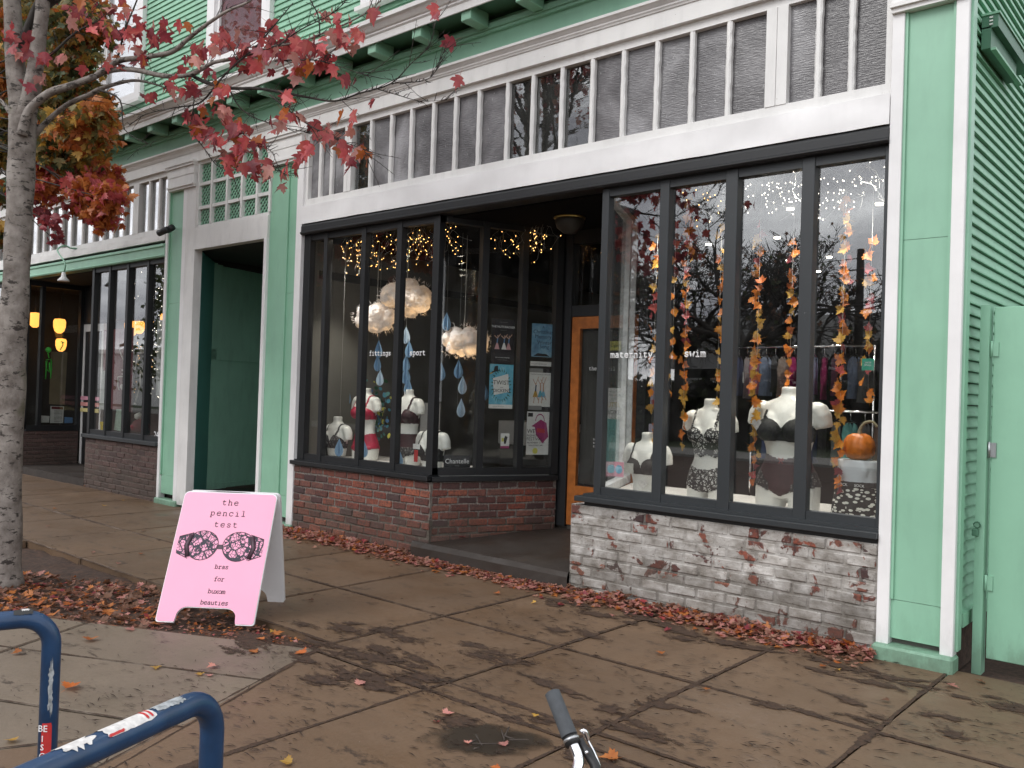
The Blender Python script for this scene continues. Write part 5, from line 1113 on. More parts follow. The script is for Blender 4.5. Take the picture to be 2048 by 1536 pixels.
def wheel(c, name='wheel'):
    wd = Vector((-.9, .43, 0)).normalized(); P = [Vector(c) + (wd * math.cos(a) + Vector((0, 0, 1)) * math.sin(a)) * .325 for a in [2 * math.pi * i / 40 for i in range(41)]]
    w_ = MB().tube(P, .016, 8).build(name, 'black_rubber', BK); P2 = [Vector(c) + (wd * math.cos(a) + Vector((0, 0, 1)) * math.sin(a)) * .305 for a in [2 * math.pi * i / 40 for i in range(41)]]
    MB().tube(P2, .008, 6).build('rim', 'metal_grey', w_); m_ = MB()
    for i in range(24): a = 2 * math.pi * i / 24; m_.tube([Vector(c), Vector(c) + (wd * math.cos(a) + Vector((0, 0, 1)) * math.sin(a)) * .30], .001, 3, cap=False)
    sp = m_.build('spokes', 'metal_grey', w_); sp['kind'] = 'stuff'

MB().tube([Vector((-.52, -4.72, .62)), Vector((.0, -4.97, .33)), Vector((.36, -5.14, .341))], .014, 10).build('frame', 'rack_blue', BK)
wheel((-.60, -4.68, .341)); wheel((.36, -5.14, .341))

# ================================================================== WINDOW DISPLAYS
def body(kind, sx=1.0, z0=0.0):
    bm = bmesh.new(); SEG = 28
    def loft(rings, tilt=None):
        L_ = []
        for (cx, cy, z, rx, ry) in rings: L_.append([bm.verts.new((cx + rx * math.cos(2 * math.pi * k / SEG), cy + ry * math.sin(2 * math.pi * k / SEG), z)) for k in range(SEG)])
        for a, b in zip(L_[:-1], L_[1:]):
            for k in range(SEG): bm.faces.new((a[k], a[(k + 1) % SEG], b[(k + 1) % SEG], b[k]))
        bm.faces.new(L_[0][::-1]); bm.faces.new(L_[-1])
    def dense(rings, n=6):
        out = []
        for i in range(len(rings) - 1):
            a0, a, b, b1 = (np.array(rings[max(i - 1, 0)]), np.array(rings[i]), np.array(rings[i + 1]), np.array(rings[min(i + 2, len(rings) - 1)]))
            for k in range(n): t = k / n; out.append(tuple(.5 * ((2 * a) + (b - a0) * t + (2 * a0 - 5 * a + 4 * b - b1) * t * t + (3 * a - a0 - 3 * b + b1) * t ** 3)))
        out.append(tuple(rings[-1])); return out
    def ell(c, r):
        mt = Matrix.Translation(c) @ Matrix.Diagonal((*r, 1)); bmesh.ops.create_uvsphere(bm, u_segments=24, v_segments=16, radius=1, matrix=mt)
    def tube3(pts, rs):
        rings = []
        for i, (p, r) in enumerate(zip(pts, rs)):
            p = Vector(p); t = (Vector(pts[min(i + 1, len(pts) - 1)]) - Vector(pts[max(i - 1, 0)])).normalized(); a = t.cross(Vector((0, 1, 0))).normalized(); b = a.cross(t)
            rings.append([bm.verts.new(p + a * math.cos(2 * math.pi * k / 20) * r + b * math.sin(2 * math.pi * k / 20) * r * 1.05) for k in range(20)])
        for a, b in zip(rings[:-1], rings[1:]):
            for k in range(20): bm.faces.new((a[k], a[(k + 1) % 20], b[(k + 1) % 20], b[k]))
        bm.faces.new(rings[0][::-1]); bm.faces.new(rings[-1])
    s = sx
    if kind == 'male':
        loft(dense([(0, 0, .425, .142, .10), (0, -.004, .37, .140, .098), (0, 0, .30, .142, .10), (0, .005, .22, .150, .108), (0, .008, .14, .158, .115), (0, .008, .08, .150, .105)][::-1]))
        for q in (-1, 1): loft(dense([(q * .078, 0, .13, .082, .10), (q * .088, 0, .05, .082, .092), (q * .092, 0, .0, .080, .088)][::-1]))
        ell((0, -.07, .085), (.04, .05, .05))
        for q in (-1, 1): ell((q * .045, -.083, .36), (.05, .02, .07))
    else:
        R_ = [(0, 0, .815, .052, .052), (0, 0, .765, .052, .052), (0, .004, .742, .066, .058), (0, .006, .72, .12, .066), (0, .004, .69, .160, .078), (0, 0, .64, .163, .090), (0, -.004, .56, .158, .098), (0, -.004, .48, .148, .098), (0, 0, .41, .130, .090), (0, 0, .35, .125, .088), (0, 0, .28, .148, .097), (0, .008, .20, .176, .115), (0, .01, .14, .182, .120), (0, .01, .09, .16, .10)]
        R_ = [(a, b, z, (rx * (s if z < .75 else 1 + .3 * (s - 1))), ry * (s if z < .75 else 1)) for a, b, z, rx, ry in R_]
        R_ = [r for r in dense(R_[::-1]) if r[2] >= z0 - 1e-6]
        if z0 > 0: R_[0] = (*R_[0][:2], z0, *R_[0][3:])
        loft(R_)
        for q in (-1, 1):
            ell((q * .078 * s, -.072 * s, .53), (.074 * s, .072 * s, .070 * s)); ell((q * .078 * s, -.05 * s, .58), (.06 * s, .06 * s, .08))
            ell((q * .160 * s, 0, .672), (.052 * s, .054 * s, .050)); tube3([(q * .165 * s, 0, .675), (q * .190 * s, .0, .63), (q * .205 * s, .0, .555)], [.05 * s, .050 * s, .044 * s])
            if z0 < .1: loft(dense([(q * .088 * s, .008, .15, .092 * s, .115 * s), (q * .095 * s, .005, .07, .086 * s, .10 * s), (q * .10 * s, 0, .0, .080 * s, .090 * s)][::-1]))
        if z0 < .1: ell((0, .055, .14), (.12 * s, .09 * s, .09))
    me = bpy.data.meshes.new('b'); bm.to_mesh(me); bm.free(); ob = bpy.data.objects.new('b', me); COL.objects.link(ob)
    rm = ob.modifiers.new('r', 'REMESH'); rm.mode = 'VOXEL'; rm.voxel_size = .0085 if kind == 'female' else .009; sm = ob.modifiers.new('s', 'SMOOTH'); sm.factor = .5; sm.iterations = 5
    bpy.context.view_layer.update(); m2 = bpy.data.meshes.new_from_object(ob.evaluated_get(bpy.context.evaluated_depsgraph_get())); bpy.data.objects.remove(ob)
    if z0: m2.transform(Matrix.Translation((0, 0, -z0)))
    m2.polygons.foreach_set('use_smooth', [True] * len(m2.polygons)); m2.update(); return m2
def garment(T, bme, pred, name, mat, off=.004, scale=1, label=None):
    """cloth shell lifted off the figure where pred(x, y, z, normal) holds"""
    fs = [p for p in bme.polygons if pred(*p.center, p.normal)]
    if not fs: return
    idx = {}; vs = []
    for p in fs:
        for v in p.vertices:
            if v not in idx: idx[v] = len(vs); vs.append(bme.vertices[v].co + bme.vertices[v].normal * off)
    me = bpy.data.meshes.new(name); me.from_pydata(vs, [], [[idx[v] for v in p.vertices] for p in fs]); me.materials.append(MATS[mat]); me.polygons.foreach_set('use_smooth', [True] * len(me.polygons)); me.update()
    o = link(name, me, T, BASE[T.name])
    md = o.modifiers.new('s', 'SOLIDIFY'); md.thickness = .003; md.offset = 0
    if label: o['label'] = label
    return o
def bra_pred(z0, zb, band=.055, cupz=.60, s=1.0, strapx=.10, dip=.085, strap=True, deep=.0):
    def f(x, y, z, n):
        z = z + z0; ax = abs(x) / s
        if z < zb or abs(n[2]) > .97: return False
        if ax > .172 and z > .60: return False
        if ax > .152 and z < .66 and y < .5 and z > zb + band + .03: return False
        top = zb + band + (cupz - zb - band) * max(0, math.sin(min(1, ax / .165) * math.pi)) ** .6 - deep * (ax < .02)
        if y > .0: top = zb + band
        if z < top: return ax < .175
        return strap and abs(ax - strapx) < .0085 and z < .745
    return f
def figure(kind, label, loc, sx=1.0, z0=0.0, matb='mannequin_white', sc_=1.0, rot=0):
    T = thing('mannequin', label, 'mannequin', loc); me = body(kind, sx, z0)
    if sc_ != 1: me.transform(Matrix.Scale(sc_, 4))
    me.materials.append(MATS[matb]); o = link('body', me, T, loc); T.rotation_euler.z = rot; return T, me
# --- right window
T_a, me = figure('female', 'small headless white bust in a plain black bra with a rainbow heart sticker', (-3.575, .42, .832), .96, .325)
garment(T_a, me, bra_pred(.325, .475, .05, .60), 'bra', 'black_fabric')
def decal(T, me, cx, cz, w, h, name, mat, th=.0016, shape=None, lift=.0055):
    """flat label laid on the front of the figure"""
    b = BASE[T.name]; ys = [v.co.y for v in me.vertices if abs(v.co.x - cx) < .02 and abs(v.co.z - cz) < max(h / 2, .015)]; y = min(ys) - lift
    P = shape or [(-.5, -.5), (.5, -.5), (.5, .5), (-.5, .5)]
    mb = MB(); mb.prism([Vector((b.x + cx + u * w, b.y + y, b.z + cz + v * h)) for u, v in P], (0, -th, 0)); return mb.build(name, mat, T)
heart = [(.5 * .0625 * 16 * math.sin(t) ** 3, (13 * math.cos(t) - 5 * math.cos(2 * t) - 2 * math.cos(3 * t) - math.cos(4 * t)) / 34 + .06) for t in [2 * math.pi * i / 32 for i in range(32)]]
decal(T_a, me, .02, .06, .095, .095, 'sticker', 'sticker_white', .001, heart, .001)
for i, c_ in enumerate([(.55, .06, .05), (.75, .3, .05), (.75, .65, .1), (.15, .45, .15), (.08, .25, .6)]):
    nm = 'stripe_%s' % 'abcde'[i]; plain(nm, c_, .5)
    zc = .045 - i * .014
    hp = [(x, max(min(y, (zc - .015 + .007) / .078), (zc - .015 - .007) / .078)) for x, y in heart]
    decal(T_a, me, .02, .06, .078, .078, 'heart_stripe', nm, .0008, hp, .0024 + i * .0)
plain('paper_tag', (.55, .55, .50), .7, .1, 30); plain('paper_white', (.74, .74, .72), .6, .05, 30)
decal(T_a, me, -.085, .19, .085, .085, 'price_card', 'paper_tag', .002, None, .006); decal(T_a, me, -.085, .163, .085, .03, 'price_label', 'paper_white', .002, None, .0085)
T_b, me = figure('female', 'headless white mannequin in black lace camisole and lace briefs', (-3.02, .44, .802), .98)
def cami(x, y, z, n):
    ax = abs(x)
    if z < .365 + .01 * math.sin(x * 60) or (ax > .172 and z > .5) or (ax > .150 and z > .60): return False
    top = .50 + .085 * max(0, math.sin(min(1, ax / .16) * math.pi)) ** .6 if y < 0 else .50
    return z < top or (abs(ax - .10) < .008 and z < .745)
garment(T_b, me, cami, 'camisole', 'black_lace')
def brief(zt, zc, zl, hipx=.19, curve=1.0, dip=.0):
    def f(x, y, z, n):
        ax = abs(x); t = zt - dip * max(0, 1 - (ax / .12) ** 2) * (y < 0)
        lo = zc + (zl - zc) * min(1, (ax / hipx)) ** curve
        return lo < z < t
    return f
garment(T_b, me, brief(.285, .075, .150, .19, 1.4, .03), 'lace_briefs', 'black_lace')
T_c, me = figure('female', 'largest headless white mannequin in a strappy black bra and maroon briefs', (-2.375, .44, .802), 1.16, 0, sc_=1.13)
garment(T_c, me, bra_pred(0, .52, .075, .68, 1.16 * 1.13, .10), 'bra', 'black_fabric')
for q in (-1, 1):
    for k in range(3):
        o = MB().tube(smooth_line([Vector(BASE[T_c.name]) + Vector(p) for p in ((q * .13, -.135, .685 - .0 + k * .012), (q * .06, -.155, .655 - k * .004), (-q * .012, -.15, .60 - k * .012))], [.003] * 3)[0], .0028, 5).build('strap', 'black_fabric', T_c)
garment(T_c, me, brief(.42, .12, .235, .20, 1.2, .03), 'briefs', 'maroon_fabric')
garment(T_c, me, lambda x, y, z, n: abs(x) > .085 and .155 + .28 * (abs(x) - .085) < z < .30 - .1 * (.2 - abs(x)) * 3 and z < .20 + 1.1 * (abs(x) - .085), 'lace_trim', 'sheer_black_lace', .008)
mb = MB(); b_ = Vector(BASE[T_c.name]) + Vector((-.0, -.128, .385))
for q in (-1, 1): mb.tube([b_, b_ + Vector((q * .018, -.004, .012)), b_ + Vector((q * .022, -.002, -.004)), b_], .003, 5); mb.tube([b_, b_ + Vector((q * .014, -.002, -.03))], .002, 4)
mb.build('ribbon_bow', 'leaf_red', T_c)
decal(T_c, me, -.175, .63, .075, .10, 'sticker', 'sticker_white', .001, heart, .004)
T_d, me = figure('male', 'pearl grey half torso in black boxer shorts printed with white bows', (-1.855, .42, .796), matb='mannequin_pearl')
garment(T_d, me, lambda x, y, z, n: z < .262 and n[2] > -.9, 'boxer_shorts', 'boxer_print', .006)
garment(T_d, me, lambda x, y, z, n: .235 < z < .275, 'waistband', 'black_fabric', .0095)
for x in (-.06, .055): font_text('lettering', 'SOCK', Vector(BASE[T_d.name]) + Vector((x, -.13, .245)), (1, 0, 0), (0, 0, 1), .026, 'decal_white', T_d)
# pumpkin on the half torso
PK = thing('pumpkin', 'orange pumpkin with long curved stem, sitting on the grey half torso', 'pumpkin', (-1.845, .40, 1.223))
prof = [(.02, .006), (.05, .0), (.08, .012), (.103, .045), (.108, .085), (.10, .13), (.08, .163), (.045, .182), (.018, .178), (.005, .172)]
mb = MB(); pl = []
for i in range(len(prof) - 1):
    for k in range(3): t = k / 3; pl.append((prof[i][0] + (prof[i + 1][0] - prof[i][0]) * t, prof[i][1] + (prof[i + 1][1] - prof[i][1]) * t))
pl.append(prof[-1]); mb.lathe(pl, (-1.845, .40, 1.223), 72, fn=lambda a, z: 1 - .045 * abs(math.cos(a * 5)) ** 6 - .01 * math.sin(a * 3)); mb.build('flesh', 'pumpkin_skin', PK)
mb = MB(); p_ = Vector((-1.845, .40, 1.395)); pts, rr = smooth_line([p_, p_ + Vector((.005, 0, .04)), p_ + Vector((.035, 0, .085)), p_ + Vector((.085, .0, .095)), p_ + Vector((.12, 0, .06))], [.02, .013, .011, .010, .009]); mb.tube(pts, rr, 7); mb.build('stem', 'pumpkin_stem', PK)
# --- left window figures
T_e, me = figure('female', 'low headless bust in sheer black lace bra, first from the left', (-7.80, .52, .83), 1.0, .365)
garment(T_e, me, bra_pred(.365, .455, .05, .61), 'bra', 'sheer_black_lace')
T_f, me = figure('female', 'headless mannequin in crimson bra and crimson lace shorts', (-7.47, .66, .802), .98)
garment(T_f, me, bra_pred(0, .46, .05, .60), 'bra', 'crimson_fabric'); garment(T_f, me, brief(.30, .07, .135, .19, .8, .03), 'shorts', 'crimson_fabric')
T_g, me = figure('female', 'headless mannequin in dark maroon bra and maroon high waisted briefs', (-6.74, .64, .802), .98)
garment(T_g, me, bra_pred(0, .45, .06, .60), 'bra', 'maroon_fabric'); garment(T_g, me, brief(.335, .07, .16, .19, 1.0, .0), 'briefs', 'maroon_fabric'); garment(T_g, me, brief(.19, .07, .13, .19, 1.0, .0), 'lace_trim', 'sheer_black_lace', .008)
T_h, me = figure('female', 'small headless bust in black bra with a red tag, beside the angled glass', (-6.06, .36, .82), .96, .345)
garment(T_h, me, bra_pred(.345, .43, .06, .59), 'bra', 'black_fabric'); decal(T_h, me, -.09, .13, .055, .12, 'red_tag', 'sticker_red'); decal(T_h, me, -.09, .225, .10, .05, 'price_label', 'paper_white')
# --- hanging cotton cloud lamps
def cloudlamp(c, s, label, seed):
    T = thing('cloud_lamp', label, 'cloud lamp', c, 'cotton cloud lamps in the left window'); r = random.Random(seed); bm = bmesh.new()
    for i in range(26):
        v = Vector((r.gauss(0, 1), r.gauss(0, 1), r.gauss(0, 1))).normalized(); q = Vector((v.x * s[0] * .62, v.y * s[1] * .62, v.z * s[2] * .55)); bmesh.ops.create_icosphere(bm, subdivisions=2, radius=r.uniform(.28, .46) * s[2] * 1.15, matrix=Matrix.Translation(q))
    me = bpy.data.meshes.new('c'); bm.to_mesh(me); bm.free(); ob = bpy.data.objects.new('c', me); COL.objects.link(ob); rm = ob.modifiers.new('r', 'REMESH'); rm.mode = 'VOXEL'; rm.voxel_size = .012; sm = ob.modifiers.new('s', 'SMOOTH'); sm.iterations = 2
    bpy.context.view_layer.update(); m2 = bpy.data.meshes.new_from_object(ob.evaluated_get(bpy.context.evaluated_depsgraph_get())); bpy.data.objects.remove(ob)
    for v in m2.vertices:
        k = noise.fractal(v.co * 22, .9, 2, 3) * .016 + noise.noise(v.co * 70) * .007; v.co += v.co.normalized() * k
    m2.materials.append(MATS['cotton_cloud']); m2.polygons.foreach_set('use_smooth', [True] * len(m2.polygons)); link('cotton', m2, T, c)
    MB().tube([Vector(c) + Vector((0, 0, s[2] * .7)), Vector((c[0], c[1], 3.28))], .003, 5).build('cord', 'string_white', T)
    # wisps
    mb = MB()
    for i in range(260):
        v = Vector((r.gauss(0, 1), r.gauss(0, 1), r.gauss(0, 1))).normalized(); q = Vector((v.x * s[0] * .95, v.y * s[1] * .95, v.z * s[2] * .95)) + Vector(c); e = q + v * r.uniform(.01, .035) + Vector((r.gauss(0, .012), r.gauss(0, .012), r.gauss(0, .012))); mb.tube([q, (q + e) / 2 + Vector((r.gauss(0, .006), 0, r.gauss(0, .006))), e], [.003, .002, .0008], 3, cap=False)
    o = mb.build('cotton_wisps', 'cotton_cloud', T); o['kind'] = 'stuff'
cloudlamp((-7.39, .70, 2.425), (.33, .24, .185), 'lower glowing cotton cloud lamp, left of the three', 3)
cloudlamp((-6.94, .74, 2.625), (.385, .27, .225), 'largest and highest glowing cotton cloud lamp', 5)
cloudlamp((-6.17, .88, 2.145), (.335, .25, .185), 'glowing cotton cloud lamp hanging beside the angled glass', 8)
# --- folded paper raindrops on threads
def drop_mesh():
    mb = MB(); prof = [(0, .105), (.012, .075), (.028, .04), (.042, .0), (.045, -.03), (.036, -.06), (.018, -.078), (0, -.083)]
    for a in (20, 75, 140, 200, 255, 320):
        c_, s_ = math.cos(rad(a)), math.sin(rad(a)); n = len(prof); vs = [(x * c_ * (1 + .0), x * s_, z) for x, z in prof]; mb.add(vs, [tuple(range(n))])
    return mb.v, mb.f
dv_, df = drop_mesh(); DM = []
plain('paper_drop_pale', (.42, .52, .62), .7)
for m_ in ('paper_drop', 'paper_drop', 'paper_drop_pale'): me = bpy.data.meshes.new('raindrop'); me.from_pydata(dv_, [], df); me.materials.append(MATS[m_]); DM.append(me)
strands = [('under the lower cloud, leftmost strand', [(757, 700), (755, 728), (760, 757)], .6), ('between the two left clouds', [(800, 735), (797, 760)], .68), ('under the largest cloud', [(812, 672), (818, 700), (812, 728), (812, 752), (816, 775)], .62), ('behind the cloud by the angled glass', [(893, 645)], .75), ('by the left corner post', [(882, 745)], .6), ('under the cloud by the angled glass', [(917, 740), (925, 772), (922, 818)], .75), ('rightmost, beside the posters', [(968, 785)], .7), ('low, in front of the lace bust', [(678, 897)], .35), ('low, in front of the crimson shorts', [(728, 900)], .38), ('low, beside the maroon briefs', [(797, 918)], .34), ('small, above the crimson bra', [(697, 795)], .8)]
for wh, pp, y in strands:
    P = [at_y(a, b, y) for a, b in pp]; T = thing('raindrop_strand', 'pale blue folded paper raindrops on a thread, ' + wh, 'paper raindrops', (P[0].x, y, P[-1].z), 'paper raindrop strands')
    MB().tube([Vector((P[0].x, y, P[-1].z)), Vector((P[0].x, y, 3.28))], .0009, 3).build('thread', 'string_white', T)
    for q in P: o = link('raindrop', DM[random.randrange(3) if len(P) > 2 else 0], T, (q.x, y, q.z)); s_ = random.uniform(.95, 1.1); o.scale = (s_, s_, s_); o.rotation_euler.z = random.uniform(0, 6)
# --- fairy lights
def fairy(name_label, x0, x1, z0, z1, y, nb, bulb, n_w):
    T = thing('string_lights', name_label, 'string lights', ((x0 + x1) / 2, y, z1)); wb = MB(); bb = MB()
    for i in range(n_w):
        p = Vector((random.uniform(x0, x1), y + random.uniform(-.03, .12), 3.28)); pts = [p]; L_ = random.uniform(.3, 1) * (z1 - z0) * (.6 + .4 * math.sin((p.x - x0) / (x1 - x0) * math.pi))
        while pts[-1].z > z1 - L_: pts.append(pts[-1] + Vector((random.gauss(0, .05), random.gauss(0, .015), -random.uniform(.02, .07))))
        wb.tube(pts, .0009, 3, cap=False)
        for q in pts[1:]:
            if random.random() < nb: e = q + Vector((random.gauss(0, .03), random.gauss(0, .01), random.gauss(-.015, .02))); wb.tube([q, e], .0008, 3, cap=False); bb.lathe([(.0005, -.004), (.0024, -.002), (.0026, .002), (.001, .005)], e, 6)
    wb.build('wire', 'string_white', T); o = bb.build('bulbs', bulb, T); o['kind'] = 'stuff'
fairy('tangle of warm fairy lights hanging at the top of the left window', -7.62, -5.80, 2.86, 3.28, .30, .55, 'bulb_warm', 62)
fairy('warm fairy lights behind the angled glass', -5.75, -5.10, 2.98, 3.28, .85, .55, 'bulb_warm', 24)
fairy('white fairy lights hanging at the top of the right window', -2.70, -1.62, 2.88, 3.28, .26, .55, 'bulb_white', 46)
fairy('few fairy lights behind the second pane of the right window', -3.25, -2.75, 2.95, 3.28, .24, .45, 'bulb_warm', 9)
# --- leaf garlands
leafmat('garland_orange', (.58, .15, .02), (.68, .22, .03), (.6, .3, .04))
GCOL = ['leaf_yellow', 'garland_orange', 'leaf_rust', 'leaf_red', 'leaf_dark_red']
GR = [(1307, 520, 885, .40, 12, 'beside the second bar of the angled glass'), (1345, 540, 780, .62, 6, 'behind the first grey mullion'), (1370, 445, 890, .30, 22, 'thickest red one in the second pane'), (1437, 500, 800, .42, 10, 'at the right edge of the second pane'), (1512, 500, 960, .30, 22, 'long one at the left of the third pane'), (1580, 530, 830, .46, 12, 'at the right side of the third pane'), (1682, 395, 985, .30, 26, 'long one in the fourth pane'), (1738, 520, 800, .40, 10, 'at the right edge of the fourth pane')]
for px, ya, yb, y, n, wh in GR:
    n = int(n * 1.8); ya = max(400, ya - 45)
    a, b = at_y(px + 4, ya, y), at_y(px, yb, y); x = (a.x + b.x) / 2; T = thing('leaf_garland', 'garland of fabric maple leaves, ' + wh, 'garland', (x, y, b.z), 'fabric leaf garlands in the right window')
    MB().tube([Vector((x, y, b.z)), Vector((x, y, 3.28))], .0012, 3).build('string', 'string_white', T)
    for i in range(n):
        z = b.z + (a.z - b.z) * (i + random.uniform(-.3, .3)) / max(1, n - 1); c_ = random.choices(range(5), [30, 44, 12, 8, 6])[0]
        single_leaf('leaf', GCOL[c_], Vector((x + random.gauss(0, .018), y + random.gauss(0, .012), z)), Matrix.Rotation(random.gauss(-.2, .4), 3, 'Z') @ Matrix.Rotation(math.pi / 2 + random.gauss(0, .2), 3, 'X') @ Matrix.Rotation(random.uniform(0, 6.28), 3, 'Z'), random.uniform(.070, .105), T, (0, 4))
# ================================================================== POSTERS on the angled glass
PO = -.030
def poster(label, s0, s1, z0, z1, mat, fn=None, cat='poster'):
    c_ = LC + SD * ((s0 + s1) / 2) + SN * PO; T = thing('poster', label, cat, (c_.x, c_.y, z0)); MB().obox(LP(s0, PO, z0), SD * (s1 - s0), SN * .0012, (0, 0, z1 - z0)).build('sheet', mat, T)
    W_, H_ = s1 - s0, z1 - z0
    def q(u, v, k=1): return LP(s0 + u * W_, PO + .0012 + .0009 * k, z0 + v * H_)
    def patch(pts, m_, k=1, nm='print'): mb = MB(); mb.add([q(u, v, k) for u, v in pts], [tuple(range(len(pts)))]); return mb.build(nm, m_, T)
    def txt(s_, u, v, size, m_, k=2): return font_text('lettering', s_, q(u, v, k), SD, (0, 0, 1), size, m_, T, .0003)
    if fn: fn(q, patch, txt)
    return T
for nm, c_ in dict(ink_black=(.012, .012, .014), ink_navy=(.02, .05, .10), ink_teal=(.10, .38, .50), ink_sky=(.16, .42, .60), ink_green=(.02, .10, .04), ink_magenta=(.32, .03, .14), ink_red=(.45, .05, .06), ink_gold=(.5, .30, .04), ink_pinkpale=(.6, .32, .34), ink_grey=(.25, .25, .25), ink_yellow=(.62, .6, .12), ink_skin=(.5, .3, .22), ink_blue=(.1, .22, .42)).items(): plain(nm, c_, .5, .05, 30)
skyprint('poster_night', [(.010, .008, .012), (.02, .016, .02)]); skyprint('poster_blue', [(.05, .14, .26), (.16, .34, .50), (.30, .48, .6)], 9); skyprint('poster_aqua', [(.08, .34, .50), (.14, .46, .62), (.36, .62, .7)], 12)
def poly_fig(cx, cy, w, h, lean=0):   # generic dancer: head, body, skirt
    return [[(cx + lean * .3 * w + .06 * w * math.cos(a), cy + h * .46 + .05 * h * math.sin(a)) for a in [i * .785 for i in range(8)]], [(cx - .07 * w, cy + .05 * h), (cx + .07 * w, cy + .05 * h), (cx + .08 * w + lean * .25 * w, cy + .40 * h), (cx - .06 * w + lean * .25 * w, cy + .40 * h)], [(cx - .30 * w, cy - .25 * h), (cx + .30 * w, cy - .25 * h), (cx + .08 * w, cy + .10 * h), (cx - .08 * w, cy + .10 * h)]]
def arm(patch, a, b, w, m_, k=2): d_ = Vector((b[0] - a[0], b[1] - a[1])); n_ = Vector((-d_.y, d_.x)).normalized() * w; patch([(a[0] - n_.x, a[1] - n_.y), (b[0] - n_.x, b[1] - n_.y), (b[0] + n_.x, b[1] + n_.y), (a[0] + n_.x, a[1] + n_.y)], m_, k)
def f_nut(q, patch, txt):
    txt('THE NUTCRACKER', .5, .80, .030, 'decal_white'); txt('a ballet in two acts', .5, .74, .010, 'ink_grey'); txt('a winter season event', .5, .92, .010, 'ink_grey')
    for cx, m_ in ((.25, 'ink_pinkpale'), (.55, 'paper_white'), (.75, 'ink_pinkpale')):
        P = poly_fig(cx, .42, .36, .42, .2); patch(P[0], 'ink_skin', 1); patch(P[1], 'ink_blue', 1); patch(P[2], m_, 1 if cx != .55 else 2); arm(patch, (cx, .56), (cx + .14, .66), .012, 'ink_skin'); arm(patch, (cx, .56), (cx - .13, .62), .012, 'ink_skin', 3)
    txt('DEC 12 TO DEC 24 THEATER', .5, .12, .012, 'decal_white'); txt('TICKETS AT THE DOOR', .5, .07, .010, 'ink_grey')
poster('black dance poster headed THE NUTCRACKER with white dancers', .575, .828, 1.905, 2.348, 'poster_night', f_nut)
def f_tw(q, patch, txt):
    patch([(0, 0), (1, 0), (1, .09), (0, .09)], 'paper_white')
    rr = random.Random(4)
    for i in range(26):
        a = i * .24; cx, cy = .5 + .36 * math.cos(a), .52 + .36 * math.sin(a) * .9; l = rr.uniform(.08, .16); patch([(cx, cy), (cx + l * math.cos(a + .5), cy + l * .7 * math.sin(a + .5)), (cx + .04 * math.cos(a + 2), cy + .04 * math.sin(a + 2))], 'ink_green', 1 + .2 * (i % 3))
    patch([(.15, .82), (.35, .86), (.34, .97), (.2, .95)], 'ink_black', 2); patch([(.08, .80), (.42, .86), (.41, .88), (.08, .83)], 'ink_black', 3); patch([(.0, .76), (.2, .82), (.18, .86), (.0, .79)], 'ink_gold', 2)
    patch([(.20, .30), (.84, .38), (.78, .79), (.14, .68)], 'paper_white', 2.5); txt('TWIST', .50, .54, .062, 'ink_black', 4); txt('your', .52, .47, .018, 'ink_black', 4); txt('DICKENS', .52, .37, .046, 'ink_black', 4); txt('PORTLAND CENTER STAGE', .4, .035, .010, 'ink_grey')
poster('light blue poster with a tilted white label reading TWIST your DICKENS', .568, .828, 1.455, 1.895, 'poster_aqua', f_tw)
def f_xm(q, patch, txt):
    for s_, v in (('A', .86), ('Christmas', .70), ('Memory', .56), ('Winter', .38), ('Song', .26)): txt(s_, .55 if v > .5 else .62, v, .056 if v < .8 else .04, 'ink_navy')
    patch([(.1, .02), (.9, .02), (.75, .09), (.3, .11)], 'ink_black')
poster('blue poster lettered A Christmas Memory Winter Song', 1.023, 1.257, 1.99, 2.328, 'poster_blue', f_xm)
poster('narrow white strip notice taped under the blue poster', 1.016, 1.260, 1.897, 1.943, 'paper_white', lambda q, p, t: t('PORTLAND CENTER STAGE', .4, .35, .014, 'ink_grey'), 'notice')
def f_fw(q, patch, txt):
    patch([(0, .90), (.62, .90), (.62, 1), (0, 1)], 'ink_grey', 1); patch([(.62, .90), (1, .90), (1, 1), (.62, 1)], 'ink_black', 1); patch([(.0, 0), (.6, 0), (.6, .10), (0, .10)], 'ink_grey', 1); patch([(.6, 0), (1, 0), (1, .08), (.6, .08)], 'ink_black', 1); txt('THE ENCHANTED WINTER', .5, .84, .019, 'ink_grey')
    for cx, m_, ln in ((.3, 'ink_gold', .1), (.52, 'ink_teal', 0), (.66, 'ink_sky', -.1)):
        P = poly_fig(cx, .42, .42, .46, ln); patch(P[0], 'ink_skin', 1.5); patch(P[1], 'ink_navy' if cx < .4 else 'ink_skin', 1.5); patch(P[2], m_, 1 if cx != .52 else 2); arm(patch, (cx, .60), (cx + .12, .80), .012, 'ink_skin'); arm(patch, (cx, .6), (cx - .14, .74), .012, 'ink_skin', 3); arm(patch, (cx - .04, .34), (cx - .08, .16), .016, 'ink_skin'); arm(patch, (cx + .04, .34), (cx + .14, .24), .016, 'ink_skin', 3)
poster('pale poster of three dancing figures between grey bands', 1.010, 1.258, 1.45, 1.872, 'paper_white', f_fw)
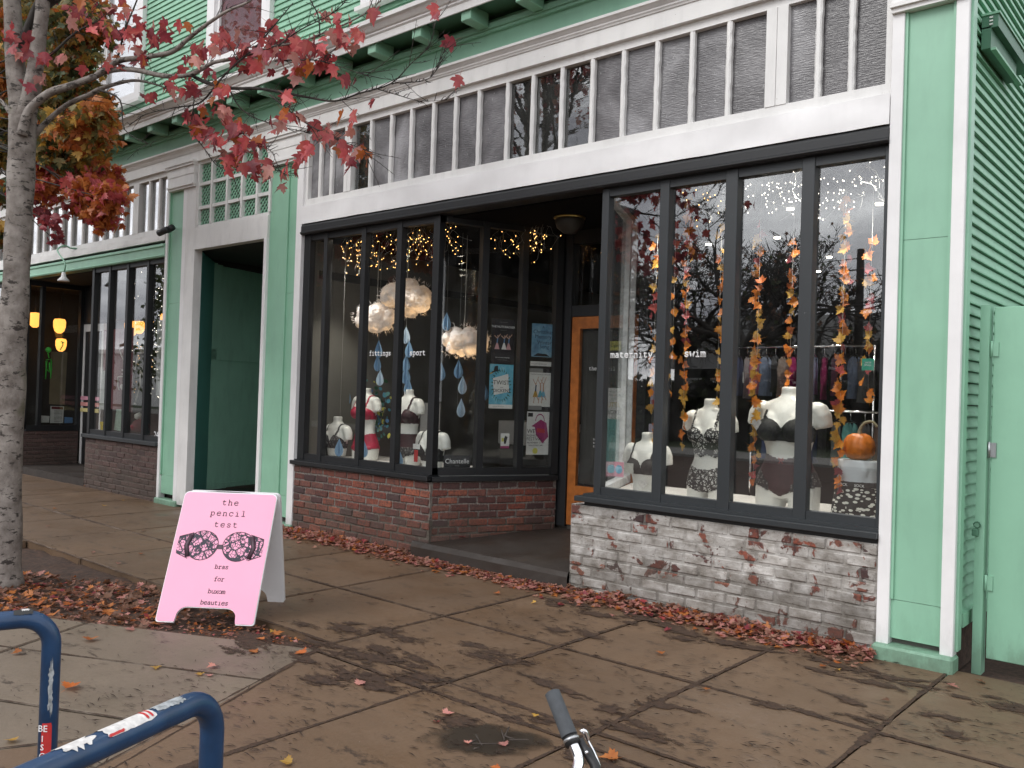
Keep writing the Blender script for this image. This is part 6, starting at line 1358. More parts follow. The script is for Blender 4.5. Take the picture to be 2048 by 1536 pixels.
def f_ff(q, patch, txt):
    patch([(.04, .88), (.26, .88), (.26, .97), (.04, .97)], 'ink_black'); patch([(.20, .66), (.62, .82), (.88, .74), (.98, .42), (.72, .26), (.42, .46), (.36, .64)], 'ink_magenta', 1); patch([(.45, .62), (.80, .60), (.82, .50), (.46, .52)], 'ink_red', 2)
    pts = [(.38 + .2 * (1 - math.cos(a)), .78 + .16 * math.sin(a)) for a in [i * .35 for i in range(10)]]
    for a, b in zip(pts[:-1], pts[1:]): arm(patch, a, b, .014, 'ink_magenta', 2.5)
    for s_, u, v, z_ in (('WE', .2, .50, .06), ('FASHION', .27, .42, .032), ('FESTIVAL', .36, .33, .045), ('NOVEMBER 17 - 19', .42, .26, .024), ('MAIN STREET NW', .42, .20, .020)): txt(s_, u, v, z_, 'ink_black', 3)
    patch([(.40 + .12 * math.cos(a), .09 + .07 * math.sin(a)) for a in [i * .523 for i in range(12)]], 'ink_yellow', 2)
poster('white poster with a magenta handbag shape and the words WE FESTIVAL', .998, 1.252, .995, 1.432, 'paper_white', f_ff)
poster('small white card with a black figure and magenta foot, taped low', .712, .807, 1.058, 1.208, 'paper_white', lambda q, p, t: (p([(0, 0), (1, 0), (1, .16), (0, .16)], 'ink_magenta'), p([(.4, .3), (.6, .3), (.8, .75), (.5, .85), (.35, .6)], 'ink_black'), p([(.1, .45), (.35, .45), (.35, .7), (.1, .7)], 'ink_yellow')), 'card')
poster('small black sign with white serif lettering at the foot of the angled glass', .112, .392, .872, .988, 'ink_black', lambda q, p, t: (t('Chantelle', .5, .33, .066, 'decal_white'), t('PARIS', .5, .08, .018, 'ink_grey')), 'sign')
# notices near the door / right angled glass
def flat(label, p0, du, dv_v, mat, cat='notice', extra=None, name='notice'):
    p0, du, dv_v = Vector(p0), Vector(du), Vector(dv_v); n_ = du.cross(dv_v).normalized(); T = thing(name, label, cat, p0); MB().obox(p0, du, dv_v, n_ * .0012).build('sheet', mat, T)
    if extra: extra(T, p0, du, dv_v, n_)
    return T
def t_little(T, p0, du, dv_v, n_):
    for s_, v, z_, m_ in (('PORTLAND', .88, .022, 'ink_grey'), ('SHOPPING EXPERIENCE', .80, .018, 'ink_grey'), ('LITTLE', .52, .062, 'ink_gold'), ('BOXES', .33, .062, 'ink_black'), ('NOV 24 - 25', .22, .02, 'ink_grey')): font_text('lettering', s_, p0 + du * .5 + dv_v * v + n_ * .002, du, dv_v, z_, m_, T)
flat('white poster lettered LITTLE BOXES taped inside the door glass', (-4.585, 1.27, 1.31), (.205, 0, 0), (0, 0, .385), 'paper_white', 'poster', t_little, 'poster')
flat('handwritten yellow Open note on the door glass', (-4.56, 1.265, 2.06), (.13, 0, 0), (0, 0, .09), 'ink_yellow', 'note', lambda T, p, u, v, n_: font_text('lettering', 'Open', p + u * .5 + v * .35 + n_ * .002, u, v, .05, 'ink_black', T), 'note')
plain('teal_cloth', (.16, .40, .38), .8, .1, 10); plain('lilac_cloth', (.24, .22, .28), .8, .1, 10)
def cloth(label, p0, w, h, mat, seed=0):
    mb = MB(); n = 16; m_ = 10; vs = []
    for j in range(m_ + 1):
        for i in range(n + 1): vs.append((p0[0] + w * i / n * (1 + .08 * j / m_), p0[1] + .014 * math.sin(i * 1.5 + seed) * (.4 + j / m_), p0[2] + h * (1 - j / m_)))
    mb.add(vs, [(j * (n + 1) + i, j * (n + 1) + i + 1, (j + 1) * (n + 1) + i + 1, (j + 1) * (n + 1) + i) for j in range(m_) for i in range(n)], sm=True); o = mb.build('hanging_scarf', mat, base=p0); tag(o, label, 'scarf'); return o
cloth('teal fabric panel hanging just inside the right angled glass', (-4.37, .98, .90), .14, .50, 'teal_cloth'); cloth('upper lilac fabric panel hanging between the pale bars', (-4.02, 1.15, 1.50), .15, .48, 'lilac_cloth', 2); cloth('lower lilac fabric panel hanging below the other lilac one', (-4.0, 1.12, .95), .14, .42, 'lilac_cloth', 4)
flat('small pink square sticker with a blue dot at the foot of the angled glass', RP(.70, .0, .90), -RD * .0 + Vector((.10, 0, 0)), (0, 0, .13), 'strip_pink', 'sticker', lambda T, p, u, v, n_: MB().prism([p + u * (.5 + .38 * math.cos(a)) + v * (.5 + .3 * math.sin(a)) + n_ * .0014 for a in [i * .5236 for i in range(12)]], n_ * .0006).build('print', 'ink_sky', T), 'sticker')
flat('small green square sticker on the right hand pane', (-1.735, .085, 1.835), (.078, 0, 0), (0, 0, .078), 'teal_sticker' if 'teal_sticker' in MATS else plain('teal_sticker', (.04, .36, .24), .5).name, 'sticker', lambda T, p, u, v, n_: (font_text('lettering', 'SHOP\nSMALL', p + u * .5 + v * .58 - Vector((0, .002, 0)), u, v, .017, 'decal_white', T)), 'sticker')
font_text('house_number', '2', Vector((-4.63, 1.270, 3.165)), (1, 0, 0), (0, 0, 1), .07, 'decal_white', B)

# ================================================================== RIGHT EDGE: gate, vent hood
GT = thing('gate', 'mint green painted gate between the shop side wall and the right edge', 'gate', (-.9, .30, .04))
MB().box(-.995, .35, .28, .325, .05, 2.245).build('panel', 'green_paint', GT, bevel=.004)
plain('gate_shadow', (.02, .03, .025), .9)
PS = MB().box(-1.065, -1.012, .24, .34, -.05, 2.255).build('hinge_post', 'green_paint', GT)
MB().box(.36, .46, .24, .34, -.05, 2.3).build('latch_post', 'green_paint', GT)
for z in (.52, 1.35, 1.98):
    mb = MB(); mb.box(-1.03, -.965, .268, .2795, z - .045, z + .045); mb.tube([(-1.003, .264, z - .05), (-1.003, .264, z + .05)], .008, 8); mb.build('hinge', 'green_paint' if z != 1.35 else 'metal_grey', GT)
mb = MB()
for i in range(10): a = i * .7; mb.tube([(-1.05 + .02 * math.cos(a), .22, .88 + .02 * math.sin(a)), (-1.05 + .02 * math.cos(a + 1), .23, .88 + .02 * math.sin(a + 1))], .004, 5)
mb.build('chain_loop', 'dark_green_paint', GT); MB().box(-1.075, -1.04, .20, .235, .81, .855).build('padlock', 'dark_green_paint', GT, bevel=.005)
VB = thing('wall_duct', 'long green metal channel fixed on the side wall high above the gate', 'duct', (-1.08, .3, 3.95))
MB().box(-1.115, -1.02, .30, 1.30, 4.03, 4.11).build('channel', 'dark_green_paint', VB); MB().box(-1.115, -1.01, .29, 1.31, 4.111, 4.125).build('top_flange', 'green_siding', VB)
MB().box(-1.115, -1.06, .30, 1.05, 3.90, 4.039).build('back_plate', 'dark_green_paint', VB); MB().box(-1.06, -1.03, .30, 1.10, 3.885, 3.90).build('lower_flange', 'green_siding', VB)
for i in range(3): MB().box(-1.07, -1.05, .292, .298, 4.045 + i * .022, 4.055 + i * .022).build('slot', 'white_paint', VB)
BH = thing('yard_wall', 'plain wall closing the side passage behind the gate', 'wall', (1.5, 9, 0)); MB().box(-1.0, 6, 8.9, 9.1, -.05, 5).build('wall_face', 'green_siding', BH)

# ================================================================== LEFT NEIGHBOUR: lamp, camera, window things
GL_ = thing('gooseneck_lamp', 'green gooseneck sign lamp with white bell shade over the neighbouring shopfront', 'lamp', (-13.85, -.05, 3.6))
pA, pB = at_y(142, 497, -.06), at_y(127, 560, -.28)
MB().tube(smooth_line([pA, pA + Vector((0, -.10, .03)), pA + Vector((-.0, -.2, -.06)), Vector((pB.x + .03, -.28, pA.z - .28)), Vector((pB.x, -.28, pB.z + .10))], [.012] * 5)[0], .012, 8).build('arm', 'green_paint', GL_)
MB().lathe([(.02, .12), (.03, .10), (.035, .05), (.08, .0), (.085, -.02), (.075, -.02), (.03, .04)], (pB.x, -.28, pB.z), 20).build('shade', 'white_trim', GL_); MB().lathe([(.06, 0), (.06, .015)], (pA.x, pA.y + .045, pA.z), 12).build('wall_plate', 'green_paint', GL_)
SC = thing('security_camera', 'small black twin security camera under the neighbouring transom corner', 'camera', (-10.75, -.1, 3.58))
c0 = at_y(329, 463, -.12); c1 = at_y(342, 458, -.06)
for c_, l in ((c0, .09), (c1, .05)): MB().tube([c_ + Vector((l, -.0, .02)), c_ + Vector((-l, -.03, -.02))], .042, 12).build('housing', 'black_rubber', SC)
MB().tube([c1, c1 + Vector((0, .06, .02))], .012, 6).build('bracket_arm', 'black_rubber', SC)
for px, py, y, wh in [(70, 640, .9, 'leftmost, partly behind the trunk'), (119, 652, 1.4, 'upper of the stacked pair beside the door'), (122, 690, 2.6, 'lower of the stacked pair beside the door'), (262, 657, 1.2, 'in the right hand window, second pane'), (279, 655, 2.2, 'dim, at the third mullion'), (331, 640, 2.4, 'rightmost, at the window edge')]:
    p = at_x(px, py, -16.5 - .2 * y) if px < 150 else at_y(px, py, y); T = thing('pendant_lamp', 'glowing amber glass pendant, ' + wh, 'pendant lamp', p, 'amber pendants in the neighbouring shop'); k = .8 if y < 2 else .72
    MB().lathe([(.045 * k, -.17 * k), (.10 * k, -.12 * k), (.13 * k, -.02 * k), (.135 * k, .10 * k), (.11 * k, .16 * k), (.03 * k, .17 * k)], p, 20).build('shade', 'pendant_glow', T)
    MB().tube([p + Vector((0, 0, .12)), Vector((p.x, p.y, 3.28))], .006, 5).build('cord', 'black_rubber', T)
plain('skeleton_white', (.62, .56, .52), .6); plain('skeleton_green', (.08, .62, .08), .6)
MATS['skeleton_green'].node_tree.nodes['Principled BSDF'].inputs['Roughness'].default_value = .8
def skeleton(label, pts_fn, mat, segs, heads, loc):
    T = thing('paper_skeleton', label, 'paper skeleton', loc); mb = MB()
    for sgm in segs: mb.tube([pts_fn(*p) for p in sgm], .010, 5)
    mb.build('bones', mat, T); mb = MB()
    for (x, y, r) in heads: mb.lathe([(.01, -r), (r * .7, -r * .6), (r, 0), (r * .7, r * .7), (.01, r)], pts_fn(x, y), 10)
    mb.build('skull', mat, T); mb = MB()
skel1 = [[(262, 668), (256, 678), (254, 690), (263, 700), (256, 720), (252, 726)], [(252, 682), (252, 692), (239, 699), (243, 712), (247, 720)], [(247, 720), (256, 720)], [(251, 722), (249, 745), (248, 760), (249, 775)], [(244, 740), (255, 742)], [(244, 748), (254, 750)], [(249, 752), (236, 754), (236, 770), (238, 780)], [(249, 752), (259, 762), (257, 774), (252, 782)], [(247, 762), (246, 778)]]
skeleton('white paper skeleton hanging upside down in the neighbouring window', lambda x, y: at_y(x, y, .14), 'skeleton_white', skel1, [(246, 774, .045)], (-12.4, .14, 1.4))
skel2 = [[(276, 708), (272, 730), (270, 740)], [(276, 708), (290, 705)], [(281, 740), (280, 770), (275, 790), (270, 806)], [(281, 742), (298, 768), (286, 782), (287, 795)], [(268, 806), (272, 809)]]
skeleton('second white paper skeleton, only legs and one arm clear, near the right mullion', lambda x, y: at_y(x, y, .15), 'skeleton_white', skel2, [(286, 700, .05)], (-11.8, .15, 1.2))
skel3 = [[(96, 706), (98, 716)], [(92, 720), (102, 718), (103, 740), (99, 744), (93, 738), (92, 722)], [(94, 722), (92, 745), (91, 758)], [(99, 725), (99, 742)], [(103, 722), (102, 745), (101, 757)], [(120, 700), (126, 690), (124, 683)], [(122, 683), (128, 686)]]
skeleton('green paper skeleton peeping over the brown paper in the side window', lambda x, y: at_x(x, y, -15.80), 'skeleton_green', skel3, [(97, 700, .05)], (-15.8, .45, 1.6))
plain('brown_paper', (.17, .14, .085), .8, .15, 4); plain('paper_pale', (.5, .52, .5), .7, .12, 12); plain('paper_green', (.38, .50, .42), .8, .2, 9); plain('dark_red_cloth', (.12, .02, .025), .8, .2, 4); plain('tag_yellow', (.6, .46, .03), .5)
def pquad(name, label, cat, corners, mat, th=.002, group=None, extra=None):
    mb = MB(); c_ = [Vector(c) for c in corners]; n_ = (c_[1] - c_[0]).cross(c_[2] - c_[0]).normalized(); mb.prism(c_, n_ * th); o = mb.build(name, mat, base=c_[0]); tag(o, label, cat, group); return o
pquad('paper_banner', 'tall brown paper panel taped inside the neighbouring side window', 'paper', [at_x(a, b, -15.81) for a, b in ((98, 808), (129, 810), (135, 704), (102, 703))], 'brown_paper')
pquad('opening_hours_board', 'white framed board with rows of lines at the foot of the side window', 'board', [at_x(a, b, -15.80) for a, b in ((100, 846), (126, 846), (128, 813), (101, 812))], 'paper_pale')
pquad('board_inset', 'dark red heading on the board at the foot of the side window', 'board', [at_x(a, b, -15.797) for a, b in ((103, 818), (126, 819), (126, 814), (103, 813))], 'dark_red_cloth')
for i in range(7): pass
mb = MB()
for i in range(9):
    y0_ = 822 + i * 2.6; a, b = at_x(108, y0_, -15.796), at_x(124, y0_ + .3, -15.796); mb.add([a, b, b + Vector((0, 0, .006)), a + Vector((0, 0, .006))], [(0, 1, 2, 3)])
o = mb.build('board_lines', 'ink_black'); tag(o, 'rows of small dark text lines on the white framed board', 'board text')
pquad('window_card', 'pale card left of the white framed board', 'card', [at_x(a, b, -15.80) for a, b in ((80, 845), (98, 845), (99, 832), (81, 831))], 'paper_pale')
pquad('window_card', 'small blue and white card right of the framed board', 'card', [at_x(a, b, -15.80) for a, b in ((129, 846), (145, 846), (145, 835), (129, 834))], 'ink_blue')
pquad('hanging_notice', 'faint white notice sheet hung in the first pane of the neighbouring window', 'notice', [at_y(a, b, .13) for a, b in ((200, 819), (217, 820), (224, 742), (204, 741))], 'paper_pale')
pquad('shop_tag', 'yellow tag shaped sticker at the foot of the neighbouring window', 'sticker', [at_y(a, b, .12) for a, b in ((201, 861), (210, 862), (213, 844), (200, 843))], 'tag_yellow')
pquad('draped_map', 'crumpled pale green paper leaning at the foot of the second pane', 'paper', [at_y(a, b, .16) for a, b in ((228, 860), (255, 865), (257, 820), (233, 818))], 'paper_green')
pquad('red_curtain', 'dark red cloth hung behind the skeleton in the neighbouring window', 'curtain', [at_y(a, b, .5) for a, b in ((205, 815), (265, 825), (268, 655), (208, 660))], 'dark_red_cloth')
pquad('lattice_board', 'pale board behind the rightmost pane of the neighbouring window', 'board', [at_y(a, b, .45) for a, b in ((312, 790), (326, 793), (330, 640), (315, 640))], 'paper_pale')
T = thing('plush_toy', 'dark red plush figure sitting in the third pane of the neighbouring window', 'plush toy', at_y(283, 868, .2)); p = at_y(281, 852, .2)
MB().lathe([(.02, -.09), (.12, -.07), (.14, .0), (.09, .07), (.03, .10)], p, 14).build('body', 'dark_red_cloth', T); MB().lathe([(.01, -.05), (.06, -.02), (.06, .03), (.01, .06)], p + Vector((-.06, 0, .13)), 12).build('head', 'paper_tag', T)
font_text('house_number', '24', at_y(312, 876, .068), (1, 0, 0), (0, 0, 1), .13, 'decal_white', B)
fairy('white fairy lights strung down the side window of the neighbouring shop', -15.3, -14.6, 1.2, 3.2, 1.6, .35, 'bulb_warm', 8)
fairy('fairy lights strung behind the neighbouring shop window', -12.7, -11.2, 1.0, 3.2, .35, .3, 'bulb_white', 10)

# ================================================================== SHOP INTERIOR
CLm = thing('ceiling_lamp', 'unlit glass bowl lamp on the dark entry ceiling', 'lamp', (-4.69, .72, 3.15)); MB().lathe([(.13, .10), (.14, .06), (.12, .0), (.06, -.05), (.01, -.06)], (-4.69, .72, 3.185), 20).build('bowl', plain('lamp_glass', (.03, .026, .02), .5).name, CLm); MB().lathe([(.15, 0), (.15, .015)], (-4.69, .72, 3.27), 20).build('rim', 'brass', CLm)
def spot(label, x, y, z, tx, ty, tz, e, size=60):  # spotlight added behind the top rail to brighten the mannequins
    T = thing('added_spot', label, 'added spot lamp', (x, y, z)); dr = (Vector((tx, ty, tz)) - Vector((x, y, z))).normalized(); p = Vector((x, y, z))
    MB().tube([p - dr * .10, p - dr * .02, p], [.03, .045, .05], 14, cap=False).build('can', 'black_paint', T); MB().tube([p - dr * .004, p - dr * .001], .042, 14).build('bulb', 'spot_glow', T); MB().tube([p - dr * .06, Vector((x, y, 3.285))], .008, 6).build('stem', 'black_paint', T)
    if e: lamp(T, dr, e, size)
def lamp(T, dr, e, size):
    ld = bpy.data.lights.new('spot', 'SPOT'); ld.energy = e; ld.spot_size = rad(size); ld.spot_blend = .6; ld.shadow_soft_size = .05; ld.color = (1, .93, .84); lo = bpy.data.objects.new('light', ld); COL.objects.link(lo); lo.parent = T; lo.location = dr * .02; lo.rotation_euler = (-dr).to_track_quat('Z', 'Y').to_euler()
spot('added spotlight out of view, brightening the small bust, first in the right window', -3.45, .17, 3.268, -3.5, .5, 1.1, 55); spot('added spotlight out of view, brightening the lace camisole, second in the right window', -2.85, .17, 3.268, -2.95, .5, 1.2, 45)
spot('added spotlight out of view, brightening the largest mannequin, third in the right window', -2.25, .17, 3.268, -2.35, .5, 1.2, 45); spot('added spotlight out of view, brightening the pumpkin, fourth in the right window', -1.75, .17, 3.268, -1.85, .5, 1.1, 55)
spot('added spotlight out of view, brightening the left pair of busts', -7.35, .17, 3.268, -7.6, .6, 1.2, 55); spot('added spotlight out of view, brightening the right pair of busts', -6.5, .17, 3.268, -6.5, .55, 1.2, 60)
for i, (px, py, y) in enumerate([(1418, 468, 2.6), (1553, 522, 2.6), (1577, 534, 4.0), (1636, 557, 5.0), (1657, 564, 4.0), (1580, 433, 1.4), (1757, 470, 1.6)]):
    p = at_y(px, py, y); p.z = min(p.z, 3.27); T = thing('downlight', 'lit recessed downlight of the right hand shop ceiling, %s from the left' % ['first', 'second', 'third', 'sixth', 'seventh', 'fourth', 'fifth'][i], 'downlight', (p.x, p.y, 3.27)); MB().lathe([(.004, 0), (.030, 0), (.033, .012)], (p.x, p.y, 3.268), 16).build('lens', 'spot_glow', T)
    if i in (0, 1, 5, 6): lamp(T, Vector((0, -.15, -1)).normalized(), 40, 90)
gcols = {'magenta': (.34, .012, .13), 'navy': (.015, .025, .09), 'light blue': (.16, .21, .32), 'black': (.012, .012, .014), 'pink': (.36, .10, .16), 'grey': (.12, .13, .14), 'teal': (.12, .35, .34), 'cream': (.22, .19, .16), 'plum': (.09, .015, .05), 'white': (.34, .34, .36)}
for k, c_ in gcols.items(): plain('cloth_' + k.replace(' ', '_'), c_, .75, .2, 25)
def rail(label, x0, x1, y, z, zf=.30):
    T = thing('clothes_rail', label, 'clothes rail', ((x0 + x1) / 2, y, zf)); MB().tube([(x0, y, z), (x1, y, z)], .011, 10).build('rail', 'chrome', T)
    for x in (x0, x1): MB().tube([(x, y, zf), (x, y, z)], .012, 10).build('leg', 'chrome', T); MB().tube([(x, y - .2, zf + .02), (x, y + .2, zf + .02)], .012, 8).build('foot', 'chrome', T)
def hung(x, y, z, L_, w, colr, label, group=None, tagc=False):
    T = thing('hung_garment', label, 'garment', (x, y, z)); mb = MB(); n = 7; vs = []; yaw = random.uniform(-.5, .5); d_ = Vector((math.sin(yaw) * .5, math.cos(yaw), 0)).normalized(); e_ = Vector((d_.y, -d_.x, 0))
    if group: T['group'] = group
    cs = [(-.5, .0), (-.42, -.02), (-.2, .0), (0, -.05), (.2, 0), (.42, -.02), (.5, .0)]
    prof = [(0, .35), (.08, .8), (.3, 1.0), (.6, .9), (1.0, 1.05)]
    for (t, k) in prof:
        for s_ in (1, -1):
            for (u, dz) in cs: vs.append(Vector((x, y, z - .07)) + d_ * (u * w * k) + e_ * (s_ * .02 * (1 - abs(u) * 1.7) * (1 + .5 * math.sin(u * 9 + t * 4))) + Vector((0, 0, -t * L_ + dz * (t < .1))))
    m_ = len(cs)
    fs = [((2 * i + s_) * m_ + j, (2 * i + s_) * m_ + j + 1, (2 * i + 2 + s_) * m_ + j + 1, (2 * i + 2 + s_) * m_ + j) for i in range(len(prof) - 1) for s_ in (0, 1) for j in range(m_ - 1)]
    mb.add(vs, fs, sm=True); mb.build('cloth', 'cloth_' + colr.replace(' ', '_'), T); MB().tube([Vector((x, y, z + .012)), Vector((x, y, z - .05)), Vector((x, y, z - .07)) + d_ * w * .35, Vector((x, y, z - .07)) - d_ * w * .35, Vector((x, y, z - .05))], .0025, 4).build('hanger', 'chrome', T)
    if tagc: MB().box(x - .02, x + .02, y - .05, y - .048, z - L_ * .55 - .1, z - L_ * .55).build('price_tag', 'paper_white', T)
rail('upper chrome clothes rail of swimwear behind the right hand mannequins', -3.5, -2.15, 1.6, 2.10)
order = ['magenta', 'navy', 'white', 'pink', 'light blue', 'black', 'cream', 'magenta', 'plum', 'light blue', 'magenta', 'plum', 'black', 'light blue', 'grey']
wh_ = ['leftmost on the upper rail', 'second on the upper rail', 'third on the upper rail, beside a garland', 'fourth on the upper rail', 'fifth on the upper rail', 'sixth on the upper rail', 'seventh on the upper rail', 'eighth on the upper rail, wide', 'ninth on the upper rail', 'tenth on the upper rail', 'eleventh on the upper rail', 'twelfth on the upper rail, behind the mullion', 'thirteenth on the upper rail', 'fourteenth on the upper rail, right of the mullion', 'last on the upper rail']
for i, c_ in enumerate(order): hung(-3.45 + i * .088, 1.6, 2.08, random.uniform(.30, .40), random.uniform(.24, .32), c_, c_ + ' garment hanging ' + wh_[i], 'swimwear on the upper rail', i % 5 == 2)
rail('lower chrome clothes rail behind the largest mannequin', -3.1, -1.75, 1.35, 1.55)
lo_ = ['black', 'navy', 'grey', 'white', 'navy', 'black', 'grey', 'teal', 'grey', 'cream', 'pink', 'black']
for i, c_ in enumerate(lo_): hung(-3.05 + i * .115, 1.35, 1.53, random.uniform(.28, .36), random.uniform(.22, .28), c_, '%s garment on the lower rail, %s from the left' % (c_, ['first', 'second', 'third', 'fourth', 'fifth', 'sixth', 'seventh', 'eighth', 'ninth', 'tenth', 'eleventh', 'twelfth'][i]), 'garments on the lower rail', i in (4, 7, 10))
ORD = ['first', 'second', 'third', 'fourth', 'fifth', 'sixth', 'seventh', 'eighth', 'ninth']
rail('chrome rail of dark bras behind the angled glass', -5.9, -5.0, 2.6, 1.28); rail('lower chrome rail of dark garments behind the angled glass', -5.9, -5.0, 2.3, .92)
for i in range(9): hung(-5.8 + i * .085, 2.6, 1.27, .22, .22, 'black', 'black garment behind the small taped card, %s from the left' % ORD[i], 'black garments behind the angled glass')
for i in range(8): hung(-5.8 + i * .09, 2.3, .90, .2, .2, 'grey', 'grey garment on the lowest rail behind the angled glass, %s from left' % ORD[i], 'grey garments behind the angled glass')
CB = thing('counter', 'white topped dark counter seen behind the paper raindrops', 'counter', (-6.9, 3.0, .3)); MB().box(-7.3, -6.3, 2.8, 3.3, .30, .95).build('base', 'dark_interior', CB); MB().box(-7.32, -6.28, 2.78, 3.32, .951, 1.25).build('cabinet', 'white_plinth', CB)
pquad('framed_photo', 'grey print of a woman behind the maroon mannequin', 'print', [(-7.15, 1.21, 1.05), (-6.83, 1.21, 1.05), (-6.83, 1.21, 1.47), (-7.15, 1.21, 1.47)], 'ink_grey')
pquad('framed_photo', 'small red brown picture behind the posters, right of the cloud lamp', 'print', [(-5.75, 2.2, 1.75), (-5.6, 2.2, 1.75), (-5.6, 2.2, 2.1), (-5.75, 2.2, 2.1)], 'maroon_fabric')
# flower wreath of paper circles on the far side of the left window
WRp = thing('paper_flower_display', 'teal and yellow paper flower cluster behind the lace and crimson busts', 'decoration', (-7.7, 1.0, .8)); mats_ = ['ink_blue', 'ink_teal', 'ink_yellow', 'ink_green', 'teal_cloth']
mbs = [MB() for _ in mats_]
for i in range(230):
    a = random.uniform(0, 6.28); px = random.choice([random.gauss(655, 22), random.gauss(760, 10)]); py = random.gauss(830, 32) if px > 720 else random.gauss(815, 18) + abs(px - 655) * .5
    c_ = at_y(px, py, .95 + random.uniform(-.05, .05)); r = random.uniform(.012, .032); k = random.randrange(len(mats_)); t1_ = Vector((1, random.gauss(0, .4), 0)).normalized(); t2_ = Vector((0, random.gauss(0, .3), 1)).normalized()
    mbs[k].add([c_ + t1_ * r * math.cos(q * .785) + t2_ * r * math.sin(q * .785) for q in range(8)], [tuple(range(8))])
for mm, m_ in zip(mbs, mats_): o = mm.build('petals', m_, WRp); o['kind'] = 'stuff'

# ================================================================== ACROSS THE STREET (mirrored in the panes)
def bare_tree(label, x, y, h, sp, seed, leafy=0):
    random.seed(seed); T = thing('bare_tree', label, 'tree', (x, y, -.05), 'trees across the street'); tw = MB(); pts_ = []
    tk = MB(); tk.tube([(x, y, -.05), (x + .1, y, h * .2), (x + .15, y + .1, h * .34)], [.28, .22, .19], 12); tk.build('trunk', 'bark_dark', T)
    def g(p, d_, l, r, dep):
        P = [p]; dd = d_.copy()
        for i in range(4): dd = (dd + Vector((random.gauss(0, .16), random.gauss(0, .16), random.gauss(.01, .12)))).normalized(); P.append(P[-1] + dd * l / 4)
        tw.tube(P, [r * (1 - .4 * i / 4) for i in range(5)], 5 if r > .03 else 3, cap=False)
        if dep <= 2: pts_.extend(P[2:])
        if dep == 0: return
        for k in range(3 + (dep < 3)): g(P[random.randint(1, 4)], (dd + Vector((random.gauss(0, .6), random.gauss(0, .6), random.gauss(.05, .45)))).normalized(), l * .68, max(.011, r * .55), dep - 1)
    for i in range(7): a = i * .9 + random.random(); g(Vector((x + .15, y + .1, h * .33)), Vector((math.cos(a) * sp, math.sin(a) * sp, random.uniform(.5, 1))).normalized(), h * .27, .12, 5 if i < 7 else 4)
    o = tw.build('crown', 'bark_dark', T); o['kind'] = 'stuff'
    if leafy: it = [(random.choice(pts_), hang(), random.uniform(.10, .2), random.randrange(2)) for _ in range(leafy)]; o = leaf_cloud('foliage', it, ['leaf_brown', 'leaf_green'], T, (x, y, -.05)); o['kind'] = 'stuff'
bare_tree('broad bare crowned tree mirrored in the third pane of the right window', -12.9, -21, 10.0, 1.05, 11, 900)
bare_tree('bare tree mirrored behind the lettering in the first pane', -17.0, -24, 9.5, 1.0, 21, 900)
bare_tree('low spreading bare tree mirrored beside the utility pole', -12.4, -26, 6.5, 1.1, 41, 500)
bare_tree('leafier tree mirrored between the window and the entry', -21.5, -22, 8.0, .9, 31, 2500)
PL = thing('utility_pole', 'dark wooden utility pole mirrored in the rightmost pane', 'utility pole', (-10.1, -24, -.1)); MB().tube([(-10.1, -24, -.1), (-10.1, -24, 6.9)], [.17, .12], 12).build('pole', 'bark_dark', PL); MB().tube([(-10.1, -24, 6.2), (-10.65, -24, 6.2)], .03, 6).build('bracket_arm', 'bark_dark', PL); MB().lathe([(.05, -.12), (.09, -.1), (.09, .1), (.04, .14)], (-10.65, -24, 6.25), 10).build('insulator', 'bark_dark', PL)
def wire(label, a, b, sag=.3, r=.018):
    a, b = Vector(a), Vector(b); pts = [a + (b - a) * (i / 20) - Vector((0, 0, sag * 4 * (i / 20) * (1 - i / 20))) for i in range(21)]; o = MB().tube(pts, r, 5).build('overhead_wire', 'black_rubber', base=a); tag(o, label, 'wire', 'overhead wires')
wire('thick overhead wire crossing high along the street', (-60, -10.5, 7.0), (30, -9.5, 6.2), .2, .012)
for i, (z, dx) in enumerate(((4.9, -40), (4.3, -40), (4.6, 30), (3.9, 30), (6.6, -40), (6.0, 30))): wire(['upper wire leaving the pole to the left', 'lower wire leaving the pole to the left', 'upper wire leaving the pole to the right', 'lower wire leaving the pole to the right', 'topmost wire leaving the pole to the left', 'topmost wire leaving the pole to the right'][i], (-10.1, -24, z), (-10.1 + dx, -26, z + .8), .5, .016)
random.seed(99)
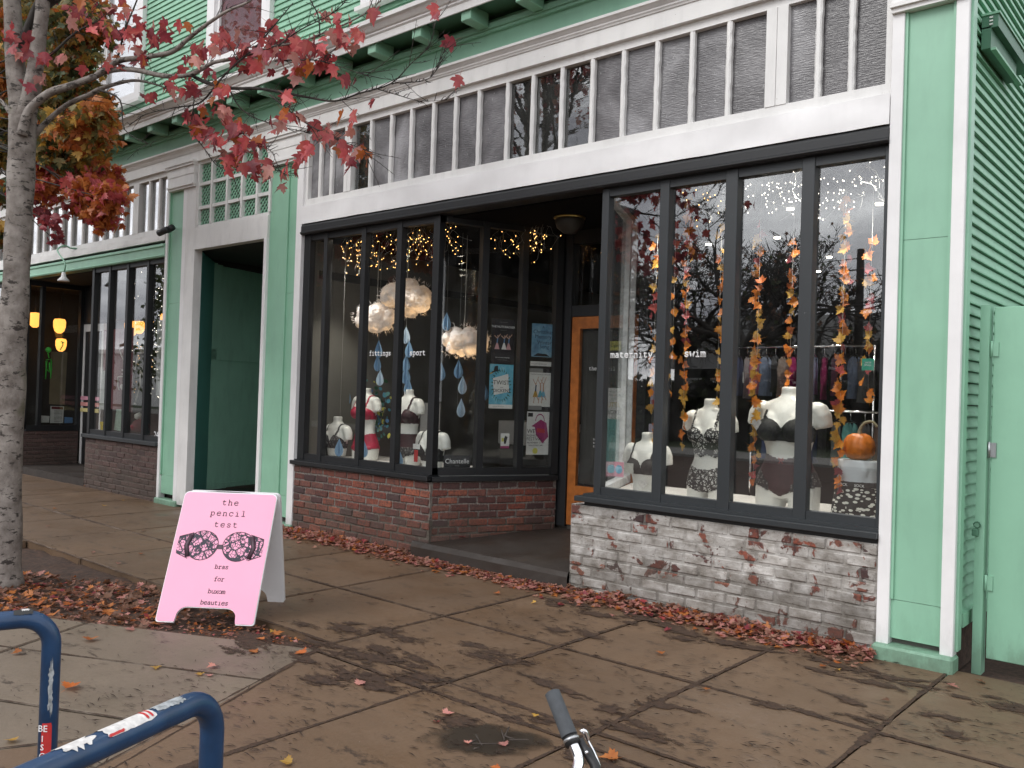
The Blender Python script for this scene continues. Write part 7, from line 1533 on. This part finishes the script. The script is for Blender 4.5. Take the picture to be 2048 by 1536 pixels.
def far_house(label, x0, x1, y0, y1, h, mat, roof='ink_black', nwin=5, flat=True, trim='white_trim', pn='far_glass'):
    T = thing('house', label, 'house', ((x0 + x1) / 2, y1, 0), 'buildings across the street'); MB().box(x0, x1, y0, y1, -.1, h).build('wall', mat, T)
    if flat: MB().box(x0 - .2, x1 + .2, y0 - .2, y1 + .2, h, h + .3).build('roof', roof, T)
    else: MB().prism([(x0 - .4, y1 + .4, h), (x0 - .4, y0 - .4, h), (x0 - .4, (y0 + y1) / 2, h + 2.6)], (x1 - x0 + .8, 0, 0)).build('roof', roof, T)
    for k in range(2 if h > 5 else 1):
        for i in range(nwin): xx = x0 + (x1 - x0) * (i + .5) / nwin; f_ = MB().box(xx - .6, xx + .6, y1, y1 + .05, 1.0 + 3 * k, 2.6 + 3 * k).build('window', trim, T); MB().box(xx - .5, xx + .5, y1 + .05, y1 + .07, 1.1 + 3 * k, 2.5 + 3 * k).build('pane', pn, f_)
plain('house_dark', (.035, .036, .033), .8, .2, 1); plain('house_trim', (.06, .06, .058), .8); plain('house_pale', (.55, .55, .54), .7, .1, 1); plain('hedge', (.012, .017, .009), .95, .5, 5, 1, 20)
far_house('large dark grey building mirrored in the left window', -50, -24.5, -32, -21, 11.0, 'house_dark', nwin=9, trim='house_trim', pn='ink_black')
far_house('low pale building with a flat roof mirrored in the neighbouring window', -76, -53, -32, -23, 3.6, 'house_pale', 'white_paint')
far_house('dark gabled house mirrored low in the right window', -20, -12, -36, -29, 3.0, 'house_dark', flat=False)
HG = leaf_cloud('hedge_row', [((random.uniform(-27, 2), random.gauss(-25.2, .4), random.uniform(0, 2.3 + .5 * noise.noise(Vector((i * .01, 0, 0))))), hang(), random.uniform(.25, .5), random.randrange(2)) for i in range(5200)], ['leaf_green', 'bark_dark']); tag(HG, 'dark hedge across the street mirrored low in the right window', 'hedge', kind='stuff')
tag(MB().box(-24, 2, -26.0, -25.2, 0, 2.1).build('hedge_core', 'hedge'), 'solid dark core of the hedge across the street', 'hedge')
def conifer(label, x, y, h, r, seed):
    rr = random.Random(seed); T = thing('conifer', label, 'tree', (x, y, 0), 'conifers across the street'); MB().tube([(x, y, 0), (x, y, h)], [.3, .03], 8).build('trunk', 'bark_dark', T); it = []
    for i in range(2600): t = rr.random() ** .7; a = rr.uniform(0, 6.28); q = r * (1 - t) * (.35 + .65 * rr.random()) * (1 + .25 * math.sin(t * 60)); it.append((Vector((x + q * math.cos(a), y + q * math.sin(a), h * (.08 + .92 * t))), hang(), rr.uniform(.25, .5), 0))
    o = leaf_cloud('foliage', it, ['leaf_green'], T, (x, y, 0)); o['kind'] = 'stuff'
conifer('tall dark conifer mirrored in the neighbouring window', -50, -21, 13, 3.4, 1); conifer('second conifer beyond the first', -58, -26, 10, 3.0, 2)
